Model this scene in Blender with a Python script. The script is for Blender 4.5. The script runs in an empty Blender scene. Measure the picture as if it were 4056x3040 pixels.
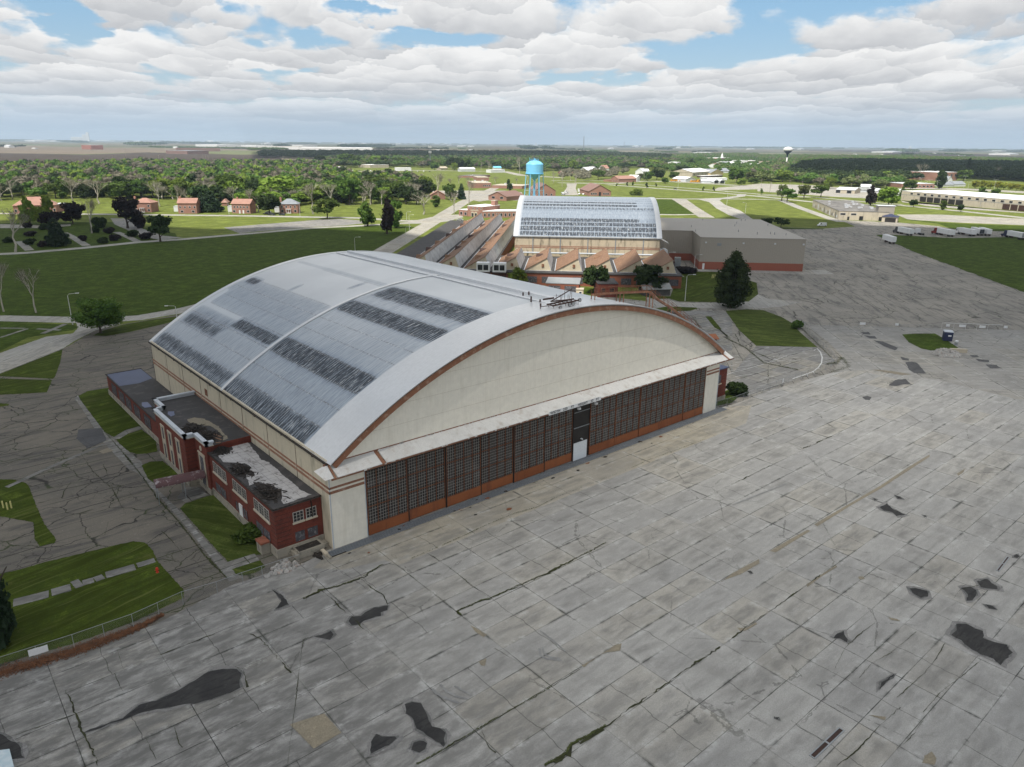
import bpy, bmesh, math, random
import numpy as np
from mathutils import Vector, Matrix, noise
random.seed(7); rng=np.random.default_rng(7)
SC=bpy.context.scene; COL=SC.collection
R=math.radians
# ------------------------------------------------------------------ camera and render
CP,CR,CU,CF,LENS=([-38.191, -80.6827, 51.6491],[0.760999, -0.648689, 0.0091],[0.195126, 0.242241, 0.950392],[0.618713, 0.721472, -0.310921],25.8418)
cam=bpy.data.objects.new('camera',bpy.data.cameras.new('camera')); COL.objects.link(cam)
cam.matrix_world=Matrix(((CR[0],CU[0],-CF[0],CP[0]),(CR[1],CU[1],-CF[1],CP[1]),(CR[2],CU[2],-CF[2],CP[2]),(0,0,0,1)))
cam.data.sensor_width=36; cam.data.lens=LENS; cam.data.clip_start=1; cam.data.clip_end=90000
SC.camera=cam
SC.view_settings.view_transform='Standard'; SC.view_settings.look='None'; SC.view_settings.exposure=0.28; SC.view_settings.gamma=1
SUN_AZ=R(-108)   # compass angle from +Y towards +X of the direction to the sun
SUN_EL=R(60)
sdir=Vector((math.sin(SUN_AZ)*math.cos(SUN_EL),math.cos(SUN_AZ)*math.cos(SUN_EL),math.sin(SUN_EL)))
sl=bpy.data.lights.new('sun','SUN'); so=bpy.data.objects.new('sun',sl); COL.objects.link(so)
sl.energy=5.0; sl.angle=R(0.53); sl.color=(1,0.955,0.88)
so.rotation_euler=sdir.to_track_quat('Z','Y').to_euler()

# ------------------------------------------------------------------ node helpers
class NT:
    def __init__(s,tree): s.t=tree; s.n=tree.nodes; s.l=tree.links
    def new(s,typ,**kw):
        n=s.n.new(typ)
        for k,v in kw.items(): setattr(n,k,v)
        return n
    def put(s,sock,v):
        if v is None: return
        if hasattr(v,'is_linked') or isinstance(v,bpy.types.NodeSocket): s.l.new(v,sock)
        else:
            if isinstance(v,(tuple,list)) and len(v)==3 and sock.type=='RGBA': v=(*v,1)
            sock.default_value=v
    def m(s,op,a,b=None,c=None,clamp=False):
        n=s.new('ShaderNodeMath',operation=op,use_clamp=clamp)
        for i,v in enumerate((a,b,c)):
            if v is not None: s.put(n.inputs[i],v)
        return n.outputs[0]
    def mix(s,f,a,b,mode='MIX'):
        n=s.new('ShaderNodeMix',data_type='RGBA',blend_type=mode)
        s.put(n.inputs[0],f); s.put(n.inputs[6],a); s.put(n.inputs[7],b); return n.outputs[2]
    def noise(s,vec,scale,detail=3,rough=.55,dist=0,dim='3D'):
        n=s.new('ShaderNodeTexNoise',noise_dimensions=dim); s.put(n.inputs['Vector'],vec)
        n.inputs['Scale'].default_value=scale; n.inputs['Detail'].default_value=detail; n.inputs['Roughness'].default_value=rough; n.inputs['Distortion'].default_value=dist
        return n.outputs['Fac']
    def vor(s,vec,scale,feature='DISTANCE_TO_EDGE',rnd=1,out='Distance'):
        n=s.new('ShaderNodeTexVoronoi',feature=feature); s.put(n.inputs['Vector'],vec); n.inputs['Scale'].default_value=scale; n.inputs['Randomness'].default_value=rnd
        return n.outputs[out]
    def ramp(s,f,a,b,lo=0,hi=1,smooth=True):
        n=s.new('ShaderNodeMapRange',interpolation_type='SMOOTHSTEP' if smooth else 'LINEAR'); s.put(n.inputs[0],f)
        n.inputs[1].default_value=a; n.inputs[2].default_value=b; n.inputs[3].default_value=lo; n.inputs[4].default_value=hi; return n.outputs[0]
    def xyz(s,v): n=s.new('ShaderNodeSeparateXYZ'); s.put(n.inputs[0],v); return n.outputs
    def cmb(s,x,y,z=0):
        n=s.new('ShaderNodeCombineXYZ'); s.put(n.inputs[0],x); s.put(n.inputs[1],y); s.put(n.inputs[2],z); return n.outputs[0]
    def vs(s,v,sc,rot=0,loc=(0,0,0)):
        n=s.new('ShaderNodeMapping'); s.put(n.inputs[0],v); n.inputs['Scale'].default_value=sc; n.inputs['Rotation'].default_value=(0,0,rot); n.inputs['Location'].default_value=loc; return n.outputs[0]
    def obj(s): return s.new('ShaderNodeTexCoord').outputs['Object']
    def gen(s): return s.new('ShaderNodeNewGeometry').outputs['Position']
    def white(s,v): n=s.new('ShaderNodeTexWhiteNoise',noise_dimensions='3D'); s.put(n.inputs[0],v); return n.outputs['Value']
    def bump(s,h,st=.3,d=.05):
        n=s.new('ShaderNodeBump'); s.put(n.inputs['Height'],h); n.inputs['Strength'].default_value=st; n.inputs['Distance'].default_value=d; return n.outputs[0]
MATS={}
def mk(name):
    m=bpy.data.materials.new(name); m.use_nodes=True; t=NT(m.node_tree); b=m.node_tree.nodes['Principled BSDF']; MATS[name]=m; return m,t,b
def surf(name,col,col2=None,rough=.8,metal=0,sc=.5,sc2=6,amt=.6,streak=None,brick=None,tile=None,corr=None,spec=.3,dirt=None,dirtamt=.5,bumps=.2):
    """weathered paint / masonry: two tones mixed by noise, optional streaks, brick courses, corrugation, dirt"""
    m,t,b=mk(name); v=t.obj()
    col2=col2 or tuple(c*.75 for c in col)
    f=t.m('MULTIPLY',t.ramp(t.noise(v,sc,4),.35,.68),amt)
    c=t.mix(f,col,col2)
    g=t.noise(v,sc2,3)
    c=t.mix(t.ramp(g,.3,.7,0,.25),c,tuple(x*.7 for x in col))
    h=g
    if streak:
        st=t.noise(t.vs(v,(streak,streak,.12)),1,4,.6)
        c=t.mix(t.ramp(st,.5,.72,0,dirtamt),c,dirt or tuple(x*.35 for x in col))
    elif dirt:
        c=t.mix(t.ramp(t.noise(v,sc*1.7,6,.65),.52,.66,0,dirtamt),c,dirt)
    if brick:
        x=t.xyz(v); u=t.m('ADD',x[0],x[1])
        bt=t.new('ShaderNodeTexBrick'); t.put(bt.inputs['Vector'],t.cmb(u,x[2],0)); bt.inputs['Scale'].default_value=brick
        bt.inputs['Color1'].default_value=(1,1,1,1); bt.inputs['Color2'].default_value=(.72,.72,.72,1); bt.inputs['Mortar'].default_value=(.6,.6,.6,1); bt.inputs['Mortar Size'].default_value=.02
        c=t.mix(1,c,bt.outputs['Color'],'MULTIPLY'); h=bt.outputs['Fac']
    if tile:
        x=t.xyz(v); gx=t.m('PINGPONG',t.m('DIVIDE',x[0],tile),.5); gy=t.m('PINGPONG',t.m('DIVIDE',x[1],tile),.5); ed=t.ramp(t.m('MINIMUM',gx,gy),.02,.06,1,0)
        c=t.mix(t.m('MULTIPLY',ed,t.ramp(t.noise(v,.9,4),.35,.55,.25,.8)),c,tuple(q*.4 for q in col))
    if corr:
        ax,per=corr; x=t.xyz(v)[ax] if ax<3 else t.m('ADD',t.xyz(v)[0],t.xyz(v)[1])
        w=t.m('SINE',t.m('MULTIPLY',x,2*math.pi/per)); h=t.m('ADD',w,t.m('MULTIPLY',g,.5))
    t.put(b.inputs['Base Color'],c); t.put(b.inputs['Normal'],t.bump(h,bumps,.05))
    b.inputs['Roughness'].default_value=rough; b.inputs['Metallic'].default_value=metal; b.inputs['Specular IOR Level'].default_value=spec
    return m

# ------------------------------------------------------------------ mesh helpers
class MB:
    def __init__(s): s.v=[]; s.f=[]
    def add(s,vs,fs):
        o=len(s.v); s.v+= [tuple(map(float,q)) for q in vs]; s.f+=[tuple(i+o for i in f) for f in fs]; return s
    def box(s,x0,x1,y0,y1,z0,z1):
        return s.add([(x0,y0,z0),(x1,y0,z0),(x1,y1,z0),(x0,y1,z0),(x0,y0,z1),(x1,y0,z1),(x1,y1,z1),(x0,y1,z1)],[(0,3,2,1),(4,5,6,7),(0,1,5,4),(1,2,6,5),(2,3,7,6),(3,0,4,7)])
    def bar(s,a,b,w,h=None,up=(0,0,1)):
        a=Vector(a);b=Vector(b);d=(b-a)
        if d.length<1e-6: return s
        d.normalize(); up=Vector(up)
        if abs(d.dot(up))>.98: up=Vector((1,0,0))
        sx=d.cross(up).normalized()*(w/2); sy=sx.cross(d).normalized()*((h or w)/2)
        return s.add([a-sx-sy,a+sx-sy,a+sx+sy,a-sx+sy,b-sx-sy,b+sx-sy,b+sx+sy,b-sx+sy],[(0,3,2,1),(4,5,6,7),(0,1,5,4),(1,2,6,5),(2,3,7,6),(3,0,4,7)])
    def tube(s,pts,rs,n=6,caps=True):
        pts=[Vector(q) for q in pts]; rings=[]
        for i,q in enumerate(pts):
            d=(pts[min(i+1,len(pts)-1)]-pts[max(i-1,0)]).normalized(); up=Vector((0,0,1)) if abs(d.z)<.9 else Vector((1,0,0))
            a=d.cross(up).normalized(); b=a.cross(d).normalized(); r=rs[i] if isinstance(rs,(list,tuple)) else rs
            rings.append([q+a*math.cos(2*math.pi*k/n)*r+b*math.sin(2*math.pi*k/n)*r for k in range(n)])
        vs=[v for rg in rings for v in rg]; fs=[]
        for i in range(len(pts)-1):
            for k in range(n): fs.append((i*n+k,i*n+(k+1)%n,(i+1)*n+(k+1)%n,(i+1)*n+k))
        if caps: fs.append(tuple(range(n))[::-1]); fs.append(tuple((len(pts)-1)*n+k for k in range(n)))
        return s.add(vs,fs)
    def lathe(s,prof,c=(0,0,0),n=24):
        vs=[(c[0]+r*math.cos(2*math.pi*k/n),c[1]+r*math.sin(2*math.pi*k/n),c[2]+z) for r,z in prof for k in range(n)]
        fs=[(i*n+k,i*n+(k+1)%n,(i+1)*n+(k+1)%n,(i+1)*n+k) for i in range(len(prof)-1) for k in range(n)]
        fs.append(tuple(range(n))[::-1]); fs.append(tuple((len(prof)-1)*n+k for k in range(n)))
        return s.add(vs,fs)
    def prism(s,poly,z0,z1):
        n=len(poly); return s.add([(x,y,z0) for x,y in poly]+[(x,y,z1) for x,y in poly],[tuple(range(n))[::-1],tuple(range(n,2*n))]+[(i,(i+1)%n,(i+1)%n+n,i+n) for i in range(n)])
    def ext(s,poly,a,b,f):
        """extrude a 2-D outline between parameters a and b; f(p,q,t) -> xyz"""
        n=len(poly); return s.add([f(p,q,a) for p,q in poly]+[f(p,q,b) for p,q in poly],[tuple(range(n))[::-1],tuple(range(n,2*n))]+[(i,(i+1)%n,(i+1)%n+n,i+n) for i in range(n)])
    def split(s):
        p=list(range(len(s.v)))
        def f(a):
            while p[a]!=a: p[a]=p[p[a]]; a=p[a]
            return a
        for q in s.f:
            for i in q[1:]: p[f(i)]=f(q[0])
        g={}
        for q in s.f: g.setdefault(f(q[0]),[]).append(q)
        out=[]
        for fs in g.values():
            ids=sorted({i for q in fs for i in q}); mp={i:k for k,i in enumerate(ids)}; m=MB(); m.v=[s.v[i] for i in ids]; m.f=[tuple(mp[i] for i in q) for q in fs]; out.append(m)
        return out
    def build(s,name,mat,parent=None,smooth=False,fix=True,sep=False):
        if sep: return [q.build(name,mat,parent,smooth,fix) for q in s.split()][0]
        me=bpy.data.meshes.new(name); me.from_pydata(s.v,[],s.f); me.validate()
        if fix and len(s.f)<30000:
            bm=bmesh.new(); bm.from_mesh(me); bmesh.ops.recalc_face_normals(bm,faces=bm.faces); bm.to_mesh(me); bm.free()
        if smooth: me.polygons.foreach_set('use_smooth',[True]*len(me.polygons))
        o=bpy.data.objects.new(name,me); COL.objects.link(o)
        if mat: me.materials.append(MATS[mat] if isinstance(mat,str) else mat)
        if parent: o.parent=parent
        return o
def tag(o,label,cat,group=None,kind=None):
    if label: o['label']=label
    if cat: o['category']=cat
    if group: o['group']=group
    if kind: o['kind']=kind
    return o
def struct(name,mb,mat,label=None):
    o=mb.build(name,mat,fix=False); o['kind']='structure'
    if label: o['label']=label
    return o
def thing(name,label,cat,loc=(0,0,0),rz=0,group=None):
    o=bpy.data.objects.new(name,None); COL.objects.link(o); o.location=loc; o.rotation_euler=(0,0,rz); o.empty_display_size=.5
    return tag(o,label,cat,group)
def dup(o,parent=None):
    c=o.copy(); COL.objects.link(c)
    if parent: c.parent=parent
    for ch in [x for x in KIDS.get(o.name,[])]: dup(ch,c)
    return c
KIDS={}
def index_kids():
    KIDS.clear()
    for o in bpy.data.objects:
        if o.parent: KIDS.setdefault(o.parent.name,[]).append(o)
NFL=[0]
def flat(name,poly,mat,z,label=None,kind='structure',cat=None,sub=0,jit=0):
    """a ground sheet with the given outline (concave allowed)"""
    if jit:
        out=[]
        for i,a in enumerate(poly):
            b=poly[(i+1)%len(poly)]; L=math.dist(a,b); n=max(1,int(L/(jit*2.2)))
            n=min(n,60)
            for k in range(n):
                t=k/n; x=a[0]+(b[0]-a[0])*t; y=a[1]+(b[1]-a[1])*t
                out.append((x+random.uniform(-jit,jit)*.5,y+random.uniform(-jit,jit)*.5))
        poly=out
    NFL[0]+=1; z+=NFL[0]*.00012
    bm=bmesh.new(); vs=[bm.verts.new((x,y,z)) for x,y in poly]
    f=bm.faces.new(vs); f.normal_update()
    if f.normal.z<0: f.normal_flip()
    bmesh.ops.triangulate(bm,faces=[f],quad_method='BEAUTY',ngon_method='EAR_CLIP')
    me=bpy.data.meshes.new(name); bm.to_mesh(me); bm.free()
    o=bpy.data.objects.new(name,me); COL.objects.link(o); me.materials.append(MATS[mat]); o['kind']=kind
    if label: o['label']=label
    if kind is None:
        del o['kind']
        if cat: o['category']=cat
    return o
def strip(pts,w):
    """outline polygon of a road of width w (or list of widths) along pts"""
    L=[];Rr=[]
    for i,q in enumerate(pts):
        a=Vector(pts[max(i-1,0)]); b=Vector(pts[min(i+1,len(pts)-1)]); d=(b-a).normalized(); n=Vector((-d.y,d.x)); ww=(w[i] if isinstance(w,(list,tuple)) else w)/2
        L.append((q[0]+n.x*ww,q[1]+n.y*ww)); Rr.append((q[0]-n.x*ww,q[1]-n.y*ww))
    return L+Rr[::-1]
# ------------------------------------------------------------------ sky
W=bpy.data.worlds.new('World'); SC.world=W; W.use_nodes=True
t=NT(W.node_tree); bg=W.node_tree.nodes['Background']
sky=t.new('ShaderNodeTexSky',sky_type='NISHITA'); sky.sun_disc=False; sky.sun_elevation=SUN_EL; sky.sun_rotation=SUN_AZ; sky.air_density=1.0; sky.dust_density=.6; sky.ozone_density=1.5
d=t.xyz(t.new('ShaderNodeTexCoord').outputs['Generated'])
yaw=math.atan2(CF[0],CF[1])
rx=t.m('ADD',t.m('MULTIPLY',d[0],math.cos(yaw)),t.m('MULTIPLY',d[1],-math.sin(yaw)))
ry=t.m('ADD',t.m('MULTIPLY',d[0],math.sin(yaw)),t.m('MULTIPLY',d[1],math.cos(yaw)))
az=t.m('ARCTAN2',rx,ry); el=t.m('MAXIMUM',t.m('ARCSINE',d[2]),0.0)
eD=t.m('MULTIPLY',el,57.3); aD=t.m('MULTIPLY',az,57.3)     # degrees
# cloud plane coordinates: foreshortened towards the horizon
k=t.m('DIVIDE',1,t.m('ADD',eD,1.6))
px=t.m('MULTIPLY',aD,t.m('ADD',.12,t.m('MULTIPLY',t.ramp(eD,0,7,1,0),.03))); py=t.m('MULTIPLY',t.m('LOGARITHM',t.m('ADD',eD,1.2),math.e),2.9)
P1=t.cmb(px,py,az)
n1=t.noise(t.vs(P1,(1.15,1,1)),1.05,5,.5,.1); nb=t.noise(t.vs(P1,(1.7,1,1)),2.3,8,.54,.2)
P2=t.cmb(px,t.m('ADD',py,.14),az); nb2=t.noise(t.vs(P2,(1.7,1,1)),2.3,8,.54,.2); n2=t.noise(t.vs(P2,(1.15,1,1)),1.05,5,.5,.1)
# where the blue shows (azimuth, elevation, radii) in degrees
gaps=[(-31.5,9.4,2.3,1.9),(-29.5,7.6,1.6,1.9),(-37.5,6.2,5,.9),(-34.3,4.2,4.4,.75),(-24.6,3.9,2.2,.8),(-17.2,7.4,2.2,1.4),(-14.6,6.7,3,.9),(-6.0,7.0,4.4,.7),(-11,8.4,2.2,.4),(21.8,9.0,7,1.6),(18.5,7.4,4,1.2),(15.6,6.2,4.6,1.1),(12.3,6.5,5,.8),(5.2,4.7,2.6,.6),(-16.9,4.3,2.2,.45),(8.5,11.5,9,.5),(24,12,6,2)]
wx=t.m('MULTIPLY',t.m('SUBTRACT',t.noise(P1,1.6,5,.55),.5),9); wy=t.m('MULTIPLY',t.m('SUBTRACT',t.noise(t.vs(P1,(1,1,1),0,(7,3,1)),1.6,5,.55),.5),3.6)
aW=t.m('ADD',aD,wx); eW=t.m('ADD',eD,wy)
gm=None
for a0,e0,ra,re in gaps:
    u=t.m('MULTIPLY',t.m('SUBTRACT',aW,a0),1/ra); v=t.m('MULTIPLY',t.m('SUBTRACT',eW,e0),1/re)
    q=t.m('SUBTRACT',1,t.m('ADD',t.m('MULTIPLY',u,u),t.m('MULTIPLY',v,v)))
    gm=q if gm is None else t.m('MAXIMUM',gm,q)
gm=t.m('MAXIMUM',gm,-.75)
wv=t.new('ShaderNodeTexNoise'); t.put(wv.inputs['Vector'],t.vs(P1,(1.6,1,1))); wv.inputs['Scale'].default_value=1.5; wv.inputs['Detail'].default_value=6; wv.inputs['Roughness'].default_value=.58
ww=t.new('ShaderNodeVectorMath',operation='MULTIPLY_ADD'); t.put(ww.inputs[0],wv.outputs['Color']); ww.inputs[1].default_value=(.75,.75,0); t.put(ww.inputs[2],t.cmb(px,py,0))
def cells(scale):
    v_=t.new('ShaderNodeTexVoronoi',feature='F1',voronoi_dimensions='2D'); t.put(v_.inputs['Vector'],ww.outputs[0]); v_.inputs['Scale'].default_value=scale; v_.inputs['Randomness'].default_value=.9
    ry_=t.m('SUBTRACT',t.xyz(ww.outputs[0])[1],t.m('DIVIDE',t.xyz(v_.outputs['Position'])[1],1.0)); return v_.outputs['Distance'],ry_
d1,y1=cells(.95); d2,y2=cells(2.1)
puff=t.m('ADD',t.m('MULTIPLY',t.m('SUBTRACT',.42,d1),1.9),t.m('MULTIPLY',t.m('SUBTRACT',.42,d2),.7))
up=t.m('MULTIPLY',t.ramp(eD,13,25),.35)
gm=t.m('ADD',gm,up)
cov=t.m('ADD',t.m('ADD',puff,t.m('SUBTRACT',.42,t.m('MULTIPLY',gm,.85))),t.m('ADD',t.m('MULTIPLY',t.m('SUBTRACT',n1,.5),1.6),t.m('MULTIPLY',t.m('SUBTRACT',nb,.5),1.7)))
cov2=t.m('ADD',t.m('SUBTRACT',.30,t.m('MULTIPLY',gm,.85)),t.m('ADD',t.m('MULTIPLY',t.m('SUBTRACT',n2,.5),1.6),t.m('MULTIPLY',t.m('SUBTRACT',nb2,.5),1.7)))
dens=t.ramp(cov,-.22,.66)
lit=t.m('ADD',t.m('MULTIPLY',y1,.75),t.m('MULTIPLY',y2,.9))
lf=t.m('ADD',t.m('ADD',.52,t.m('MULTIPLY',lit,.9)),t.m('MULTIPLY',t.m('SUBTRACT',nb,.5),.8),clamp=True)
thick=t.ramp(cov,.4,1.7)
lf=t.m('SUBTRACT',lf,t.m('MULTIPLY',thick,.12),clamp=True)
cl=t.mix(lf,(.56,.575,.60),(.92,.92,.915))
skyc=t.mix(1,sky.outputs[0],(.105,.105,.105),'MULTIPLY')
blue=t.mix(.55,skyc,t.mix(t.ramp(eD,1,10),(.50,.66,.80),(.30,.58,.86)))
c=t.mix(dens,blue,cl)
hz=t.ramp(eD,.2,5.6,1,0)
c=t.mix(t.m('MULTIPLY',t.m('POWER',hz,1.9),.95),c,(.47,.60,.74))
c=t.mix(t.ramp(eD,25,45,0,.35),c,skyc)
t.put(bg.inputs[0],c); bg.inputs[1].default_value=.84

# ------------------------------------------------------------------ ground materials
def joints(t,v,ox,oy,sx,sy,wob=.02):
    x=t.xyz(v); w=t.m('MULTIPLY',t.m('SUBTRACT',t.noise(v,1.2,2),.5),wob*2)
    fx=t.m('DIVIDE',t.m('SUBTRACT',x[0],ox),sx); fy=t.m('DIVIDE',t.m('SUBTRACT',x[1],oy),sy)
    ix=t.m('FLOOR',fx); iy=t.m('FLOOR',fy)
    gx=t.m('MULTIPLY',t.m('PINGPONG',fx,.5),sx); gy=t.m('MULTIPLY',t.m('PINGPONG',fy,.5),sy)
    frx=t.m('SUBTRACT',fx,ix)
    mid=t.m('MULTIPLY',t.m('ABSOLUTE',t.m('ADD',t.m('SUBTRACT',frx,.5),t.m('MULTIPLY',t.m('SUBTRACT',t.noise(v,.35,4),.5),.12))),sx)
    idv=t.cmb(ix,iy,.37)
    return t.m('ADD',t.m('MINIMUM',gx,gy),w),mid,idv,t.white(idv),t.white(t.cmb(ix,iy,4.9)),frx
def concrete(name,o=(4.4,-7.7),s=(9.45,3.71),rot=0,base=((.405,.397,.37),(.34,.334,.316)),tan=.4,jw=.042,green=.35,dark=.55,crk=.5):
    m,t,b=mk(name); v=t.obj()
    if rot: v=t.vs(v,(1,1,1),rot)
    d,mid,idv,w1,w2,frx=joints(t,v,o[0],o[1],s[0],s[1])
    c=t.mix(t.ramp(w1,0,1,0,1,False),base[0],base[1])
    c=t.mix(t.m('MULTIPLY',t.ramp(w2,.5,1),tan),c,(.40,.36,.275))
    big=t.noise(v,.035,3); c=t.mix(t.ramp(big,.4,.62,0,.35),c,(.28,.28,.275))
    st=t.noise(t.vs(v,(.20,.85,1)),1,4,.55,.2); c=t.mix(t.ramp(st,.46,.80,0,dark*.75),c,(.13,.126,.114)); bl=t.noise(v,.13,6,.62,.6); c=t.mix(t.ramp(bl,.52,.68,0,dark*.55),c,(.175,.170,.155)); lft=t.m('MULTIPLY',t.ramp(t.xyz(v)[0],16,-20,0,1),t.ramp(t.noise(t.vs(v,(.26,.75,1)),1,6,.7,.3),.34,.60,.15,.85)) if not rot else 0.0; c=t.mix(lft,c,(.118,.115,.107))  # left side darkened in colour: stains plus the deeper shade there painted in
    st2=t.noise(t.vs(v,(.35,.7,1),0,(9,3,0)),1,5,.6,.2); c=t.mix(t.ramp(st2,.5,.72,0,.34),c,(.50,.495,.47))
    mids=t.m('MULTIPLY',t.ramp(t.m('ADD',d,t.m('MULTIPLY',t.m('SUBTRACT',t.noise(v,.8,4),.5),1.2)),.25,1.35),t.ramp(t.noise(t.vs(v,(.22,.8,1),0,(3,8,0)),1,6,.68,.25),.38,.62)); c=t.mix(t.m('MULTIPLY',mids,t.m('ADD',.18,t.m('MULTIPLY',w2,.42))),c,(.15,.148,.141))
    fine=t.noise(v,9,4,.7); c=t.mix(t.ramp(fine,.3,.75,0,.4),c,(.13,.127,.116))
    sp=t.noise(v,2.2,6,.75); c=t.mix(t.ramp(sp,.63,.72,0,.35),c,(.07,.07,.068))
    # pale spalling and damp dirt beside joints
    nearj=t.ramp(d,.04,.9,1,0); c=t.mix(t.m('MULTIPLY',nearj,t.ramp(t.noise(v,.5,5,.7),.5,.66,0,.55)),c,(.48,.48,.46))
    c=t.mix(t.m('MULTIPLY',t.ramp(d,.0,.35,1,0),t.ramp(t.noise(v,.22,4,.7,.5),.5,.66,0,.75)),c,(.055,.056,.05))
    jm=t.ramp(t.m('ADD',d,t.m('MULTIPLY',t.m('SUBTRACT',t.noise(v,.6,3),.5),.07)),jw*.5,jw*1.25,1,0)
    jm=t.m('MULTIPLY',jm,t.ramp(t.noise(v,.11,3),.38,.58,.30,1))
    mc=t.m('MULTIPLY',t.ramp(mid,.02,.05,1,0),t.ramp(t.m('ADD',w2,t.m('MULTIPLY',t.noise(v,.4,2),.4)),.5,.62))
    vv=t.mix(.35,v,t.new('ShaderNodeTexNoise').outputs['Color'])
    cr=t.vor(t.vs(v,(1,1,1)),.11); wv=t.m('MULTIPLY',t.m('SUBTRACT',t.noise(v,.7,5,.65),.5),.12)
    crm=t.m('MULTIPLY',t.ramp(t.m('ABSOLUTE',t.m('ADD',cr,wv)),.0035,.009,1,0),t.ramp(t.noise(v,.05,2),.5,.6,0,crk))
    jcol=t.mix(t.ramp(t.noise(v,.16,3),.5,.62,0,green),(.028,.027,.024),(.045,.06,.02))
    j=t.m('MAXIMUM',t.m('MAXIMUM',jm,t.m('MULTIPLY',mc,.75)),crm)
    c=t.mix(t.m('MULTIPLY',j,.88),c,jcol)
    t.put(b.inputs['Base Color'],c); b.inputs['Roughness'].default_value=.88; b.inputs['Specular IOR Level'].default_value=.18
    hh=t.m('SUBTRACT',t.m('MULTIPLY',fine,.12),j); t.put(b.inputs['Normal'],t.bump(hh,.35,.04))
    return m
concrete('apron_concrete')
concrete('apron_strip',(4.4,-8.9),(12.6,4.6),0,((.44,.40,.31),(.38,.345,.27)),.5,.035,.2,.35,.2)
concrete('taxiway_concrete',(0,0),(7.6,6.2),R(45),((.37,.355,.32),(.30,.29,.265)),.3,.06,.5,.5,.8)
concrete('patchy_concrete',(0,0),(5.2,4.1),R(2),((.25,.24,.22),(.19,.185,.175)),.5,.12,.9,.7,1)
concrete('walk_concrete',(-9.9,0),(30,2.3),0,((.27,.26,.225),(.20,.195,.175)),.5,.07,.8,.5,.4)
concrete('road_concrete',(0,0),(40,6.5),R(-47),((.46,.44,.39),(.40,.385,.34)),.4,.05,.1,.25,.3)
concrete('lot_concrete',(0,0),(6.5,6.5),R(45),((.46,.43,.36),(.38,.355,.30)),.6,.09,.5,.45,.5)
def asphalt(name,c1,c2,c3,scale=1,crack=.9,weeds=.6,ang=0):
    m,t,b=mk(name); v=t.obj(); 
    if ang: v=t.vs(v,(1,1,1),ang)
    f=t.noise(v,.06*scale,5,.6,.3); c=t.mix(t.ramp(f,.38,.62),c1,c2)
    st=t.noise(t.vs(v,(.10*scale,.5*scale,1)),1,6,.65,.4); c=t.mix(t.ramp(st,.48,.66,0,.75),c,c3)
    sp=t.noise(v,1.4,6,.75); c=t.mix(t.ramp(sp,.56,.7,0,.45),c,tuple(x*1.9 for x in c1))
    fine=t.noise(v,7,4,.7); c=t.mix(t.ramp(fine,.35,.7,0,.3),c,(.04,.04,.04))
    w=t.new('ShaderNodeTexNoise'); t.put(w.inputs['Vector'],v); w.inputs['Scale'].default_value=.35; w.inputs['Detail'].default_value=5
    ad=t.new('ShaderNodeVectorMath',operation='MULTIPLY_ADD'); t.put(ad.inputs[0],w.outputs['Color']); ad.inputs[1].default_value=(3.2,3.2,0); t.put(ad.inputs[2],v)
    e1=t.vor(ad.outputs[0],.13*scale); e2=t.vor(ad.outputs[0],.42*scale)
    # straight seams along the paving lanes
    x=t.xyz(v); sy=t.m('MULTIPLY',t.m('PINGPONG',t.m('DIVIDE',t.m('ADD',x[1],t.m('MULTIPLY',t.noise(v,.2,3),.8)),4.3),.5),4.3)
    a=t.m('MAXIMUM',t.ramp(e1,.004,.014,1,0),t.m('MULTIPLY',t.ramp(e2,.008,.022,1,0),t.ramp(t.noise(v,.07,2),.52,.62,0,.7)))
    a=t.m('MAXIMUM',a,t.m('MULTIPLY',t.ramp(sy,.05,.13,1,0),t.ramp(t.noise(v,.06,2),.4,.55)))
    cc=t.mix(t.ramp(t.noise(v,.12,3),.45,.6,0,weeds),(.03,.028,.025),(.045,.065,.018))
    c=t.mix(t.m('MULTIPLY',a,crack),c,cc)
    t.put(b.inputs['Base Color'],c); b.inputs['Roughness'].default_value=.92; b.inputs['Specular IOR Level'].default_value=.15
    t.put(b.inputs['Normal'],t.bump(t.m('SUBTRACT',t.m('MULTIPLY',fine,.2),a),.3,.04)); return m
asphalt('old_asphalt',(.19,.17,.137),(.15,.137,.115),(.085,.08,.073),1,.9,.7)
asphalt('lot_asphalt',(.33,.305,.26),(.26,.245,.215),(.14,.135,.125),.7,.75,.35,R(-42))
asphalt('dark_patch',(.052,.051,.049),(.032,.032,.032),(.022,.022,.022),5,.2,0)
asphalt('damp_stain',(.25,.245,.235),(.21,.205,.195),(.15,.148,.143),2.5,.3,0)
asphalt('damp_stain_dark',(.17,.168,.16),(.13,.13,.125),(.10,.10,.097),2.5,.3,0)
asphalt('grey_patch',(.11,.11,.11),(.09,.09,.092),(.07,.07,.07),1.5,.3,0)
asphalt('tan_patch',(.27,.235,.17),(.25,.22,.165),(.20,.18,.14),1,.1,0)
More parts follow.
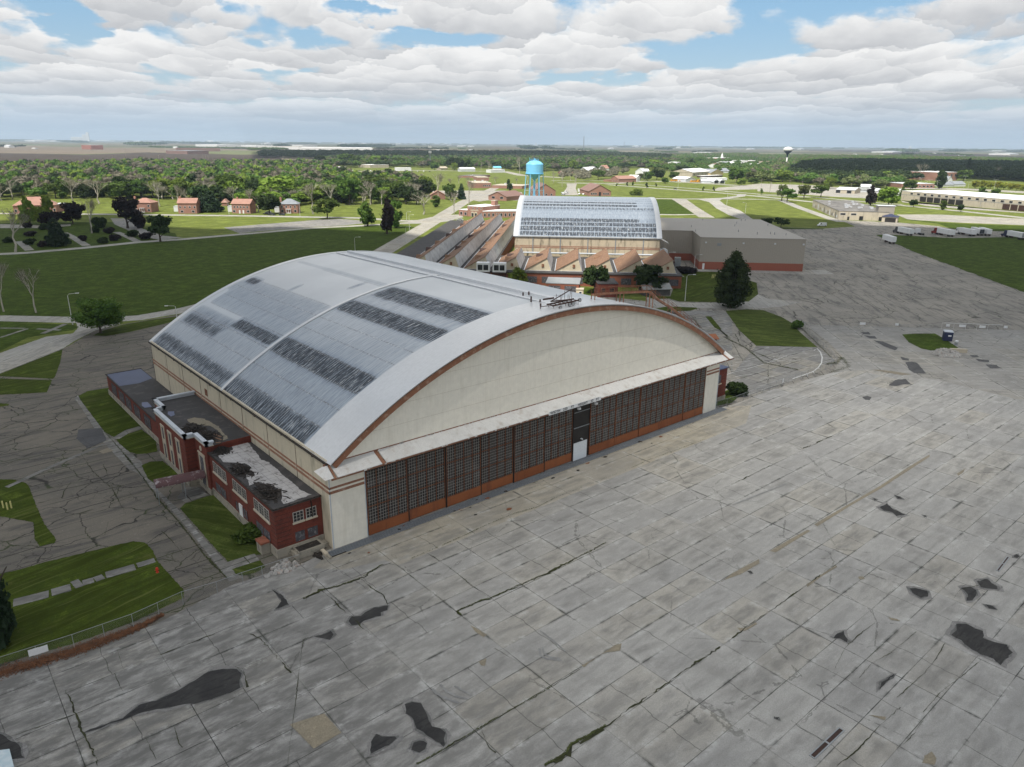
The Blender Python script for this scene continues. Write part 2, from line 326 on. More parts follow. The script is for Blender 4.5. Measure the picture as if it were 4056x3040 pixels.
def grass(name,c1,c2,c3,ang=0,mow=.25,sc=1,dry=.2):
    m,t,b=mk(name); v=t.obj()
    f=t.noise(v,.05*sc,5,.6,.2); c=t.mix(t.ramp(f,.36,.64),c1,c2)
    g=t.noise(v,.55*sc,6,.72); c=t.mix(t.ramp(g,.42,.62,0,.9),c,c3); mm=t.noise(v,.18*sc,6,.7,.5); c=t.mix(t.ramp(mm,.46,.58,0,.65),c,tuple(x*.55 for x in c1)); c=t.mix(t.ramp(mm,.46,.36,0,.6),c,tuple(x*1.6 for x in c1))
    h=t.noise(v,4,5,.75); c=t.mix(t.ramp(h,.42,.66,0,.7),c,tuple(x*.42 for x in c1))
    c=t.mix(t.ramp(t.noise(v,11,3,.7),.5,.75,0,.35),c,tuple(x*1.6 for x in c1))
    vr=t.vs(v,(1,1,1),ang); y=t.xyz(vr)[1]; yy=t.m('ADD',y,t.m('MULTIPLY',t.noise(v,.08,2),3.5))
    s=t.noise(t.cmb(t.m('MULTIPLY',t.xyz(vr)[0],.05),t.m('MULTIPLY',yy,.75),0),1,4,.6)
    c=t.mix(t.ramp(s,.42,.58,0,mow*1.3),c,tuple(x*.42 for x in c1)); s2=t.noise(t.cmb(t.m('MULTIPLY',t.xyz(vr)[0],.08),t.m('MULTIPLY',yy,1.6),5),1,4,.65); c=t.mix(t.ramp(s2,.52,.68,0,mow),c,(.125,.14,.04))
    c=t.mix(t.ramp(t.noise(v,.12,6,.7,.4),.58,.70,0,dry),c,(.16,.15,.055))
    t.put(b.inputs['Base Color'],c); b.inputs['Roughness'].default_value=.95; b.inputs['Specular IOR Level'].default_value=.05
    t.put(b.inputs['Normal'],t.bump(t.m('ADD',h,g),.6,.12)); return m
grass('lawn',(.078,.108,.014),(.058,.085,.012),(.040,.062,.010),R(-12),.55,1,.25)
grass('lawn_b',(.080,.110,.022),(.060,.085,.018),(.10,.125,.03),R(57),.5,1,.2)
grass('rough_grass',(.056,.088,.012),(.042,.070,.010),(.082,.118,.018),0,.15,1.3,.10)
grass('mown_field',(.175,.215,.045),(.145,.190,.038),(.19,.21,.055),R(35),.45,.6,.35)
def farmland():
    m,t,b=mk('farmland'); v=t.obj(); vr=t.vs(v,(1,1,1),R(44))
    w=t.noise(v,.0012,2); vv=t.vs(vr,(1/700,1/420,1))
    cell=t.vor(vv,1,'F1',.55,'Color'); n=t.new('ShaderNodeSeparateColor'); t.put(n.inputs[0],cell)
    cr=t.new('ShaderNodeValToRGB'); t.put(cr.inputs[0],n.outputs[0]); e=cr.color_ramp; e.interpolation='CONSTANT'
    cols=[(0,(.065,.055,.045)),(.18,(.17,.15,.10)),(.34,(.085,.11,.05)),(.5,(.115,.11,.075)),(.64,(.19,.165,.115)),(.76,(.06,.055,.048)),(.86,(.10,.13,.055))]
    e.elements[0].position=0; e.elements[0].color=(*cols[0][1],1); e.elements[1].position=cols[1][0]; e.elements[1].color=(*cols[1][1],1)
    for p_,c_ in cols[2:]: q=e.elements.new(p_); q.color=(*c_,1)
    c=cr.outputs[0]
    st=t.noise(t.vs(vr,(.002,.03,1)),1,5,.6); c=t.mix(t.ramp(st,.4,.65,0,.25),c,(.20,.18,.12))
    c=t.mix(t.ramp(t.noise(v,.004,4),.45,.65,0,.3),c,(.06,.05,.04))
    t.put(b.inputs['Base Color'],c); b.inputs['Roughness'].default_value=1; b.inputs['Specular IOR Level'].default_value=0
farmland()
def field(name,c1,c2,ang):
    m,t,b=mk(name); v=t.obj(); s=t.noise(t.vs(v,(.003,.06,1),ang),1,6,.65); c=t.mix(t.ramp(s,.38,.62),c1,c2)
    c=t.mix(t.ramp(t.noise(v,.01,5,.6),.45,.62,0,.5),c,c1); t.put(b.inputs['Base Color'],c); b.inputs['Roughness'].default_value=1; b.inputs['Specular IOR Level'].default_value=0
field('ploughed_soil',(.052,.042,.036),(.085,.07,.058),R(10)); field('stubble',(.19,.155,.115),(.14,.115,.09),R(10)); field('young_crop',(.11,.13,.06),(.15,.15,.09),R(10))
# ------------------------------------------------------------------ building materials
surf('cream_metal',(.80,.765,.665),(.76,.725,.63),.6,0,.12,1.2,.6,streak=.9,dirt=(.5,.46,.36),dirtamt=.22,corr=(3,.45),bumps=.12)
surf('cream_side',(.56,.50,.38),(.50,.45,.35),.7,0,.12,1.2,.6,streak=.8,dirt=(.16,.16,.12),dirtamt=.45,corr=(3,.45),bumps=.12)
surf('cream_stained',(.50,.42,.30),(.42,.36,.27),.8,0,.2,1.2,.7,streak=.55,dirt=(.045,.04,.035),dirtamt=.92)
surf('band_brown',(.30,.15,.095),(.24,.12,.08),.75,0,.4,3,.7,dirt=(.45,.38,.32),dirtamt=.4)
surf('trim_rust',(.25,.115,.065),(.19,.09,.055),.75,0,.6,4,.7,dirt=(.42,.30,.22),dirtamt=.5)
surf('door_orange',(.31,.105,.038),(.23,.072,.027),.55,0,.25,3,.9,streak=.7,dirt=(.14,.05,.03),dirtamt=.6)
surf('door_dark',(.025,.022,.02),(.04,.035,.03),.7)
surf('rust_steel',(.20,.075,.035),(.13,.05,.03),.75,0,1,8,.7,dirt=(.40,.27,.16),dirtamt=.5)
surf('dark_rust',(.055,.03,.024),(.08,.04,.03),.7,0,1,8,.7)
surf('muntin',(.42,.41,.38),(.34,.29,.24),.7,0,.8,6,.6)
surf('white_paint',(.74,.75,.75),(.66,.67,.67),.5,0,.3,3,.5,dirt=(.45,.44,.42),dirtamt=.3)
surf('scuff',(.20,.20,.195),(.27,.27,.26),.9,0,.8,5,.9)
surf('pale_scuff',(.46,.46,.44),(.38,.38,.365),.9,0,.8,5,.9)
surf('road_paint',(.62,.62,.60),(.40,.40,.38),.7,0,1.5,6,.9)
surf('roof_sheet_blue',(.45,.56,.60),(.6,.66,.68),.6,0,2,8,.8)
surf('white_flaking',(.64,.63,.60),(.54,.53,.50),.7,0,.5,4,.6,streak=.9,dirt=(.34,.27,.21),dirtamt=.4,corr=(3,.32),bumps=.25)
surf('white_door',(.74,.78,.80),(.68,.73,.76),.4,0,.3,3,.5,corr=(2,.5),bumps=.15)
surf('white_trim',(.50,.54,.58),(.40,.43,.46),.5,0,.5,4,.6,dirt=(.3,.3,.3),dirtamt=.3)
surf('brick_dark',(.20,.052,.034),(.155,.042,.03),.9,0,.3,3,.8,brick=3.2,dirt=(.09,.035,.028),dirtamt=.55,bumps=.3)
surf('brick_red',(.33,.12,.072),(.27,.095,.06),.9,0,.3,3,.7,brick=2.2,bumps=.3)
surf('brick_far',(.34,.185,.14),(.28,.15,.115),.9,0,.15,1,.7)
surf('plinth',(.34,.31,.25),(.26,.24,.20),.9,0,.5,3,.8,dirt=(.09,.085,.07),dirtamt=.7)
surf('stone_trim',(.50,.44,.34),(.42,.37,.29),.8,0,.8,5,.6)
surf('boarded',(.085,.085,.095),(.055,.05,.055),.75,0,1.2,6,.9,dirt=(.30,.29,.30),dirtamt=.6)
surf('roof_black',(.060,.058,.058),(.045,.043,.042),.85,0,.35,4,.8,dirt=(.11,.10,.095),dirtamt=.6)
surf('roof_wet_blue',(.045,.062,.125),(.035,.05,.10),.5,0,.3,3,.6)
surf('roof_tiles_grey',(.46,.45,.44),(.37,.36,.355),.85,0,.5,4,.7,dirt=(.10,.09,.08),dirtamt=.7,tile=1.15)
surf('charred',(.022,.02,.018),(.045,.035,.028),.95,0,2,9,.9,dirt=(.17,.15,.13),dirtamt=.35)
surf('puddle_blue',(.05,.075,.17),(.045,.06,.14),.4,0,.5,3,.4,spec=.3)
surf('awning_maroon',(.12,.062,.062),(.09,.05,.05),.7,0,.8,6,.7,dirt=(.45,.42,.42),dirtamt=.65)
surf('shingle_brown',(.285,.17,.105),(.22,.125,.08),.9,0,.25,3,.7,brick=.8,bumps=.2)
surf('sawtooth_glass',(.58,.60,.60),(.42,.44,.45),.6,0,.4,2,.9,streak=.5,dirt=(.12,.12,.12),dirtamt=.6)
surf('cream_wall',(.56,.49,.35),(.50,.43,.31),.75,0,.25,3,.7,streak=.5,dirt=(.25,.2,.14),dirtamt=.35)
surf('roof_gravel',(.21,.20,.185),(.13,.125,.118),.95,0,.12,2,.9,dirt=(.06,.06,.058),dirtamt=.8)
surf('tan_panel',(.345,.315,.265),(.33,.30,.255),.55,0,.1,2,.4,corr=(3,.9),bumps=.18)
surf('tan_roof',(.36,.33,.285),(.34,.315,.275),.6,0,.06,1,.5,streak=None,corr=(3,1.8),bumps=.2)
surf('base_brick',(.30,.10,.065),(.26,.09,.06),.85,0,.2,3,.5,corr=(3,.9),bumps=.2)
surf('tan_stucco',(.52,.46,.36),(.45,.40,.32),.85,0,.2,2,.7,streak=.5,dirt=(.22,.19,.15),dirtamt=.5)
surf('white_roof',(.82,.82,.81),(.76,.76,.75),.6,0,.1,1,.5)
surf('light_metal',(.62,.64,.66),(.5,.52,.54),.5,0,.2,1,.6)
surf('grey_shingle',(.26,.28,.30),(.20,.22,.24),.9,0,.3,2,.7)
surf('red_tile',(.38,.215,.165),(.31,.175,.135),.85,0,.3,2,.7)
surf('brown_shingle',(.235,.145,.12),(.20,.125,.105),.9,0,.2,2,.7)
surf('yellow_siding',(.66,.52,.30),(.6,.47,.28),.8,0,.1,1,.5)
surf('tower_blue',(.20,.56,.84),(.17,.50,.80),.42,0,.15,1,.4,spec=.4)
surf('navy',(.03,.04,.09),(.03,.035,.07),.5); surf('galvanised',(.30,.315,.32),(.22,.235,.24),.6,.1,.8,5,.6)
surf('wood_grey',(.085,.082,.078),(.06,.058,.055),.9,0,.8,5,.8,dirt=(.16,.15,.14),dirtamt=.4)
surf('tin_roof',(.30,.32,.31),(.24,.25,.24),.6,0,.5,3,.8,dirt=(.20,.12,.06),dirtamt=.5)
surf('pole_wood',(.30,.26,.22),(.24,.21,.18),.9); surf('pole_pale',(.58,.58,.56),(.5,.5,.48),.6)
surf('tyre',(.02,.02,.02),None,.9); surf('car_white',(.75,.76,.77),None,.3,spec=.5); surf('car_dark',(.04,.045,.055),None,.3,spec=.5); surf('car_red',(.22,.03,.025),None,.35); surf('car_silver',(.38,.39,.41),None,.3)
surf('bus_yellow',(.72,.36,.05),(.65,.32,.05),.5); surf('hydrant_red',(.55,.05,.02),None,.5); surf('yellow_paint',(.72,.66,.28),None,.6)
surf('bark',(.085,.07,.055),(.06,.05,.04),.95,0,2,9,.8); surf('bark_pale',(.42,.39,.33),(.26,.24,.20),.9,0,1.2,6,.9)
surf('twigs',(.29,.235,.175),(.24,.19,.14),.95); surf('rubble',(.42,.41,.385),(.30,.29,.27),.9,0,1,5,.9,dirt=(.38,.22,.15),dirtamt=.4)
surf('dead_leaves',(.17,.075,.035),(.10,.05,.028),.95,0,2,9,.9); surf('weeds',(.075,.09,.028),(.045,.05,.02),.95,0,1,8,.9)
surf('moss',(.045,.05,.018),(.022,.022,.014),.95,0,.8,6,.9,dirt=(.02,.02,.017),dirtamt=.8)
surf('farm_white',(.74,.74,.72),None,.7); surf('farm_red',(.33,.13,.09),None,.8); surf('mast_grey',(.22,.25,.28),None,.7)
def glassmat(name,c1,c2,sc):
    m,t,b=mk(name); v=t.obj(); x=t.xyz(v)
    iv=t.cmb(t.m('FLOOR',t.m('DIVIDE',t.m('ADD',x[0],x[1]),sc[0])),t.m('FLOOR',t.m('DIVIDE',x[2],sc[1])),1.5); w=t.white(iv)
    c=t.mix(t.ramp(w,.45,1,0,1,False),c1,c2); c=t.mix(t.ramp(t.noise(v,.35,4),.5,.7,0,.6),c,tuple(q*2.4 for q in c2))
    t.put(b.inputs['Base Color'],c); b.inputs['Roughness'].default_value=.32; b.inputs['Specular IOR Level'].default_value=.35
glassmat('dirty_glass',(.020,.019,.018),(.042,.040,.038),(.3875,.49)); glassmat('dark_glass',(.012,.013,.015),(.03,.032,.035),(1,1))
# far painted glass
def chainlink():
    m,t,b=mk('chain_link'); v=t.obj(); x=t.xyz(v); u=t.m('ADD',x[0],t.m('MULTIPLY',x[1],.6))
    a=t.m('PINGPONG',t.m('MULTIPLY',t.m('ADD',u,x[2]),8),.5); c2=t.m('PINGPONG',t.m('MULTIPLY',t.m('SUBTRACT',u,x[2]),8),.5)
    w=t.m('LESS_THAN',t.m('MINIMUM',a,c2),.028)
    tr=t.new('ShaderNodeBsdfTransparent'); mx=t.new('ShaderNodeMixShader'); t.put(mx.inputs[0],w); t.put(mx.inputs[1],tr.outputs[0]); t.put(mx.inputs[2],b.outputs[0])
    b.inputs['Base Color'].default_value=(.20,.21,.21,1); b.inputs['Roughness'].default_value=.6
    t.put(m.node_tree.nodes['Material Output'].inputs[0],mx.outputs[0])
chainlink()
# main hangar roof: painted corrugated metal, the paint worn through to dark felt where the mesh attribute says so
def roofmat(name,attr,period=.62,c1=(.47,.50,.52),c2=(.385,.415,.44)):
    m,t,b=mk(name); uv=t.new('ShaderNodeUVMap',uv_map='arc'); a=t.new('ShaderNodeAttribute',attribute_name=attr); D=a.outputs['Fac']
    x=t.xyz(uv.outputs[0]); s,y=x[0],x[1]; v=uv.outputs[0]
    base=t.mix(t.ramp(t.noise(v,.05,4),.35,.65),c1,c2)
    fl=t.noise(t.vs(v,(.22,2.6,1)),1,5,.7)          # streaks that run down the slope
    fl2=t.noise(t.vs(v,(.40,3.4,1)),1,6,.72); bl=t.noise(v,.5,5,.7)
    rib=t.m('PINGPONG',t.m('DIVIDE',y,period),.5)   # 0 on the rib line
    row=t.m('PINGPONG',t.m('DIVIDE',s,3.45),.5)
    wear=t.m('ADD',t.m('ADD',t.m('MULTIPLY',D,1.25),t.m('MULTIPLY',t.m('SUBTRACT',fl,.5),.95)),t.m('MULTIPLY',t.m('SUBTRACT',bl,.5),.55))
    wear=t.m('SUBTRACT',wear,t.m('MULTIPLY',t.m('MULTIPLY',t.ramp(rib,.0,.16,1,0),t.ramp(fl2,.4,.55)),t.m('MULTIPLY',D,1.1)))
    k=t.ramp(wear,.44,.86)
    lightw=t.m('MULTIPLY',t.ramp(D,.04,.12),t.ramp(t.m('ADD',D,t.m('MULTIPLY',t.m('SUBTRACT',fl,.5),1.1)),.0,.40,.45,.95))
    c=t.mix(lightw,base,t.mix(t.ramp(fl2,.35,.65),(.15,.185,.23),(.27,.32,.375)))
    dk=t.mix(t.ramp(fl2,.40,.66),(.018,.024,.034),(.10,.12,.145))
    c=t.mix(k,c,dk)
    # torn white flecks inside worn rows
    c=t.mix(t.m('MULTIPLY',t.m('MULTIPLY',k,t.ramp(fl2,.56,.62)),.75),c,(.55,.56,.55))
    seam=t.m('MULTIPLY',t.ramp(row,.0,.07,1,0),t.ramp(D,.04,.12)); sn=t.noise(v,2.2,4,.7)
    c=t.mix(t.m('MULTIPLY',seam,t.ramp(sn,.42,.6,0,.8)),c,(.10,.10,.10)); 
    c=t.mix(t.m('MULTIPLY',t.m('MULTIPLY',seam,t.ramp(sn,.36,.45,1,0)),.7),c,(.60,.60,.58))
    sp=t.noise(v,1.3,6,.8); c=t.mix(t.m('MULTIPLY',t.ramp(sp,.68,.74),.35),c,(.12,.13,.14))
    t.put(b.inputs['Base Color'],c); t.put(b.inputs['Roughness'],t.mix(k,(.34,.34,.34),(.75,.75,.75))); b.inputs['Specular IOR Level'].default_value=.5; b.inputs['Metallic'].default_value=.12
    w=t.m('SINE',t.m('MULTIPLY',y,2*math.pi/period)); t.put(b.inputs['Normal'],t.bump(t.m('ADD',w,t.m('MULTIPLY',fl2,.4)),.16,.05))
roofmat('hangar_roof','wear'); roofmat('far_roof','wear',1.6,(.42,.45,.49),(.36,.39,.43))
surf('roof_silver',(.57,.585,.595),(.49,.505,.52),.32,.25,.15,2,.6,corr=(1,.62),bumps=.12,spec=.5)
# foliage
def leaf(name,c1,c2,c3):
    m,t,b=mk(name); g=t.new('ShaderNodeNewGeometry'); oi=t.new('ShaderNodeObjectInfo')
    r=g.outputs['Random Per Island']; c=t.mix(t.ramp(r,0,1,0,1,False),c1,c2)
    n=t.noise(t.gen(),.18,3); c=t.mix(t.ramp(n,.42,.6,0,.6),c,c3)
    hs=t.new('ShaderNodeHueSaturation'); t.put(hs.inputs['Color'],c); t.put(hs.inputs['Value'],t.m('ADD',.78,t.m('MULTIPLY',oi.outputs['Random'],.5))); t.put(hs.inputs['Hue'],t.m('ADD',.482,t.m('MULTIPLY',oi.outputs['Random'],.03)))
    c=hs.outputs[0]
    t.put(b.inputs['Base Color'],c); b.inputs['Roughness'].default_value=.7; b.inputs['Specular IOR Level'].default_value=.2
    tl=t.new('ShaderNodeBsdfTranslucent'); t.put(tl.inputs[0],c); mx=t.new('ShaderNodeMixShader'); mx.inputs[0].default_value=.28
    t.put(mx.inputs[1],b.outputs[0]); t.put(mx.inputs[2],tl.outputs[0]); t.put(m.node_tree.nodes['Material Output'].inputs[0],mx.outputs[0])
leaf('leaf_green',(.080,.142,.022),(.050,.098,.018),(.105,.165,.030))
leaf('leaf_bright',(.165,.235,.028),(.11,.175,.024),(.19,.255,.045))
leaf('leaf_dark',(.034,.062,.016),(.022,.042,.012),(.044,.074,.020))
leaf('leaf_pine',(.026,.050,.022),(.018,.036,.018),(.040,.062,.030))
leaf('leaf_olive',(.125,.15,.05),(.09,.11,.04),(.15,.17,.06))
leaf('leaf_purple',(.030,.022,.022),(.020,.016,.016),(.045,.034,.030))
leaf('leaf_yellow',(.27,.29,.03),(.20,.23,.025),(.29,.29,.05))
leaf('leaf_haze',(.165,.15,.105),(.12,.11,.08),(.18,.17,.115))
# ------------------------------------------------------------------ ground
g=MB(); g.add([(-27000,-27000,0),(27000,-27000,0),(27000,27000,0),(-27000,27000,0)],[(0,1,2,3)]); struct('ground',g,'farmland')
Z=lambda k:.004*k
flat('field',[(-297.7,2027),(153.3,1973),(430.4,1730),(733.1,1643),(1185,2729),(908.6,3345),(559.0,2898),(275.3,3219),(-212.6,2709)],'ploughed_soil',Z(1))
flat('field',[(-22.1,3454),(285.9,3328),(577.6,2989),(943.3,3469),(1898,3762),(2312,4580),(1348,4922),(790.2,6748),(-9.8,5091)],'stubble',Z(1))
flat('field',[(1236,4114),(1734,3986),(1488,3221),(1069,2799),(1008,3366)],'young_crop',Z(1.5))
flat('field',[(9642,5177),(12197,5322),(5859,1600),(5319,1727),(4930,2108),(7132,3082),(7448,3984)],'ploughed_soil',Z(1))
# the built-up part of the plain: rough lawn under town, airfield and park
flat('lawn_ground',[(-76.3,3.9),(59.9,-110.6),(707.9,-210.5),(1303,-73.3),(2069,513.2),(1946,1056),(1698,1970),(753.3,1856),(144.4,1482),(-223.9,1398),(-289.9,761.2)],'mown_field',Z(1))
flat('rough_field',[(-73.4,183.4),(-15.7,176.0),(17.3,157.6),(59.5,169.5),(143.1,229.3),(225.6,319.4),(225.2,340.1),(201.4,350.1),(169.9,359.2),(131.0,353.4),(87.2,347.4),(39.5,340.7),(14.3,339.1),(-89.5,365.5)],'rough_grass',Z(2),jit=1)
flat('park_lawn',[(-89.7,367.1),(14.6,340.8),(39.9,342.6),(66.9,350.0),(87.8,349.4),(94.2,374.3),(83.2,462.3),(47.8,487.3),(-104.3,532.0)],'rough_grass',Z(2),jit=1)
flat('green_field',[(580.2,1181),(731.1,1103),(782.8,998.2),(544.3,787.7),(479.0,858.7)],'mown_field',Z(2),jit=.8)
# old tarmac and concrete on the right
flat('tarmac',[(225.6,152.4),(163.5,73.5),(160.3,79.9),(154.8,95.5),(135.1,110.8),(80.4,60.7),(71.3,-11.8),(135.8,-75.0),(179.2,-132.8),(524.6,-191.8),(481.1,-39.9),(495.9,62.3),(525.8,70.9),(509.6,109.0),(518.9,120.1),(521.2,148.7),(503.4,181.5),(467.1,153.4),(438.7,159.9),(420.4,183.3),(353.7,201.5)],'lot_asphalt',Z(3),jit=.4)
flat('tarmac',[(-87.9,135.9),(-47.2,124.6),(-21.8,126.5),(-6.6,134.8),(4.0,150.4),(11.1,153.3),(28.4,156.8),(36.9,163.1),(43.1,129.6),(31.0,100.2),(-1.3,37.2),(5.3,10.3),(1.1,-2.8),(-3.8,-7.1),(-14.8,-3.0),(-24.1,-5.3),(-37.7,-3.0),(-60.0,1.3)],'old_asphalt',Z(3),jit=.4)
flat('lawn_right',[(442.0,-10.5),(495.9,62.3),(451.6,86.1),(436.7,120.0),(429.2,122.5),(368.3,75.0),(286.3,2.2),(230.3,-46.4)],'rough_grass',Z(4),jit=.8)
flat('taxiway',[(171.3,26.9),(216.6,-17.8),(300.9,-105.9),(209.7,-138.0),(140.7,-68.3),(143.4,-23.0),(139.9,-7.5),(130.3,-2.7),(146.0,2.8),(156.7,12.1)],'taxiway_concrete',Z(4),jit=.3)
flat('pavement',[(110.1,11.9),(134.1,27.9),(156.8,43.0),(168.8,53.6),(160.8,59.8),(152.6,64.5),(148.6,47.2),(154.7,67.9),(132.1,37.1),(125.5,26.1),(116.3,16.2),(93.9,1.6),(101.6,0.0),(111.6,-0.0),(120.9,0.4),(128.6,-0.2),(138.6,0.7),(143.6,4.7),(149.2,11.4),(137.4,22.6)],'patchy_concrete',Z(4),jit=.2)
# the apron
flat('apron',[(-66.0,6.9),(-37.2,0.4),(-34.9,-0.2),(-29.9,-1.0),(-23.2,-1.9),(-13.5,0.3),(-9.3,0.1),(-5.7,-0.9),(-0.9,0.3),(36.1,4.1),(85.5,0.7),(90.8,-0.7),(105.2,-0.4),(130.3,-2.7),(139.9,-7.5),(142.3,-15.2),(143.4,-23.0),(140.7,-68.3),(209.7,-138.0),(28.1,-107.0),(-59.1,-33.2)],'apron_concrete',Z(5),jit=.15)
flat('pavement',[(-.5,-.2),(85,-.2),(90,-1.2),(94,-3.5),(84,-8.6),(47,-8.7),(4.5,-8.8),(3.8,-6.6),(-1.5,-5.2),(-4.2,-2.5)],'apron_strip',Z(6),jit=.06)
# roads
def road(pts,w,mat='road_concrete',z=6,j=.15): return flat('road',strip(pts,w),mat,Z(z),jit=j)
road([(-66.8,214.9),(-14.7,184.3),(-0.1,170.4),(6.1,164.1),(17.8,159.5),(32.3,162.3),(54.5,173.4),(102.1,204.9)],7.5,'road_concrete',6)
flat('road',[(-53.9,98.9),(-22.7,119.2),(-15.2,126.3),(-7.0,134.5),(-3.4,140.6),(4.0,150.4),(11.6,154.4),(11.1,164.0),(1.8,164.4),(0.5,155.9),(-1.8,150.3),(-4.5,150.4),(-8.2,150.7),(-20.2,139.3),(-54.5,122.8)],'road_concrete',Z(7),jit=.2)
road([(-45.4,351.3),(13.8,335.6),(39.1,338.9),(65.9,346.0),(86.5,345.3),(129.6,350.0),(168.1,355.6),(201.4,350.1),(229.9,347.5),(246.4,339.5)],7)
road([(31.0,100.2),(147.8,235.5),(252.4,342.7),(295.3,388.3),(382.6,478.9),(506.0,596.1),(558.9,646.5)],[11]*7,'lot_concrete',7.5)
road([(7.3,591.6),(92.4,521.8),(170.7,452.2),(226.4,394.4),(238.9,361.7),(259.0,349.5)],9)
flat('road',[(127.3,389.4),(147.1,393.3),(165.8,395.6),(197.9,400.9),(211.9,396.0),(217.7,379.3),(210.9,361.9),(192.9,357.3),(170.5,360.1),(132.7,357.3),(123.7,353.1)],'patchy_concrete',Z(6.5),jit=.5)
flat('road',[(86.7,490.6),(98.8,478.2),(86.0,411.1),(85.0,368.9),(91.1,352.7),(78.0,348.6),(75.4,375.9),(79.0,448.5)],'patchy_concrete',Z(5),jit=.5)
flat('pavement',[(232.4,353.0),(246.8,356.8),(269.7,370.8),(289.5,378.6),(301.4,376.0),(289.3,357.1),(261.2,339.1),(247.2,337.9)],'lot_concrete',Z(8))
road([(44.6,415.3),(44.2,388.8),(42.2,346.2)],4,'walk_concrete',6); road([(69.0,401.2),(68.7,377.5),(67.0,349.4)],4,'walk_concrete',6); road([(18.6,386.1),(17.0,344.2)],4,'walk_concrete',6)
flat('road',[(22.6,488.6),(41.0,467.2),(57.4,463.9),(55.3,452.9),(39.7,448.2),(19.5,462.7)],'lot_concrete',Z(5))
road([(717.9,609.3),(706.0,495.4),(698.9,416.9),(686.7,364.7),(671.3,321.3),(649.5,261.5),(689.6,216.1),(667.8,157.0),(643.8,104.7),(608.3,17.8)],10)
road([(711.5,665.6),(757.9,624.4),(750.2,528.4),(734.6,441.4),(719.9,385.3),(728.4,322.0),(703.2,251.5),(701.8,220.4)],7)
road([(726.6,728.4),(793.3,689.5),(859.7,619.7),(855.8,524.2),(840.0,460.2)],7)
road([(564.1,403.1),(584.6,382.2),(619.5,362.7),(671.1,374.9),(704.9,395.1)],9)
road([(644.9,338.6),(654.8,317.8),(583.7,258.8),(504.8,188.9),(491.0,174.0)],8)
road([(619.1,363.0),(644.9,338.6)],8)
flat('road',[(585.5,379.9),(591.5,370.6),(569.7,343.0),(516.0,298.1),(469.1,254.1),(444.3,225.8),(451.3,220.9),(513.4,272.8),(554.2,314.9),(596.4,350.0),(634.6,369.4),(686.7,384.4),(631.5,371.4)],'road_concrete',Z(8),jit=.5)
flat('road',[(573.0,390.0),(580.8,377.8),(503.4,306.7),(440.1,246.5),(433.8,256.2),(485.4,305.2)],'lot_concrete',Z(8),jit=.5)
flat('grass_plot',[(552.6,396.5),(567.1,383.4),(480.7,301.7),(457.0,274.1),(427.3,288.8)],'rough_grass',Z(6),jit=1)
road([(423.6,291.3),(436.2,279.2),(452.8,271.1),(438.2,253.2)],8)
flat('road',[(732.4,452.8),(792.2,486.4),(843.9,491.8),(934.5,516.1),(957.4,451.4),(921.2,357.5),(899.8,303.3),(762.4,248.1),(789.3,291.0),(805.2,340.7),(831.4,401.2),(806.6,436.8)],'lot_concrete',Z(7),jit=.6)
flat('road',[(756.1,245.0),(704.1,200.7),(694.6,166.4),(693.6,119.0),(661.3,53.6),(753.1,72.7),(704.6,122.2),(719.9,178.8),(732.0,233.0)],'lot_concrete',Z(8))
flat('road',[(586.7,177.2),(616.3,156.8),(634.8,102.1),(647.6,24.5),(541.6,6.5),(577.4,85.7),(558.1,118.6),(550.1,152.9)],'lot_concrete',Z(8),jit=.6)
flat('road',[(438.4,630.4),(517.0,582.3),(514.3,549.7),(435.1,457.5),(407.1,476.1),(392.3,469.8)],'lot_concrete',Z(5))
flat('road',[(518.5,490.6),(533.4,481.0),(618.7,570.1),(702.0,650.7),(689.6,658.1),(634.6,601.0)],'lot_concrete',Z(8))
road([(693.8,680.4),(718.5,640.8),(746.2,624.2),(803.3,641.5),(852.2,639.5),(869.7,601.1),(867.9,541.2),(861.9,473.8)],9)
road([(563.6,1220),(669.5,1160),(790.3,1153),(893.0,1032),(808.3,885.5),(810.8,791.8)],18,'lot_concrete')
road([(510.8,1040),(566.6,1017),(678.2,1021)],6)
flat('road',[(861.9,473.8),(851.7,411.1),(825.6,353.2),(854.1,312.7),(758.9,275.8),(750.5,314.8),(760.6,360.1),(765.5,413.7)],'lot_concrete',Z(7))
road([(703.5,375.0),(712.1,339.4),(731.1,317.5)],8)
flat('road',[(953.2,349.3),(1001,321.8),(1028,278.6),(1018,212.0),(1066,225.8),(1069,293.0),(1041,337.6)],'lot_concrete',Z(7))
road([(837.9,625.0),(878.8,630.1),(874.2,595.6),(865.9,531.7)],7)
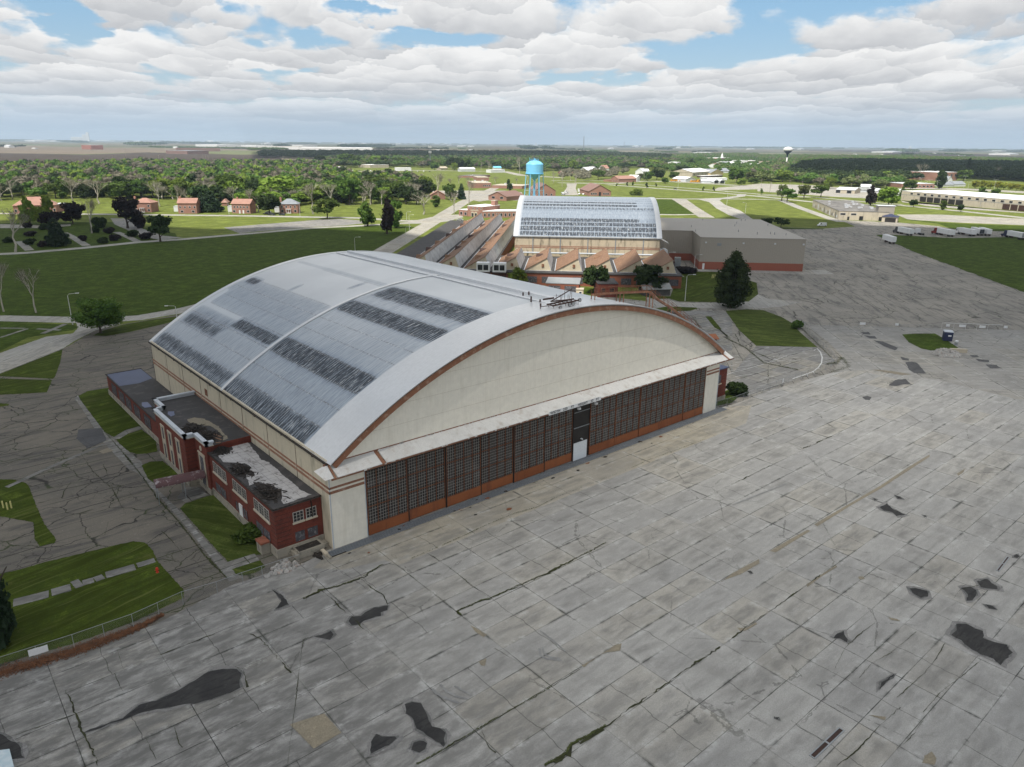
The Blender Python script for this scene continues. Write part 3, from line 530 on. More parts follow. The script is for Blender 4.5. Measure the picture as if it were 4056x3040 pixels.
# lawns laid over the paving
GR=[('lawn',[(-30.8,115.2),(-22.8,118.5),(-7.4,133.5),(-10.2,120.6),(-13.6,107.8),(-14.2,106.9),(-23.0,116.4),(-30.9,114.0)]),
('lawn',[(-23.2,114.5),(-14.5,105.9),(-15.9,100.8),(-17.0,96.9),(-24.9,101.2),(-31.6,105.2),(-31.0,112.9)]),
('lawn',[(-13.3,88.8),(-12.5,90.1),(-10.1,92.5),(-5.9,92.1),(-7.1,63.5),(-12.3,60.3),(-13.2,64.5),(-13.5,73.9),(-13.3,81.8)]),
('lawn',[(-12.4,59.1),(-9.9,60.9),(-7.5,61.6),(-7.0,54.3),(-8.3,48.9),(-9.8,49.0),(-11.3,49.9),(-12.5,52.4)]),
('lawn',[(-12.1,44.3),(-10.6,45.2),(-8.8,44.1),(-8.3,36.8),(-9.0,35.3),(-12.2,34.2),(-12.7,38.4)]),
('lawn_b',[(-12.0,24.8),(-10.9,25.9),(-6.6,26.3),(-6.1,20.3),(-6.1,12.3),(-6.5,4.5),(-8.7,5.1),(-11.9,5.1),(-12.0,10.9),(-12.0,17.2)]),
('lawn_b',[(-12.1,4.0),(-8.6,3.6),(-8.7,1.6),(-10.2,1.1),(-11.6,1.4),(-12.2,2.4)]),
('lawn',[(-45.5,1.4),(-44.7,24.3),(-34.7,21.0),(-33.0,20.7),(-30.0,20.6),(-21.6,19.4),(-19.8,19.0),(-18.7,17.7),(-18.5,14.9),(-18.8,11.8),(-18.7,9.1),(-18.3,2.8),(-18.9,1.3),(-24.7,0.1),(-30.6,0.2),(-37.1,1.3)]),
('lawn',[(-34.2,55.3),(-30.8,52.9),(-29.2,51.6),(-27.9,48.9),(-27.7,47.7),(-28.0,38.3),(-28.1,32.1),(-27.7,26.2),(-28.0,25.2),(-29.7,25.5),(-29.9,28.2),(-29.2,33.5),(-32.6,38.6),(-35.8,41.8)]),
('lawn',[(-27.7,97.1),(-25.6,95.1),(-24.2,93.2),(-24.6,92.4),(-25.9,92.5),(-28.1,93.8)]),
('rough_grass',[(-22.0,179.4),(-15.6,177.2),(-1.1,163.4),(0.6,160.5),(1.2,157.5),(-1.0,154.5),(-7.6,153.7),(-12.3,152.6),(-20.0,141.0),(-26.2,136.4)]),
('lawn',[(2.0,144.1),(4.6,148.0),(10.9,152.4),(19.7,154.3),(27.2,154.3),(27.7,150.4),(21.3,146.4),(10.6,142.2),(4.5,141.5)]),
('lawn',[(204.2,103.3),(222.9,110.0),(234.3,99.5),(223.0,75.9),(202.6,62.5),(188.0,57.2),(178.9,62.6),(168.7,72.2),(171.8,78.6),(186.8,88.7)]),
('lawn',[(166.6,86.5),(173.8,80.1),(168.7,72.2),(170.2,77.3),(165.3,80.5)]),
('lawn',[(153.6,70.0),(158.0,69.7),(161.8,67.0),(165.3,62.6),(164.6,61.4),(159.6,60.7),(152.8,64.7)]),
('lawn',[(156.5,52.7),(157.4,52.4),(157.4,51.0),(146.3,39.7),(144.9,39.6),(146.0,41.8)]),
('lawn_b',[(168.8,53.6),(176.6,50.4),(179.6,46.3),(177.3,41.6),(175.1,37.1),(170.8,31.5),(160.6,22.5),(149.2,11.4),(137.4,22.6),(148.2,34.5),(158.4,44.1)]),
('rough_grass',[(182.1,3.0),(186.0,1.2),(191.0,-2.6),(185.8,-7.4),(178.9,-13.1),(175.5,-12.6),(170.0,-9.5),(170.1,-7.0),(174.3,-2.1)]),
('rough_grass',[(87.0,1.1),(97.2,5.4),(105.1,6.5),(99.7,2.2),(92.3,0.1)]),
('rough_grass',[(550.0,160.9),(552.0,153.8),(546.8,130.7),(550.3,116.0),(570.8,83.8),(570.4,56.5),(512.2,42.4),(526.4,71.1),(504.2,99.8),(509.6,109.1),(537.4,127.2)]),
('rough_grass',[(419.1,182.9),(426.8,173.0),(437.3,159.2),(431.7,158.0),(410.6,174.9)]),
('rough_grass',[(160.9,112.6),(163.3,106.3),(156.0,98.2),(149.7,100.4)]),('rough_grass',[(162.8,95.6),(168.7,93.8),(169.9,90.6),(163.3,90.3),(160.1,92.4)]),
]
for m_,s_ in GR: flat('grass_plot',s_,m_,Z(9),jit=.12)

# pavements crossing the lawns
def walk(pts,w=1.4): flat('path',strip(pts,w),'walk_concrete',Z(11),jit=.05)
walk([(-34.4,12.9),(-30.9,12.3)],1.7); walk([(-30.6,12.4),(-28.6,12.2)],1.7); walk([(-28.3,12.5),(-27.4,12.6)],2); walk([(-27.3,12.3),(-26.1,12.2)],1.3); walk([(-26.0,12.2),(-25.0,12.3)],1.3); walk([(-24.7,12.4),(-21.4,12.1)],1.6); walk([(-21.1,12.3),(-19.0,12.2)],1.2)
walk([(-12.4,59.7),(-9.5,62.4),(-7.3,62.8)],1.5); walk([(-12.2,4.8),(-8.6,4.6)],2); walk([(-18.0,157.1),(-10.6,164.1)],1); walk([(-8.5,162.4),(-3.7,156.6)],1.2); walk([(-8.3,155.2),(-1.0,164.0)],1.5); walk([(-16.5,169.8),(-11.1,165.1)],1)
walk([(-30.4,48.9),(-23.1,53.6),(-14.6,58.2)],.9)
flat('path',[(-13.3,88.8),(-12.3,90.8),(-12.6,86.5),(-13.1,64.8),(-12.3,54.6),(-12.0,50.5),(-11.6,46.0),(-12.2,42.6),(-12.4,33.7),(-12.7,34.0),(-12.3,25.4),(-12.2,10.2),(-12.1,4.0),(-11.8,1.1),(-13.5,1.3),(-13.3,5.0),(-13.1,18.1),(-13.1,29.8),(-13.3,35.8),(-13.4,41.5),(-14.1,44.2),(-14.5,58.8),(-13.5,80.9)],'walk_concrete',Z(8),jit=.1)
flat('path',[(-11.3,28.5),(-9.0,31.4),(-7.5,30.2),(-7.3,26.5),(-10.8,26.2)],'walk_concrete',Z(11))
flat('path',[(159.4,78.2),(165.2,84.2),(170.8,78.8),(168.2,75.8),(167.4,70.8),(179.6,60.8),(186.9,58.8),(202.5,62.6),(197.9,55.7),(202.1,45.0),(189.1,45.6),(176.9,50.1),(171.2,55.5),(165.5,61.4),(161.5,66.7),(155.6,70.7),(155.9,73.8),(147.0,93.6),(146.7,98.9)],'road_concrete',Z(8),jit=.1)
flat('path',[(230.3,111.9),(236.9,101.3),(250.3,93.0),(265.9,80.3),(276.1,75.2),(267.7,66.8),(255.8,74.8),(244.0,89.6),(234.3,99.5),(228.1,106.1)],'road_concrete',Z(9),jit=.1)
flat('path',[(210.4,112.3),(216.2,109.7),(212.0,102.4),(204.9,104.4)],'walk_concrete',Z(10))
# dark fill, patches and puddled tar on the concrete
def patch(name,pts,mat='dark_patch',z=12,j=.2):
    if mat=='dark_patch':
        c=np.mean(pts,axis=0); r_=max(math.dist(q,c) for q in pts)
        for k_,mm_,zz in ((.55,'damp_stain',11),(.18,'damp_stain_dark',11.4)):
            flat('stain',[(q[0]+(q[0]-c[0])/max(.3,math.dist(q,c))*min(k_,r_*.4),q[1]+(q[1]-c[1])/max(.3,math.dist(q,c))*min(k_,r_*.4)) for q in pts],mm_,Z(zz),jit=j*1.8)
    return _patch(name,pts,mat,z,j)
def _patch(name,pts,mat='dark_patch',z=12,j=.2): return flat(name,pts,mat,Z(z),jit=j)
for s_ in [[(-32.7,-14.5),(-32.0,-14.5),(-29.4,-14.9),(-28.5,-14.3),(-27.8,-14.0),(-26.3,-14.5),(-24.3,-14.4),(-23.7,-14.2),(-22.5,-13.9),(-21.0,-13.5),(-19.8,-14.0),(-18.8,-15.0),(-18.6,-15.9),(-19.5,-17.8),(-20.4,-17.9),(-22.3,-17.6),(-23.7,-17.2),(-24.2,-16.8),(-25.8,-16.1),(-28.1,-15.2),(-28.9,-15.2),(-30.6,-14.9),(-32.3,-14.7)],
 [(-6.1,-15.1),(-5.3,-14.6),(-4.5,-15.1),(-3.7,-14.9),(-2.5,-14.8),(-1.0,-15.5),(-1.6,-16.1),(-2.3,-16.1),(-2.7,-16.6),(-3.7,-16.3),(-4.8,-16.2),(-5.3,-16.5),(-6.1,-16.1)],
 [(-8.2,-30.3),(-7.5,-30.4),(-6.9,-31.2),(-7.2,-32.0),(-7.2,-32.7),(-7.5,-33.5),(-7.8,-34.3),(-7.3,-34.9),(-7.2,-35.7),(-7.7,-36.2),(-8.1,-36.8),(-8.4,-36.9),(-8.5,-36.0),(-8.8,-34.9),(-9.0,-33.6),(-8.6,-32.6),(-8.8,-31.4)],
 [(-13.8,-33.4),(-13.0,-32.3),(-12.3,-31.7),(-11.9,-32.4),(-11.5,-32.8),(-11.0,-33.1),(-11.0,-33.5),(-12.0,-33.6)],
 [(-10.7,-35.3),(-10.1,-34.8),(-9.6,-35.1),(-9.3,-35.2),(-9.3,-35.7),(-9.9,-36.2),(-10.4,-36.2),(-10.7,-35.7)],
 [(50.0,-53.3),(50.6,-53.7),(51.1,-54.9),(50.0,-55.4),(49.0,-55.0),(49.3,-54.0)],
 [(44.1,-60.2),(45.6,-60.1),(46.8,-59.8),(47.6,-60.4),(47.6,-61.4),(47.7,-62.2),(46.4,-62.6),(46.5,-63.5),(47.0,-64.7),(46.0,-65.5),(42.9,-65.5),(43.3,-64.6),(43.1,-63.5),(43.4,-62.1),(44.0,-61.2)],
 [(55.0,-57.4),(56.2,-57.9),(55.9,-58.7),(54.9,-59.1),(53.3,-59.1),(52.6,-58.8),(54.2,-58.3)],
 [(58.2,-58.0),(59.8,-58.8),(59.1,-59.4),(59.0,-60.1),(58.2,-60.4),(57.5,-59.5),(57.2,-58.8)],
 [(53.5,-60.5),(53.8,-61.2),(53.4,-61.7),(53.0,-61.1)],[(29.1,-58.9),(30.4,-58.6),(32.8,-58.9),(30.9,-58.9)],
 [(33.6,-52.0),(34.7,-51.9),(35.6,-52.2),(34.7,-52.7),(34.5,-53.2),(34.0,-53.2),(34.0,-52.5)],[(17.8,-54.2),(18.1,-54.4),(17.8,-54.6),(17.7,-54.4)],
 [(38.0,-38.4),(38.4,-38.7),(38.1,-39.1),(37.8,-38.9)],[(68.7,-41.3),(70.8,-41.4),(69.9,-42.5),(69.4,-44.3),(69.5,-44.8),(67.9,-44.1),(68.7,-43.2),(68.2,-42.2)],
 [(68.7,-58.9),(69.4,-59.1),(69.1,-59.5),(68.3,-59.4),(68.2,-59.1)],[(-39.1,-8.9),(-38.3,-10.1),(-37.4,-12.4),(-37.3,-14.5),(-38.3,-13.8),(-39.4,-11.4)],
 [(74.6,-41.1),(74.7,-41.8),(74.2,-42.3),(73.8,-41.7)],[(71.0,-39.3),(71.1,-39.8),(70.4,-39.8)],[(71.3,-46.4),(71.5,-46.9),(70.8,-47.0)],
 [(-10.1,-3.6),(-9.7,-5.5),(-9.8,-7.8),(-11.6,-7.8),(-10.2,-6.7)],[(-10.2,-15.2),(-9.5,-15.4),(-8.3,-15.5),(-8.5,-16.3),(-9.2,-16.8),(-9.6,-16.3)]]: patch('dark_patch',s_)
for s_ in [[(130.3,-15.7),(135.7,-14.9),(138.4,-16.1),(135.8,-18.2),(135.2,-19.1),(134.0,-17.5),(131.2,-17.1)],[(117.4,-15.7),(119.2,-16.0),(119.0,-17.0),(116.8,-17.7),(116.2,-17.0)],
 [(175.3,12.0),(177.3,10.3),(174.4,8.6),(173.6,10.2)],[(172.0,9.4),(173.7,7.1),(171.2,5.2),(170.1,7.0)],[(168.7,5.2),(169.3,2.8),(165.8,-2.7),(162.4,-3.5),(164.4,0.3)],[(157.3,-7.0),(157.0,-9.2),(155.0,-10.0),(154.5,-8.6)],
 [(153.0,-10.0),(154.9,-10.8),(154.7,-12.2),(146.6,-17.5),(145.0,-15.4),(146.9,-13.4)],[(173.3,-17.7),(174.6,-19.2),(173.0,-20.1),(171.6,-19.0)],[(170.6,-20.1),(171.8,-22.7),(169.6,-23.7),(168.5,-21.6)],[(166.7,-23.6),(168.6,-25.6),(165.9,-27.2),(163.9,-25.6)],
 [(-16.5,68.9),(-13.1,67.0),(-13.8,59.8),(-17.3,57.9),(-17.8,63.9)]]: patch('grey_patch',s_,'grey_patch',11)
for s_ in [[(-17.8,-25.6),(-14.7,-26.4),(-14.6,-29.6),(-17.4,-29.7)],[(8.9,-37.3),(11.2,-37.5),(14.0,-37.3),(14.8,-37.6),(13.8,-38.3),(12.3,-37.5),(9.8,-37.5),(8.9,-37.7)],[(33.1,-37.6),(35.8,-37.4),(38.8,-37.5),(41.7,-37.7),(40.8,-38.3),(36.8,-38.2),(34.0,-37.6)],
 [(44.6,-37.5),(48.8,-37.6),(53.9,-37.8),(53.9,-38.2),(48.6,-38.2),(44.9,-38.2)],[(26.9,-44.1),(27.6,-44.8),(29.4,-44.9),(29.2,-45.2),(27.2,-45.0),(26.6,-44.7)],[(40.9,-44.7),(45.3,-44.8),(48.0,-44.9),(47.9,-45.2),(43.8,-45.0),(40.6,-45.1)],[(25.0,-59.8),(26.0,-61.0),(25.5,-61.1)],
 [(4.1,-24.6),(4.3,-25.5),(4.5,-27.1),(3.9,-27.2),(3.8,-25.9)],[(22.9,-65.5),(23.9,-65.3),(24.9,-65.5),(24.4,-66.1),(23.5,-66.3)],[(1.0,-30.0),(2.0,-30.1),(1.2,-30.9),(0.9,-30.7)],
 [(56.1,-37.6),(66.6,-37.8),(76.2,-38.0),(87.0,-37.8),(95.8,-37.9),(94.8,-38.3),(85.5,-38.4),(75.6,-38.5),(66.1,-38.2),(55.9,-38.2)],[(90.8,-44.1),(94.3,-44.2),(92.3,-44.6),(90.1,-44.6)],[(-16.1,55.3),(-14.5,55.9),(-14.0,54.0),(-15.8,53.6)],
 [(47.6,-48.0),(48.2,-48.4),(47.8,-48.8),(47.2,-48.4)],[(42.0,-54.2),(42.5,-55.0),(42.4,-55.4),(41.8,-54.7)],[(139.7,-7.7),(141.4,-9.2),(142.7,-12.2),(143.3,-15.5),(140.9,-14.3),(140.1,-10.8)]]: patch('tan_patch',s_,'tan_patch',11,.05)
for s_,w_ in (([(7.4,-32.5),(6.7,-33.4),(6.8,-34.2),(7.9,-35.4)],.25),([(7.8,-32.5),(7.2,-33.4),(7.2,-34.2),(8.0,-35.1)],.2),([(-5.0,-30.3),(-5.0,-31.1),(-4.7,-32.2),(-4.1,-33.5)],.3),([(-4.0,-30.2),(-4.1,-31.4),(-3.7,-32.7),(-3.1,-33.6)],.25),([(-3.0,-31.3),(-2.8,-32.2),(-2.5,-33.5)],.2),([(9.5,-30.3),(9.4,-32.3),(9.2,-34.6)],.2),([(52.1,-26.7),(65.5,-28.0)],.3)): flat('tyre_mark',strip(s_,w_),'scuff',Z(11.5),jit=.08)
def mark(pts,w=.16): return flat('road_marking',strip(pts,w),'road_paint',Z(12))
mark([(145.2,10.2),(147.8,10.7),(144.7,8.1),(140.6,5.5),(135.7,3.1),(131.1,1.5),(126.8,0.6),(122.4,0.6),(117.6,0.7)],.3); mark([(102.8,12.2),(110.8,12.4),(123.2,11.6)]); mark([(124.0,11.7),(134.6,11.9)])
for i in range(7): a=[(142.7,7.1),(139.9,5.2),(136.9,3.6),(133.8,2.3),(130.4,1.3),(127.3,0.9),(124.1,0.6)][i]; b=[(143.7,6.3),(141.0,4.3),(138.0,2.8),(134.5,1.5),(130.0,0.2),(125.5,-0.5),(122.1,-0.6)][i]; mark([a,b],.14)
for i in range(6): a=[(131.2,13.8),(131.8,12.5),(131.4,11.2),(128.6,11.1),(126.2,11.5),(129.7,9.4)][i]; mark([a,(a[0]+4.2,a[1]-1.6)],.13)
for i in range(7): a=[(120.7,21.4),(119.6,19.1),(118.6,16.8),(116.5,13.9),(112.8,16.9),(111.5,13.6),(108.7,10.2)][i]; mark([a,(a[0]+4.6,a[1]-1.4)],.13)
# manhole lids, loose debris
def rag(c,r,n=7):
    a0=random.random()*6; return [(c[0]+r*random.uniform(.5,1.2)*math.cos(a0+6.283*k/n)*1.5,c[1]+r*random.uniform(.5,1.2)*math.sin(a0+6.283*k/n)) for k in range(n)]
deb=[(19.6,-1.9),(18.7,-1.6),(23.4,-0.9),(25.0,-1.5),(28.6,-1.5),(32.9,-1.9),(25.3,-6.3),(21.2,-2.2),(20.4,-4.5),(3.1,-3.8),(1.1,-2.3),(9.5,-1.1),(10.5,-0.7),(50.5,-2.3),(42.9,-3.2),(46.2,-2.1),(61.5,-3.5),(60.5,-1.7),(65.4,-2.5),(37.6,-2.7)]
# ------------------------------------------------------------------ the big hangar
RA,ZA,XC,SH=71.3,27.0,43.1,46.28
def arcp(s,r=RA):
    a=(s-SH)/RA; return XC+r*math.sin(a), ZA-RA+r*math.cos(a)
ZONES=[(0,3.3,7,37,.62),(0,3.3,38,76,.5),(1.5,3.3,38,76,.72),(2.4,3.6,7,37,.75),(3.3,7,7,76,.12),(7,10.4,7,57,.13),(4.5,7,7,22,.34),(10.5,13.7,7.2,36.6,.95),(10.6,13.4,38.2,56,.95),(9.8,12.3,56,75,.42),(7.1,9.9,57,75,.66),(13.7,24.2,38,74,.24),(13.7,24.2,7,36.8,.15),(17.2,20.7,38,74,.30),(20.7,24.2,40,72,.33),(3.3,10.4,7,36.5,.26),(3.3,10.4,38,76,.22),
 (22.4,24.3,70,75,.9),(19,22.6,64,76,.30),(24.2,27.4,7,36.6,.98),(27.5,31,7,36.4,.2),(29,30.8,7,36,.26),(31,33.6,6.6,35.8,.72),(33.9,35.8,6.6,35.8,.98),(34.9,35.6,38,62,.62),(35,35.5,62,75,.35),(24.7,27.2,56.4,56.9,1.1),(31,33.8,43.4,43.9,1.1),(13.7,17,15,26,.2),(0,.5,7,76,.9)]
def arch_roof(name,mat,y0,y1,parent,zones,ds=.62,dy=.5,s0=0,s1=92.56,lift=0):
    ns=int((s1-s0)/ds)+1; ny=int((y1-y0)/dy)+1
    S=np.linspace(s0,s1,ns); Y=np.linspace(y0,y1,ny); V=[];Wt=[]
    for s in S:
        x,z=arcp(s,RA+lift)
        for y in Y: V.append((x,y,z))
    W_=np.zeros((ns,ny))
    SS,YY=np.meshgrid(S,Y,indexing='ij')
    for a,b,c,d,k in zones:
        msk=(SS>=a)&(SS<=b)&(YY>=c)&(YY<=d); W_[msk]=np.maximum(W_[msk],k)
    for _ in range(2):
        Q_=np.pad(W_,1,mode='edge'); W_=(Q_[1:-1,1:-1]*2+Q_[:-2,1:-1]+Q_[2:,1:-1]+Q_[1:-1,:-2]+Q_[1:-1,2:])/6
    F=[(i*ny+j,(i+1)*ny+j,(i+1)*ny+j+1,i*ny+j+1) for i in range(ns-1) for j in range(ny-1)]
    me=bpy.data.meshes.new(name); me.from_pydata(V,[],F)
    me.polygons.foreach_set('use_smooth',[True]*len(F))
    at=me.attributes.new('wear','FLOAT','POINT'); at.data.foreach_set('value',W_.ravel().astype(np.float32))
    uv=me.uv_layers.new(name='arc'); li=np.zeros(len(me.loops),dtype=np.int32); me.loops.foreach_get('vertex_index',li)
    U=np.stack([SS.ravel()[li],YY.ravel()[li]],1).astype(np.float32); uv.data.foreach_set('uv',U.ravel())
    me.materials.append(MATS[mat]); o=bpy.data.objects.new(name,me); COL.objects.link(o); o.parent=parent
    o['label']=''; del o['label']
    return o
HG=thing('hangar','huge cream hangar with arched silver roof and rust-red window doors in the foreground','hangar')
arch_roof('roof','hangar_roof',-.7,77.7,HG,ZONES)
def arc_strip(mb,y0,y1,lift,s0=0,s1=92.56,n=120,thick=.12):
    sec=[(y0,lift-thick),(y1,lift-thick),(y1,lift),(y0,lift)]; V=[];F=[]
    for i in range(n+1):
        s=s0+(s1-s0)*i/n
        for y,l in sec:
            x,z=arcp(s,RA+l); V.append((x,y,z))
    for i in range(n):
        for k in range(4): F.append((i*4+k,i*4+(k+1)%4,(i+1)*4+(k+1)%4,(i+1)*4+k))
    F.append((0,1,2,3)); F.append((n*4+3,n*4+2,n*4+1,n*4)); return mb.add(V,F)
m=MB(); arc_strip(m,-.85,6.9,.06); arc_strip(m,76.4,77.8,.06,thick=.1); o=m.build('roof_edge_sheeting','roof_silver',HG,sep=True)
m=MB(); arc_strip(m,-1.0,-.35,.16,thick=.1); m.build('roof_lip','roof_silver',HG)
m=MB(); arc_strip(m,36.95,37.75,.14,s0=0,s1=47); m.build('roof_rib','roof_silver',HG)
m=MB()
for s_ in (45.2,): 
    for y0_ in (0,):
        V=[]; 
        x,z=arcp(45.6,RA+.1); m.box(x-.35,x+.35,1.5,76,z-.05,z+.08)
        x,z=arcp(48.6,RA+.05); m.box(x-.5,x+.5,1.5,76,z-.05,z+.35)
m.build('ridge_duct','light_metal',HG,sep=True)
m=MB()
for a,w_ in ((-.95,1.05),):
    V=[];F=[];n=120
    for i in range(n+1):
        s=.2+92.1*i/n
        for y,l in ((-.93,-.12),(-.82,-.12),(-.82,-.92),(-.93,-.92)):
            x,z=arcp(s,RA+l); V.append((x,y,z))
    for i in range(n):
        for k in range(4): F.append((i*4+k,i*4+(k+1)%4,(i+1)*4+(k+1)%4,(i+1)*4+k))
    m.add(V,F)
m.build('arch_trim','trim_rust',HG)
# gable
m=MB(); poly=[(0,12.3)]+[(arcp(s,RA-.6)) for s in np.linspace(.6,91.9,90)]+[(86.2,12.3)]
poly=[(x,max(z,12.3)) for x,z in poly]
m.ext(poly,0,.3,lambda p,q,t_:(p,t_,q)); m.box(0,86.2,.0,.3,10.05,12.3); m.build('gable_wall','cream_metal',HG)
m=MB()
for zc in (15.2,18.1,21.0,23.9):
    half=math.sqrt(max(0,(RA-.7)**2-(zc-(ZA-RA))**2)); m.box(XC-half,XC+half,-.012,.0,zc-.012,zc+.012)
m.build('sheet_joint','stone_trim',HG,sep=True)
m=MB()
m.box(0,5.15,0,.3,0,10.05); m.box(81.85,86.2,0,.3,0,10.05); m.build('door_pocket_wall','cream_metal',HG,sep=True)
m=MB(); m.box(-.04,.10,-.05,.0,0,12.2); m.box(86.1,86.26,-.05,0,0,12.2); m.box(5.12,5.22,-.06,.3,0,10.2);m.build('corner_strip','white_trim',HG,sep=True)
m=MB(); m.box(0,.35,.3,77,0,12.72); m.box(85.85,86.2,.3,77,0,12.72); poly2=[(0.35,0),(85.85,0)]+[arcp(s,RA-.3) for s in np.linspace(91.5,1,60)]
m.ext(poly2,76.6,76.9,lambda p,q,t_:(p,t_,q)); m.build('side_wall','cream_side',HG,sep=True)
m=MB()
for z0,z1 in ((8.05,8.42),(8.72,9.02)):
    m.box(-.05,0,-.05,77,z0,z1); m.box(0,5.1,-.05,0,z0,z1); m.box(81.9,86.2,-.05,0,z0,z1)
m.build('wall_band','band_brown',HG,sep=True)
m=MB(); 
for y in np.arange(9.6,77,9.6): m.box(-.03,0,y-.05,y+.05,0,12.4)
m.build('downpipe','dark_rust',HG,sep=True)
m=MB(); m.box(-.30,-.02,-.2,77.6,12.30,12.46); 
for y in np.arange(4,77,9.6): m.box(-.26,-.06,y-.1,y+.1,12.1,12.30)
m.build('gutter','charred',HG)
m=MB(); m.box(-.06,-.001,44.6,45.8,9.5,10.7); m.build('wall_vent','rust_steel',HG)
# canopy over the doors
def slab(m,x0,x1,top=.0,jag=0):
    m.add([(x0,-.02,12.35),(x1,-.02,12.35),(x1,-2.25,11.32),(x0,-2.25,11.32),(x0,-.02,12.27),(x1,-.02,12.27),(x1,-2.25,11.24),(x0,-2.25,11.24)],[(0,3,2,1),(4,5,6,7),(0,1,5,4),(1,2,6,5),(2,3,7,6),(3,0,4,7)])
m=MB(); 
xs=[.25,6.75]; slab(m,.25,6.75)
x=7.35
while x<85.4:
    w_=min(2.9,85.4-x); slab(m,x,x+w_-.015); x+=w_
slab(m,86.0,87.3); 
m.add([(-.1,-.02,12.35),(-1.5,.9,11.5),(-1.5,-2.2,11.3),(-.35,-2.25,11.32)],[(0,1,2,3)])
m.build('door_canopy','white_flaking',HG,sep=True)
m=MB(); rr=random.Random(3)
for i in range(150):
    x=rr.uniform(.3,86.5); l=rr.uniform(.05,.5); y=-2.27 if rr.random()<.5 else -.05
    if y<-1: m.box(x,x+l,y-.02,y+.0,11.20-rr.uniform(0,.12),11.33)
    else: m.box(x,x+l,y-.05,y,12.33,12.42+rr.uniform(0,.05))
m.build('torn_flashing','white_flaking',HG)['kind']='stuff'
m=MB(); m.box(-.6,87.6,-2.2,-2.05,10.98,11.2); m.box(-.6,87.6,-.02,0,12.2,12.5)
for x in np.arange(0,87,3.1): m.bar((x,-2.1,11.1),(x,-.02,12.15),.09)
m.bar((6.95,-2.3,11.3),(6.95,-.1,12.33),.5,.06); m.bar((85.7,-2.3,11.28),(85.7,-.1,12.33),.5,.06); m.bar((-.1,-2.3,11.28),(.1,-.1,12.33),.25,.05)
m.box(5.2,81.85,-.12,.0,9.9,10.9)
m.build('canopy_beam','trim_rust',HG)
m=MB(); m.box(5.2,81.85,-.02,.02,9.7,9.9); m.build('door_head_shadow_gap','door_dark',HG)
# doors
def door_panel(x0,x1,y,open_tilt=0):
    fr=MB(); nb=4; w=(x1-x0); zb=1.65; zt=9.85
    fr.box(x0+.02,x0+.14,y-.08,y+.06,.1,zt); fr.box(x1-.14,x1-.02,y-.08,y+.06,.1,zt)
    for k in range(1,nb): fr.box(x0+w*k/nb-.05,x0+w*k/nb+.05,y-.07,y+.05,zb,zt)
    for k in range(4): z=zb+(zt-zb)*k/3; fr.box(x0+.14,x1-.14,y-.065,y+.05,z-.06,z+.06)
    p=fr.build('door_panel','rust_steel',HG)
    gl=MB(); gl.box(x0+.1,x1-.1,y+.0,y+.03,zb,zt); gl.build('window_glass','dirty_glass',p)
    mu=MB(); bw=w/nb
    for k in range(nb):
        for q in range(1,4): xx=x0+bw*k+bw*q/4; mu.box(xx-.015,xx+.015,y-.035,y-.001,zb,zt)
    rows=18
    for k in range(1,rows):
        z=zb+(zt-zb)*k/rows
        if k%6: mu.box(x0+.14,x1-.14,y-.034,y-.002,z-.014,z+.014)
    mu.build('glazing_bars','muntin',p)
    kp=MB(); kp.box(x0+.05,x1-.05,y-.1,y+.04,.12,zb-.06); kp.build('kick_panel','door_orange',p)
    return p
bx=[5.3,11.9,18.5,25.0,31.6,38.2,44.75]
for i in range(6): door_panel(bx[i]+.06,bx[i+1]-.06,.10+.16*(i%2))
for i in range(5): door_panel(48.75+6.6*i+.03,48.75+6.6*(i+1)-.03,.12+.05*(i%2))
m=MB(); 
for x in bx[1:]: m.box(x-.06,x+.06,-.02,.3,0,9.9)
m.box(44.8,48.7,.2,.24,0,9.9); m.box(5.22,81.8,.45,.5,0,9.9); m.build('dark_opening','door_dark',HG)
m=MB(); m.bar((44.85,.08,8.75),(48.65,.08,8.75),.1); m.bar((44.85,.08,5.95),(48.65,.08,5.95),.12); m.build('cross_rail','galvanised',HG,sep=True)
m=MB(); m.box(44.85,48.15,-.02,.05,.05,3.25); dd=m.build('roller_door','white_door',HG)
m=MB(); m.box(44.75,44.85,-.05,.1,0,3.4); m.box(48.15,48.3,-.05,.1,0,3.4); m.build('frame','dark_rust',dd)
m=MB(); m.box(46.6,46.9,-.2,.15,3.65,3.8); m.lathe([(.0,0),(.12,.02),(.1,.15),(.0,.18)],(46.75,-.25,3.6),10); m.build('wall_light','white_paint',HG)
for x in (43.9,47.9):
    m=MB(); m.bar((x-.5,-2.0,10.95),(x,-1.9,10.6),.06); m.lathe([(.05,.3),(.30,.24),(.34,.0),(.30,-.05)],(x,-1.9,10.3),14); m.build('floodlight','white_paint',HG)
m=MB(); m.box(36.7,48.6,-2.36,-2.30,10.98,11.62); sg=m.build('clearance_sign','white_paint',HG)
def text_mesh(s,size,mat,parent,loc,rot,name='lettering',ext=.01,space=1.0,sx=1):
    cu=bpy.data.curves.new(name,'FONT'); cu.body=s; cu.size=size; cu.extrude=ext; cu.align_x='CENTER'; cu.align_y='CENTER'; cu.space_character=space; cu.offset=.012*size
    o=bpy.data.objects.new(name,cu); COL.objects.link(o); bpy.context.view_layer.update()
    me=bpy.data.meshes.new_from_object(o.evaluated_get(bpy.context.evaluated_depsgraph_get())); bpy.data.objects.remove(o)
    me.materials.append(MATS[mat]); o=bpy.data.objects.new(name,me); COL.objects.link(o); o.parent=parent; o.location=loc; o.rotation_euler=rot; o.scale=(sx,1,1); return o
for tx,xx in (('WIDTH',38.05),('250',40.25),('FT',41.85),('HEIGHT',44.25),('37',46.4),('FT',47.7)):
    text_mesh(tx,.62,'tyre',sg,(xx,-2.375,11.30),(R(90),0,0),'lettering',.008,1.06)
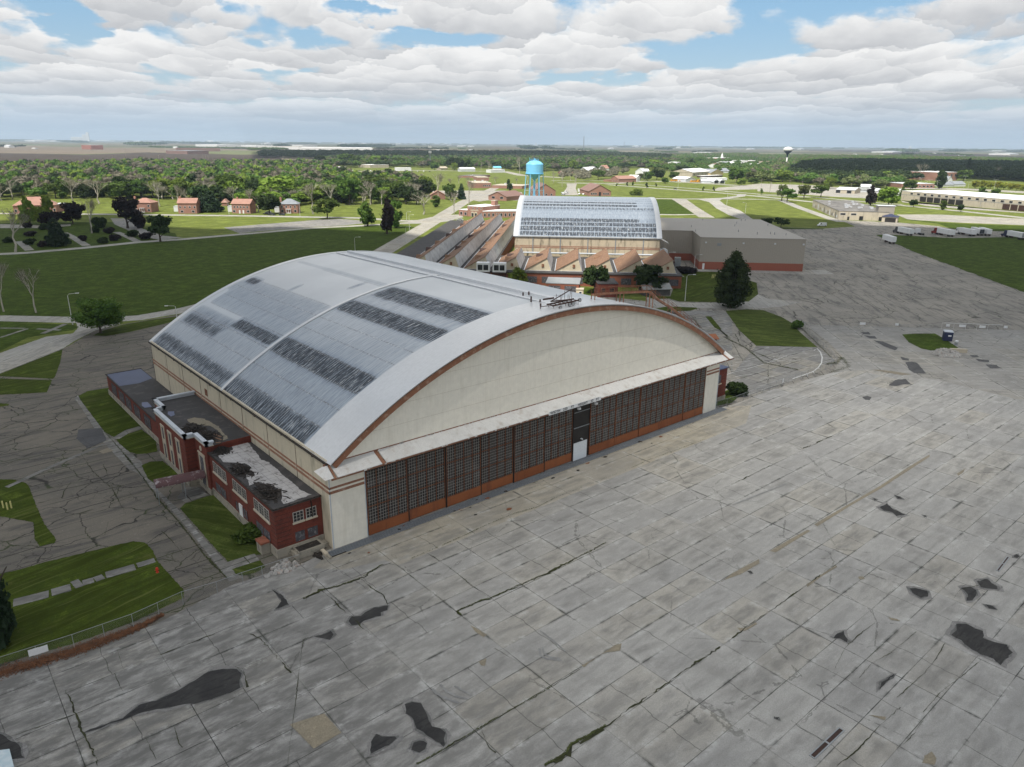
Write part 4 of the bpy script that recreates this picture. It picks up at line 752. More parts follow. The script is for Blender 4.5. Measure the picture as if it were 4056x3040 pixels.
# tracks in front of the doors
m=MB()
for k in range(6): m.box(-1.3 if k<5 else 1,88,-.35-.27*k,-.24-.27*k,.0,.07)
m.build('door_track','mast_grey',HG,sep=True)
m=MB(); m.box(-1.3,88,-1.85,-.15,.0,.036); m.build('track_bed','charred',HG)
m=MB(); m.box(-1.4,88.2,-2.05,-1.86,0,.10); m.box(-1.6,-1.3,-2.0,-.2,0,.35); m.build('track_kerb','plinth',HG,sep=True)
# stair and rail over the right shoulder of the roof
m=MB(); rail=MB(); pts=[(52.5,27.2),(56,27.05),(62,26.5),(67.5,26.0),(70,24.2),(74,22.2),(78,19.7),(82,17.2),(84.5,15.4)]
for (xa,za),(xb,zb) in zip(pts[:-1],pts[1:]):
    m.bar((xa,4.2,za),(xb,4.2,zb),.8,.16); m.bar((xa,3.8,za+.05),(xb,3.8,zb+.05),.06,.3); m.bar((xa,4.6,za+.05),(xb,4.6,zb+.05),.06,.3)
    rail.bar((xa,3.8,za+1.15),(xb,3.8,zb+1.15),.05); rail.bar((xa,3.8,za+.6),(xb,3.8,zb+.6),.035); rail.bar((xa,4.6,za+1.15),(xb,4.6,zb+1.15),.05)
    n=max(1,int(abs(xb-xa)/1.25))
    for i in range(n): x=xa+(xb-xa)*i/n; z=za+(zb-za)*i/n; rail.bar((x,3.8,z),(x,3.8,z+1.15),.05); rail.bar((x,4.6,z),(x,4.6,z+1.15),.04)
for x in (52.6,59,60,67.3,68.2,74,79): 
    zz=np.interp(x,[p_[0] for p_ in pts],[p_[1] for p_ in pts]); zr=ZA-RA+math.sqrt(RA*RA-(x-XC)**2); m.bar((x,3.8,zz+.1),(x,3.8,zr-.1),.12); m.bar((x,4.6,zz+.1),(x,4.6,zr-.1),.12)
st=m.build('roof_walkway','trim_rust',HG); rail.build('handrail','rust_steel',st)
m=MB()
for x,y,h in ((41.2,7.3,.9),(42,6,.5),(43.4,11.8,.6),(44.8,11.9,.55),(40.2,3.9,.4),(79.5,66,.8)): m.tube([(x,y,26.8 if x<60 else 16.8),(x,y,27.0+h if x<60 else 17.8)],.13,8)
m.build('vent_pipe','dark_rust',HG,sep=True)
# right-hand lean-to
def windows(parent,face,spans,z0,z1,mat='dark_glass',frame='muntin',cols=2,rows=3,sill='stone_trim',out=-1,name='window',bars=True):
    """face=('x',X) or ('y',Y): windows in a wall plane; out = direction of the outside"""
    ax,c=face
    for a,b in spans:
        fr=MB(); gl=MB(); si=MB(); lo,hi=min(a,b),max(a,b)
        def B(m,u0,u1,z_0,z_1,d0,d1):
            p0,p1=sorted((c+out*d0,c+out*d1))
            if ax=='x': m.box(p0,p1,u0,u1,z_0,z_1)
            else: m.box(u0,u1,p0,p1,z_0,z_1)
        B(gl,lo+.05,hi-.05,z0+.05,z1-.05,.003,.02)
        B(fr,lo-.04,hi+.04,z0-.04,z0+.05,.0,.07);B(fr,lo-.04,hi+.04,z1-.05,z1+.04,0,.07);B(fr,lo-.04,lo+.05,z0+.05,z1-.05,0,.07);B(fr,hi-.05,hi+.04,z0+.05,z1-.05,0,.07)
        if bars:
            for k in range(1,cols): u=lo+(hi-lo)*k/cols; B(fr,u-.03,u+.03,z0+.05,z1-.05,.022,.06)
            for k in range(1,rows): z=z0+(z1-z0)*k/rows; B(fr,lo+.05,hi-.05,z-.02,z+.02,.022,.05)
        w_=fr.build(name,frame,parent); gl.build('pane',mat,w_)
        if sill: B(si,lo-.15,hi+.15,z0-.26,z0-.045,0,.14); si.build('sill',sill,w_)
LR=thing('brick_lean_to','dark red brick lean-to against the right end of the big hangar','annex',(0,0,0))
m=MB(); m.box(86.25,93.2,2.6,58,.9,7.0); m.build('wall','brick_dark',LR)
m=MB(); m.box(86.24,93.3,2.5,58.1,0,.9); m.build('plinth','plinth',LR)
m=MB(); m.box(86.22,93.4,2.4,58.2,7.0,7.18); m.build('roof','roof_wet_blue',LR)
windows(LR,('y',2.6),[(88.0,91.2)],4.0,5.9,'boarded','brick_dark',1,1); windows(LR,('y',2.6),[(87.5,89.6)],1.2,3.0,'boarded','brick_dark',1,1,None)
m=MB()
for z in np.arange(1.6,6.9,.62): m.box(91.4,93.215,2.585,2.6,z,z+.04)
m.build('brick_groove','charred',LR)
m=MB(); m.tube([(88.6,1.4,7.2),(88.6,1.4,9.4)],.04,6); 
# ------------------------------------------------------------------ left annex
AX=thing('brick_annex','derelict dark red brick annex with collapsing flat roof and white cornice beside the hangar','annex',(0,0,0))
m=MB(); m.box(-6.55,-.06,2.55,26,1.25,6.9); m.box(-6.9,-.06,26,51.6,1.0,8.1); m.box(-8.4,-6.9,31.2,46.4,1.0,8.1); m.box(-7,-.06,51.6,87.2,1.1,4.3); m.build('wall','brick_dark',AX)
m=MB(); m.box(-6.7,-.06,2.4,26.0,0,1.25); m.box(-7.0,-.06,26,51.7,0,1.0); m.box(-8.5,-6.95,31.1,46.5,0,1.0); m.box(-7.15,-.06,51.7,87.3,0,1.1); m.build('plinth','plinth',AX)
m=MB(); m.box(-6.75,-.06,2.35,26.0,6.9,7.06); m.box(-6.6,-.06,26,51.3,7.4,7.5) ; m.box(-7.15,-.06,51.75,87.4,4.3,4.42); m.build('roof','roof_black',AX)
m=MB(); m.box(-6.62,-.06,26.1,51.5,8.1,8.112); m.box(-8.1,-6.62,31.4,46.2,8.1,8.112); m.build('flat_roof','roof_black',AX)
# parapet + cornice
m=MB()
def run(m,pts,w,z0,z1,off=0):
    for (xa,ya),(xb,yb) in zip(pts[:-1],pts[1:]):
        m.box(min(xa,xb)-w/2,max(xa,xb)+w/2,min(ya,yb)-w/2,max(ya,yb)+w/2,z0,z1)
cpts=[(-.4,51.45),(-6.85,51.45),(-6.85,46.45),(-8.3,46.45),(-8.3,31.15),(-6.75,31.15),(-6.75,26.1),(-6.0,26.1)]
for (a,b) in zip(cpts[:-1],cpts[1:]):
    pass
run(m,cpts,.34,8.11,8.55); run(m,cpts,.62,8.55,8.78); m.build('cornice','white_trim',AX)
m=MB(); run(m,cpts,.46,8.0,8.11); m.build('cornice_underside','stone_trim',AX)
m=MB(); m.box(-6.82,-6.62,2.3,26,7.06,7.16); m.box(-6.82,-.1,2.28,2.45,7.06,7.16); m.box(-7.2,-7.05,51.8,87.4,4.42,4.5); m.box(-7.2,-.1,87.3,87.45,4.42,4.5); m.build('roof_edging','charred',AX,sep=True)
def rpatch(name,pts,mat,z,j=.12,h=.02):
    out=[]
    for i,a in enumerate(pts):
        b=pts[(i+1)%len(pts)]; n=max(1,int(math.dist(a,b)/.5))
        for k in range(n): t_=k/n; out.append((a[0]+(b[0]-a[0])*t_+random.uniform(-j,j),a[1]+(b[1]-a[1])*t_+random.uniform(-j,j)))
    out=[(min(max(x,-6.6 if y<26 else -8.0),-.3),y) for x,y in out]
    o=flat(name,out,mat,z); del o['kind']; o.parent=AX; return o
rpatch('roof_tiles',[(-5.1,24.1),(-3.4,24.5),(-2.5,28.7),(-1.6,28.2),(-0.5,26.9),(-1.6,18.3),(-1.1,16.8),(-1.4,8.7),(-1.5,5.4),(-0.9,3.3),(-5.0,3.1),(-4.0,6.1),(-3.6,8.1),(-4.8,11.5),(-6.2,11.2),(-5.4,14.5),(-3.8,16.8),(-3.9,18.3),(-5.1,19.8),(-6.1,21.0),(-6.1,24.0)],'roof_tiles_grey',7.075)
rpatch('roof_tiles',[(-5.4,39.3),(-4.2,39.5),(-3.1,37.8),(-2.5,33.1),(-2.9,29.4),(-3.1,27.0),(-4.1,26.6),(-3.3,31.1),(-3.4,33.9),(-4.7,35.6),(-5.5,36.9)],'tan_patch',8.125)
rpatch('roof_puddle',[(-6.6,45.1),(-5.8,44.5),(-6.3,42.6),(-7.0,42.3),(-7.0,43.9)],'puddle_blue',8.128,.03)
o=flat('wet_roof',[(-6.9,87.1),(-.3,87.1),(-.3,78.5),(-3.4,76.6),(-6.9,77.2)],'roof_wet_blue',4.43); del o['kind']; o.parent=AX
o=flat('roof_puddle',[(-6.6,60.5),(-5.4,60.2),(-5.3,63.6),(-6.2,64.0),(-6.7,62)],'puddle_blue',4.432); del o['kind']; o.parent=AX
rpatch('roof_hole',[(-4.7,31.2),(-3.4,30.9),(-3.5,27.9),(-4.6,25.8),(-5.8,25.5),(-5.3,28.2)],'door_dark',8.135,.1)
m=MB(); hh=[(-4.5,30.7),(-3.8,28.2),(-4.8,29.0),(-4.2,27.0),(-5.3,26.3),(-4.6,26.1),(-5.6,31.3),(-4.4,31.0)]
for i in range(0,8,2): m.bar((*hh[i],8.2),(*hh[i+1],8.16),.28,.08)
m.build('exposed_rafter','shingle_brown',AX,sep=True)
def heap(name,c,rx,ry,z,mat,h=.5,n=90,parent=None,seed=1,l=(.3,1.1)):
    rr=random.Random(seed); m=MB()
    for i in range(n):
        a=rr.random()*6.283; q=min(1.5,abs(rr.gauss(0,.6))); x=c[0]+rx*q*math.cos(a); y=c[1]+ry*q*math.sin(a); zz=z+.06+h*max(0,1-q*q)*rr.uniform(.3,1); L=rr.uniform(*l); b=rr.random()*3.14
        m.bar((x-L/2*math.cos(b),y-L/2*math.sin(b),zz+rr.uniform(-.1,.12)),(x+L/2*math.cos(b),y+L/2*math.sin(b),zz+rr.uniform(-.1,.12)),rr.uniform(.05,.16),.04)
    return m.build(name,mat,parent)
for i,(s_,rx,ry,z) in enumerate([((-6.0,34.2),1.5,2.6,8.12),((-5.2,30.0),1.3,2.2,8.12),((-4.9,25.7),1.0,2.2,7.07),((-5.3,16.7),1.1,2.6,7.07),((-5.2,7.5),1.3,3.3,7.07)]):
    o=flat('charred_felt',[(min(max(s_[0]+rx*1.1*math.cos(a)*random.uniform(.45,1.35),-6.6 if z<8 else -8),-.3),s_[1]+ry*1.05*math.sin(a)*random.uniform(.45,1.35)) for a in np.linspace(0,6.2,30)],'charred',z+.025); del o['kind']; o.parent=AX
    heap('charred_debris',s_,rx*1.05,ry*1.05,z,'charred',.5,170,AX,i)['kind']='stuff'
o=flat('roof_felt_strip',[(-1.35,2.7),(-.1,2.7),(-.1,51),(-1.2,51),(-1.7,40),(-1.1,30),(-1.6,20),(-1.2,12)],'roof_black',8.14); 
bpy.data.objects.remove(o)
# windows of the annex
for sp in ((19.3,24.7),(11.8,16.9),(4.2,9.3)):
    w=(sp[1]-sp[0])/3
    for k in range(3): windows(AX,('x',-6.55),[(sp[0]+w*k+.12,sp[0]+w*(k+1)-.12)],4.55,6.15,'dark_glass','muntin',2,4,None)
    m=MB(); m.box(-6.72,-6.55,sp[0]-.1,sp[1]+.1,4.25,4.5); m.build('window_sill','stone_trim',AX)
for sp in ((20.2,24.6),(15.2,16.6),(12.2,13.8),(4.5,9.2)): windows(AX,('x',-6.55),[sp],1.35,2.95,'boarded','brick_dark',2,1,None)
m=MB(); m.box(-6.68,-6.55,13.9,15.1,.95,3.0); m.build('side_door','white_paint',AX)
for sp in ((-4.1,-2.7),(-2.3,-.9)): windows(AX,('y',2.55),[sp],4.35,5.75,'dark_glass','muntin',3,3,'stone_trim')
for sp in ((-4.1,-2.65),(-2.35,-.8)): windows(AX,('y',2.55),[sp],1.4,2.95,'boarded','brick_dark',1,1,None)
for yc in (42.6,38.9,34.8):
    m=MB(); m.box(-8.5,-8.4,yc+.55,yc+.95,1.0,6.6); m.box(-8.5,-8.4,yc-.95,yc-.55,1.0,6.6); m.box(-8.52,-8.4,yc-1.0,yc+1.0,6.6,6.95); m.box(-8.47,-8.4,yc-.55,yc+.55,3.6,4.4); w_=m.build('tall_window','stone_trim',AX)
    m=MB(); m.box(-8.42,-8.402,yc-.55,yc+.55,1.0,3.6); m.box(-8.42,-8.402,yc-.55,yc+.55,4.4,6.6); m.build('boarding','boarded',w_)
m=MB(); m.box(-7.0,-6.9,27.2,29.8,1.0,6.0); m.box(-7.03,-6.9,27.0,30,6.0,6.25); w_=m.build('entrance_surround','stone_trim',AX)
m=MB(); m.box(-7.02,-6.999,27.7,29.3,1.0,5.7); m.build('boarding','boarded',w_)
m=MB(); V=[(-7.0+.0,28.5+.42*math.cos(a),7.0+.42*math.sin(a)) for a in np.linspace(0,6.28,17)[:-1]]; m.add(V+[(-6.89,y,z) for x,y,z in V],[tuple(range(16))]+[(i,(i+1)%16,(i+1)%16+16,i+16) for i in range(16)]); m.build('round_medallion','stone_trim',AX)
for sp in ((83.8,79.8),(78,74),(72.9,69),(67,63),(60.2,56.2)): windows(AX,('x',-7.0),[(sp[1],sp[0])],1.4,3.6,'boarded','dark_rust',3,1,None)
m=MB()
for z in np.arange(1.6,6.8,.62):
    m.box(-6.57,-4.5,2.535,2.55,z,z+.04); m.box(-6.565,-6.55,2.56,4.0,z,z+.04); m.box(-8.415,-8.4,31.25,33.4,z,z+.04); m.box(-8.4,-6.95,31.185,31.2,z,z+.04)
m.build('brick_groove','charred',AX)
m=MB(); m.tube([(-1.6,2.3,6.95),(-1.5,2.45,6.2),(-1.45,2.48,4.2)],.07,6); m.build('hanging_pipe','charred',AX)
# awning over the entrance path
AW=thing('entrance_awning','peeling maroon barrel awning on thin posts over the path to the annex door','awning',(0,0,0))
m=MB(); prof=[]; 
a0=Vector((-7.0,28.2,0)); a1=Vector((-13.9,29.1,0)); dv=(a1-a0); L=dv.length; dv.normalize(); nv=Vector((-dv.y,dv.x,0))
V=[];n=10
for i in (0,1):
    for k in range(n+1):
        an=math.pi*k/n; q=a0+dv*(L*i)+nv*(1.35*math.cos(an)); V.append((q.x,q.y,2.75+.75*math.sin(an)))
m.add(V,[(k,k+1,n+2+k,n+1+k) for k in range(n)]+[tuple(range(n+1)),tuple(range(n+1,2*n+2))]); m.build('cover','awning_maroon',AW)
m=MB()
for u in (.45,.98):
    for sgn in (-1,1): q=a0+dv*(L*u)+nv*(1.3*sgn); m.bar((q.x,q.y,0),(q.x,q.y,2.8),.09)
m.build('post','galvanised',AW,sep=True)
# steps, sunken yard and rubble at the near corner of the annex
YD=thing('concrete_loading_well','broken concrete retaining well with rusty stains at the near corner of the brick annex','retaining wall',(0,0,0))
m=MB(); m.box(-4.6,-1.0,.6,2.35,0,.95); m.box(-1.0,-.1,1.2,2.3,0,.55); m.box(-4.9,-4.6,.4,2.35,0,.7); m.build('wall','plinth',YD)
m=MB(); m.box(-4.4,-1.3,.8,2.2,.951,.965); m.build('puddled_top','charred',YD)
m=MB(); m.box(-1.75,-1.3,-1.1,.3,0,.5); m.build('kerb_block','stone_trim',YD)
ST=thing('brick_capped_stoop','small concrete stoop with an orange brick cap beside the annex side wall','stoop',(0,0,0))
m=MB(); m.box(-7.9,-6.75,4.6,6.2,0,1.5); m.build('base','plinth',ST); m=MB(); m.box(-8.0,-6.74,4.5,6.3,1.5,1.75); m.build('cap','brick_red',ST)
# rooftop light rig
RG=thing('rooftop_light_rig','toppled rusty steel light rig with round floodlights lying on the hangar roof ridge','light rig',(0,0,0))
m=MB(); z=27.45
for y in (1.0,2.9): m.bar((38.6,y+.4,z+.1),(46.8,y-.5,z+.55),.14,.28)
for i in range(7): x=39+i*1.25; m.bar((x,1.3,z+.15+.05*i),(x,3.2,z+.15+.05*i),.1,.12)
m.bar((39.5,2.9,z+.7),(47,3.6,z+2.3),.16); m.bar((39.5,2.9,z+.7),(45.5,1.6,z+.7),.22)
m.bar((41,1.2,z+.2),(43,2.6,z+1.7),.1); m.bar((44,1.2,z+.3),(46.2,3,z+2.1),.1); m.bar((38,4,z+1.1),(41,3.4,z+1.2),.2,.3)
for x,zt in ((40.6,2.2),(43.4,2.6),(45.8,2.9),(42,1.8),(44.6,1.7)): m.bar((x,2.2,z),(x,2.2,z+zt),.07)
m.bar((40,2.4,z+1.8),(43.4,2.4,z+1.8),.04); m.bar((36.6,3.4,z-.1),(39.5,2.2,z),.12); m.bar((36.6,3.4,z-.6),(36.6,3.4,z),.14)
for x,y in ((39,1.3),(39.2,3.2),(46.5,.6),(46.3,2.6),(42.8,1.1),(42.8,3)): m.bar((x,y,26.6),(x,y,z+.3),.1)
m.build('frame','dark_rust',RG)
for x,y,zz in ((40.1,.1,27.2),(42.9,-.1,27.55),(44.0,-.2,27.65),(46.9,.4,28.0)):
    m=MB(); P_=[]
    d=Vector((-.25,-1,.1)).normalized(); c=Vector((x,y,zz))
    m.tube([c-d*-.02,c+d*.1,c-d*.35,c-d*.5],[.42,.42,.32,.12],14); m.bar(c-d*.3,c-d*.9+Vector((0,0,.1)),.08); lm=m.build('floodlight','dark_rust',RG)
    m=MB(); m.tube([c+d*.09,c+d*.13],[.36,.36],14); m.build('lens','galvanised',lm)
k_=.66; RG.scale=(k_,k_,.8); RG.location=(43.6*(1-k_),1.2*(1-k_),26.9*.2)
# ------------------------------------------------------------------ generic building
def frame_of(p0,p1): 
    a=Vector(p0);b=Vector(p1);d=b-a; return a,d.length,math.atan2(d.y,d.x)
def bldg(name,label,cat,bx,depth,kind='gable_along',roofh=2.5,wall='brick_far',roof='red_tile',group=None,win=None,over=.5,chim=None,extra=None,h=None,winmat='dark_glass',door=None,length=None,frame='white_paint',vents=0):
    p0,p1,hh=bx; h=h or hh; a,L,rz=frame_of(p0,p1); L=length or L
    T=thing(name,label,cat,(a.x,a.y,0),rz,group)
    D=depth; m=MB(); m.box(0,L,0,D,0,h)
    if kind=='gable_along':  # ridge parallel to the front
        m2=MB(); m2.add([(-over,-over,h-.05),(L+over,-over,h-.05),(L+over,D/2,h+roofh),(-over,D/2,h+roofh),(-over,D+over,h-.05),(L+over,D+over,h-.05),(-over,-over,h-.2),(L+over,-over,h-.2),(L+over,D+over,h-.2),(-over,D+over,h-.2)],[(0,1,2,3),(3,2,5,4),(6,9,8,7),(0,6,7,1),(4,5,8,9)])
        m.add([(0,0,h),(0,D,h),(0,D/2,h+roofh-.15)],[(0,1,2)]); m.add([(L,0,h),(L,D,h),(L,D/2,h+roofh-.15)],[(0,1,2)])
    elif kind=='gable_across':
        m2=MB(); m2.add([(-over,-over,h-.1),(L/2,-over,h+roofh),(L/2,D+over,h+roofh),(-over,D+over,h-.1),(L+over,-over,h-.1),(L+over,D+over,h-.1),(-over,-over,h-.3),(L/2,-over,h+roofh-.25),(L+over,-over,h-.3),(-over,D+over,h-.3),(L/2,D+over,h+roofh-.25),(L+over,D+over,h-.3)],[(0,1,2,3),(1,4,5,2),(0,6,7,1),(1,7,8,4),(3,2,10,9),(2,5,11,10),(0,3,9,6),(4,8,11,5)])
        m.add([(0,0,h),(L,0,h),(L/2,0,h+roofh-.25)],[(0,1,2)]); m.add([(0,D,h),(L,D,h),(L/2,D,h+roofh-.25)],[(0,1,2)])
    elif kind=='hip':
        r=min(L,D)/2*.95; m2=MB(); m2.add([(-over,-over,h),(L+over,-over,h),(L+over,D+over,h),(-over,D+over,h)]+([(r,D/2,h+roofh),(L-r,D/2,h+roofh)] if L>=D else [(L/2,r,h+roofh),(L/2,D-r,h+roofh)]),[(0,3,2,1),(0,1,5,4),(1,2,5),(2,3,4,5),(3,0,4)] if L>=D else [(0,3,2,1),(0,1,4),(1,2,5,4),(2,3,5),(3,0,4,5)])
    else:
        m2=MB(); m2.box(-.15,L+.15,-.15,D+.15,h,h+.25)
        pr=MB(); 
    m.build('wall',wall,T); rf=m2.build('roof',roof,T)
    if kind=='flat' and vents:
        rr=random.Random(int(L*10))
        for i in range(vents):
            q=MB(); x,y=rr.uniform(.1,.9)*L,rr.uniform(.1,.9)*D; s=rr.uniform(.5,1.3); q.box(x-s,x+s,y-s,y+s,h+.25,h+.25+s*.9); q.box(x-s*1.15,x+s*1.15,y-s*1.15,y+s*1.15,h+.25+s*.9,h+.4+s*.9); q.build('roof_vent','light_metal',T)
    if chim:
        q=MB(); x,y=chim[0]*L,chim[1]*D; q.box(x-.6,x+.6,y-.6,y+.6,h*.6,h+roofh+1.2); q.build('chimney',wall,T)
    for w_ in (win or []):
        # (u0,u1,n,z0,z1,width)
        u0,u1,n,z0,z1,ww=w_
        for k in range(n):
            u=(u0+(u1-u0)*(k/(n-1) if n>1 else .5))*L; f=MB(); f.box(u-ww/2-.12,u+ww/2+.12,-.06,-.0,z0-.12,z1+.12); fo=f.build('window',frame,T)
            g_=MB(); g_.box(u-ww/2,u+ww/2,-.09,-.061,z0,z1); g_.build('pane',winmat,fo)
    for dd_ in (door or []):
        u,ww,zz,mat=dd_; f=MB(); f.box(u*L-ww/2,u*L+ww/2,-.1,-.001,0,zz); f.build('door',mat,T)
    if extra: extra(T,L,D,h)
    return T
# houses of the old base
def porch(T,L,D,h):
    m=MB(); m.box(L*.36,L*.64,-1.2,-.0,0,.4); m.box(L*.36,L*.64,-1.3,0,2.9,3.2); m.build('porch_roof','white_paint',T)
    for u in (.38,.5,.62): q=MB(); q.box(L*u-.12,L*u+.12,-1.15,-.95,.4,2.9); q.build('porch_post','white_paint',T)
bldg('brick_house','two-storey brick house with a hipped red tile roof and white porch, leftmost of the row','house',((111.7,529.6),(121.6,520.5),6.9),11,'hip',3.2,'brick_far','red_tile',None,[(.14,.86,2,4.0,5.4,1.3),(.14,.86,2,.9,2.4,1.6)],chim=(-.02,.4),extra=porch)
bldg('brick_house','brick house with gabled red tile roof, second in the row behind the long lawn','house',((134.3,499.3),(145.1,491.8),7.6),10,'gable_along',3.3,'brick_far','red_tile',None,[(.12,.9,4,4.0,5.3,1.1),(.2,.8,2,.9,2.3,1.8)],chim=(.05,.5))
bldg('garden_shed','white shed attached beside the gabled red-roofed house, second in the row','shed',((136.8,518.2),(139.3,516.5),3.7),6,'flat',0,'white_paint','light_metal')
bldg('brick_house','brick house with gabled red roof and two white arched doors, third in the row','house',((166.8,480.3),(176.6,470.1),7.0),10,'gable_along',3.3,'brick_far','red_tile',None,[(.15,.85,5,4.0,5.3,1.1),(.12,.88,2,.9,2.3,1.8)],chim=(.2,.5),door=[(.42,1.1,2.4,'white_paint'),(.62,1.1,2.4,'white_paint')])
bldg('garden_shed','white shed beside the third brick house of the row','shed',((168.7,494.0),(171.3,492.2),3.9),6,'flat',0,'white_paint','light_metal')
bldg('brick_house','brick house with grey-blue hipped roof, white porch columns and a tall chimney','house',((195.1,460.8),(206.2,453.1),6.7),11,'hip',3.6,'brick_far','grey_shingle',None,[(.15,.85,4,4.0,5.4,1.1),(.16,.86,2,.9,2.5,1.6)],chim=(.06,.35),extra=porch)
bldg('garden_shed','white box-like shed left of the grey-roofed brick house','shed',((195.2,469.9),(198.2,467.8),3.8),6,'flat',0,'white_paint','light_metal')
bldg('red_roof_house','red-tiled house half hidden behind dark trees between the second and third houses','house',((184.3,549.9),(187.8,547.6),2.6),9,'hip',3,'brick_far','red_tile')
bldg('barracks','long low brick barracks with a hipped orange-red roof behind bright green trees','barracks',((40.2,562.1),(65.9,555.4),5.7),16,'hip',5.5,'brick_far','red_tile',None,[(.05,.95,7,1.2,3,1.3)])
bldg('flat_brick_wing','flat grey-roofed brick wing at the right end of the red-roofed barracks','building',((67.2,560.2),(75.7,571.9),5.4),12,'flat',0,'brick_far','light_metal',vents=1)
bldg('brick_house','brick house behind bare trees left of the diagonal road','house',((370.1,517.2),(381.8,509.4),4.0),12,'gable_across',4,'brick_far','red_tile')
# fire station and its wings
def arches(T,L,D,h):
    for u in (.34,.55):
        m=MB(); n=8; V=[(L*u-1.4,-.12,0),(L*u+1.4,-.12,0)]+[(L*u+1.4*math.cos(math.pi*k/n),-.12,2.4+1.4*math.sin(math.pi*k/n)) for k in range(n+1)]
        V+= [(x,-.001,z) for x,_,z in V]; k=len(V)//2; m.add(V,[tuple(range(k)),tuple(range(k,2*k))[::-1]]+[(i,(i+1)%k,(i+1)%k+k,i+k) for i in range(k)]); o=m.build('arched_doorway','stone_trim',T)
        m=MB(); m.box(L*u-.9,L*u+.9,-.16,-.121,0,2.6); m.build('door','dark_glass',o)
    m=MB(); m.box(L*.2,L*.72,-.09,-.001,4.3,5.0); m.build('stone_band','stone_trim',T)
bldg('brick_headquarters','two-storey brick headquarters block with stone arched doorways and a white flat roof','building',((296.1,361.3),(299.9,348.0),7.4),22,'flat',0,'brick_far','white_roof',None,[(.12,.9,4,5.6,6.7,.9),(.86,.95,1,1.2,2.6,1.2)],extra=arches)
bldg('brick_wing','low brick wing with wide arched window left of the headquarters block','building',((295.2,370.7),(295.9,361.4),4.3),14,'flat',0,'brick_far','white_roof',None,[(.3,.8,2,.8,2.8,2.2)])
bldg('brick_wing','long low brick wing with white flat roof running right from the headquarters block','building',((299.0,346.6),(322.0,332.6),4.4),14,'flat',0,'brick_far','white_roof',None,[(.05,.95,9,.9,3.0,1.2)])
bldg('brick_tower','square brick chimney tower rising from the headquarters roof','tower',((313.8,355.5),(315.0,352.5),10.9),4.5,'flat',0,'brick_far','stone_trim')
# gabled brick halls
bldg('gabled_brick_hall','brick garage hall with brown gable roof and two dark openings by the diagonal road','hall',((411.9,481.2),(417.3,461.1),3.9),30,'gable_across',4.2,'brick_far','brown_shingle',None,[(.28,.74,2,1.6,3.6,3.4)])
bldg('gabled_brick_hall','brick hall with white-edged gable standing right behind the blue water tower','hall',((475.1,485.1),(492.7,473.6),6.4),42,'gable_across',6.5,'brick_far','brown_shingle',None,[(.55,.8,2,1.5,3.4,1.6)])
bldg('gabled_brick_hall','brick hall with brown gable, central door and six front windows behind the rear hangar','hall',((533.4,466.1),(553.1,453.3),4.8),44,'gable_across',6.5,'brick_far','brown_shingle',None,[(.13,.32,3,1.4,3.2,1.6),(.68,.87,3,1.4,3.2,1.6)],door=[(.5,2.2,4,'dark_glass')])
bldg('gabled_brick_hall','small brick building with red gable roof beside a white shed, across the green','hall',((774.4,655.0),(772.5,638.7),5.0),34,'gable_across',4,'brick_far','red_tile',None,[(.2,.8,3,1.2,2.8,1.2)])
bldg('flat_brick_wing','low flat brick annexe left of the small red-gabled building','building',((777.1,671.3),(778.8,659.5),2.8),14,'flat',0,'brick_far','brown_shingle')
bldg('white_shed','white gabled shed right of the small red-gabled brick building','shed',((817.8,660.2),(822.8,647.9),5.8),16,'gable_along',3,'white_paint','white_roof')
bldg('flat_brick_block','flat-roofed brick block with a row of four windows at the end of the diagonal road','building',((514.7,640.4),(534.6,628.6),5.8),50,'flat',0,'brick_far','tan_stucco',None,[(.6,.9,4,2,3.6,1.6)],vents=5)
bldg('flat_brick_block','long low tan-roofed block right of the brick block behind bare trees','building',((535.4,628.1),(555.5,596.7),3.3),34,'flat',0,'brick_far','tan_stucco',vents=4)
bldg('flat_brick_block','stepped brick block with pale roof behind the bare trees','building',((629.8,777.7),(644.4,769.8),4.5),40,'flat',0,'brick_far','stone_trim')
bldg('flat_grey_block','low grey-roofed block among the bare trees left of the stepped brick block','building',((666.4,872.8),(681.1,844.9),2.8),50,'flat',0,'brick_far','roof_gravel',vents=3)
# flat tan building and tower
def tanx(T,L,D,h):
    m=MB(); m.box(L*.80,L*1.12,2,11,0,10.5); m.build('stair_tower','tan_panel',T)
    m=MB(); m.box(L*.78,L*1.14,1.6,11.4,10.5,10.8); m.build('tower_cap','light_metal',T)
    for k,u in enumerate((.06,.10,.17,.22,.30,.36,.43,.5,.56,.66,.74,.84,.92)):
        y=u*D; m=MB(); zz=4.6 if k%3==1 else 3.0; m.box(-.1,-.001,y-1.6,y+1.6,.1 if k%3==1 else 1.2,zz); m.build('window','dark_glass' if k%2 else 'light_metal',T)
    for k in range(6): m=MB(); m.box(-.16,-.02,D*k/6+.1,D*k/6+.5,0,h); m.build('pilaster','tan_stucco',T)
bldg('flat_roofed_workshop','long flat tan workshop with gravel roof, small roof cowls and a square stair tower','workshop',((504.4,183.9),(524.7,157),6.2),119,'flat',0,'tan_stucco','roof_gravel',None,[(.08,.30,2,3.6,4.9,3.6)],vents=14,extra=tanx,door=[(.2,1.4,2.5,'dark_glass'),(.46,2.6,3,'dark_glass'),(.86,3,2.8,'dark_glass')])
bldg('open_garage','small open-fronted garage with a dark shallow hip roof at the corner of the tan workshop','garage',((516.1,157.6),(519.4,148.0),3.7),10,'hip',1.8,'tan_stucco','navy',door=[(.55,7,3.0,'door_dark')])
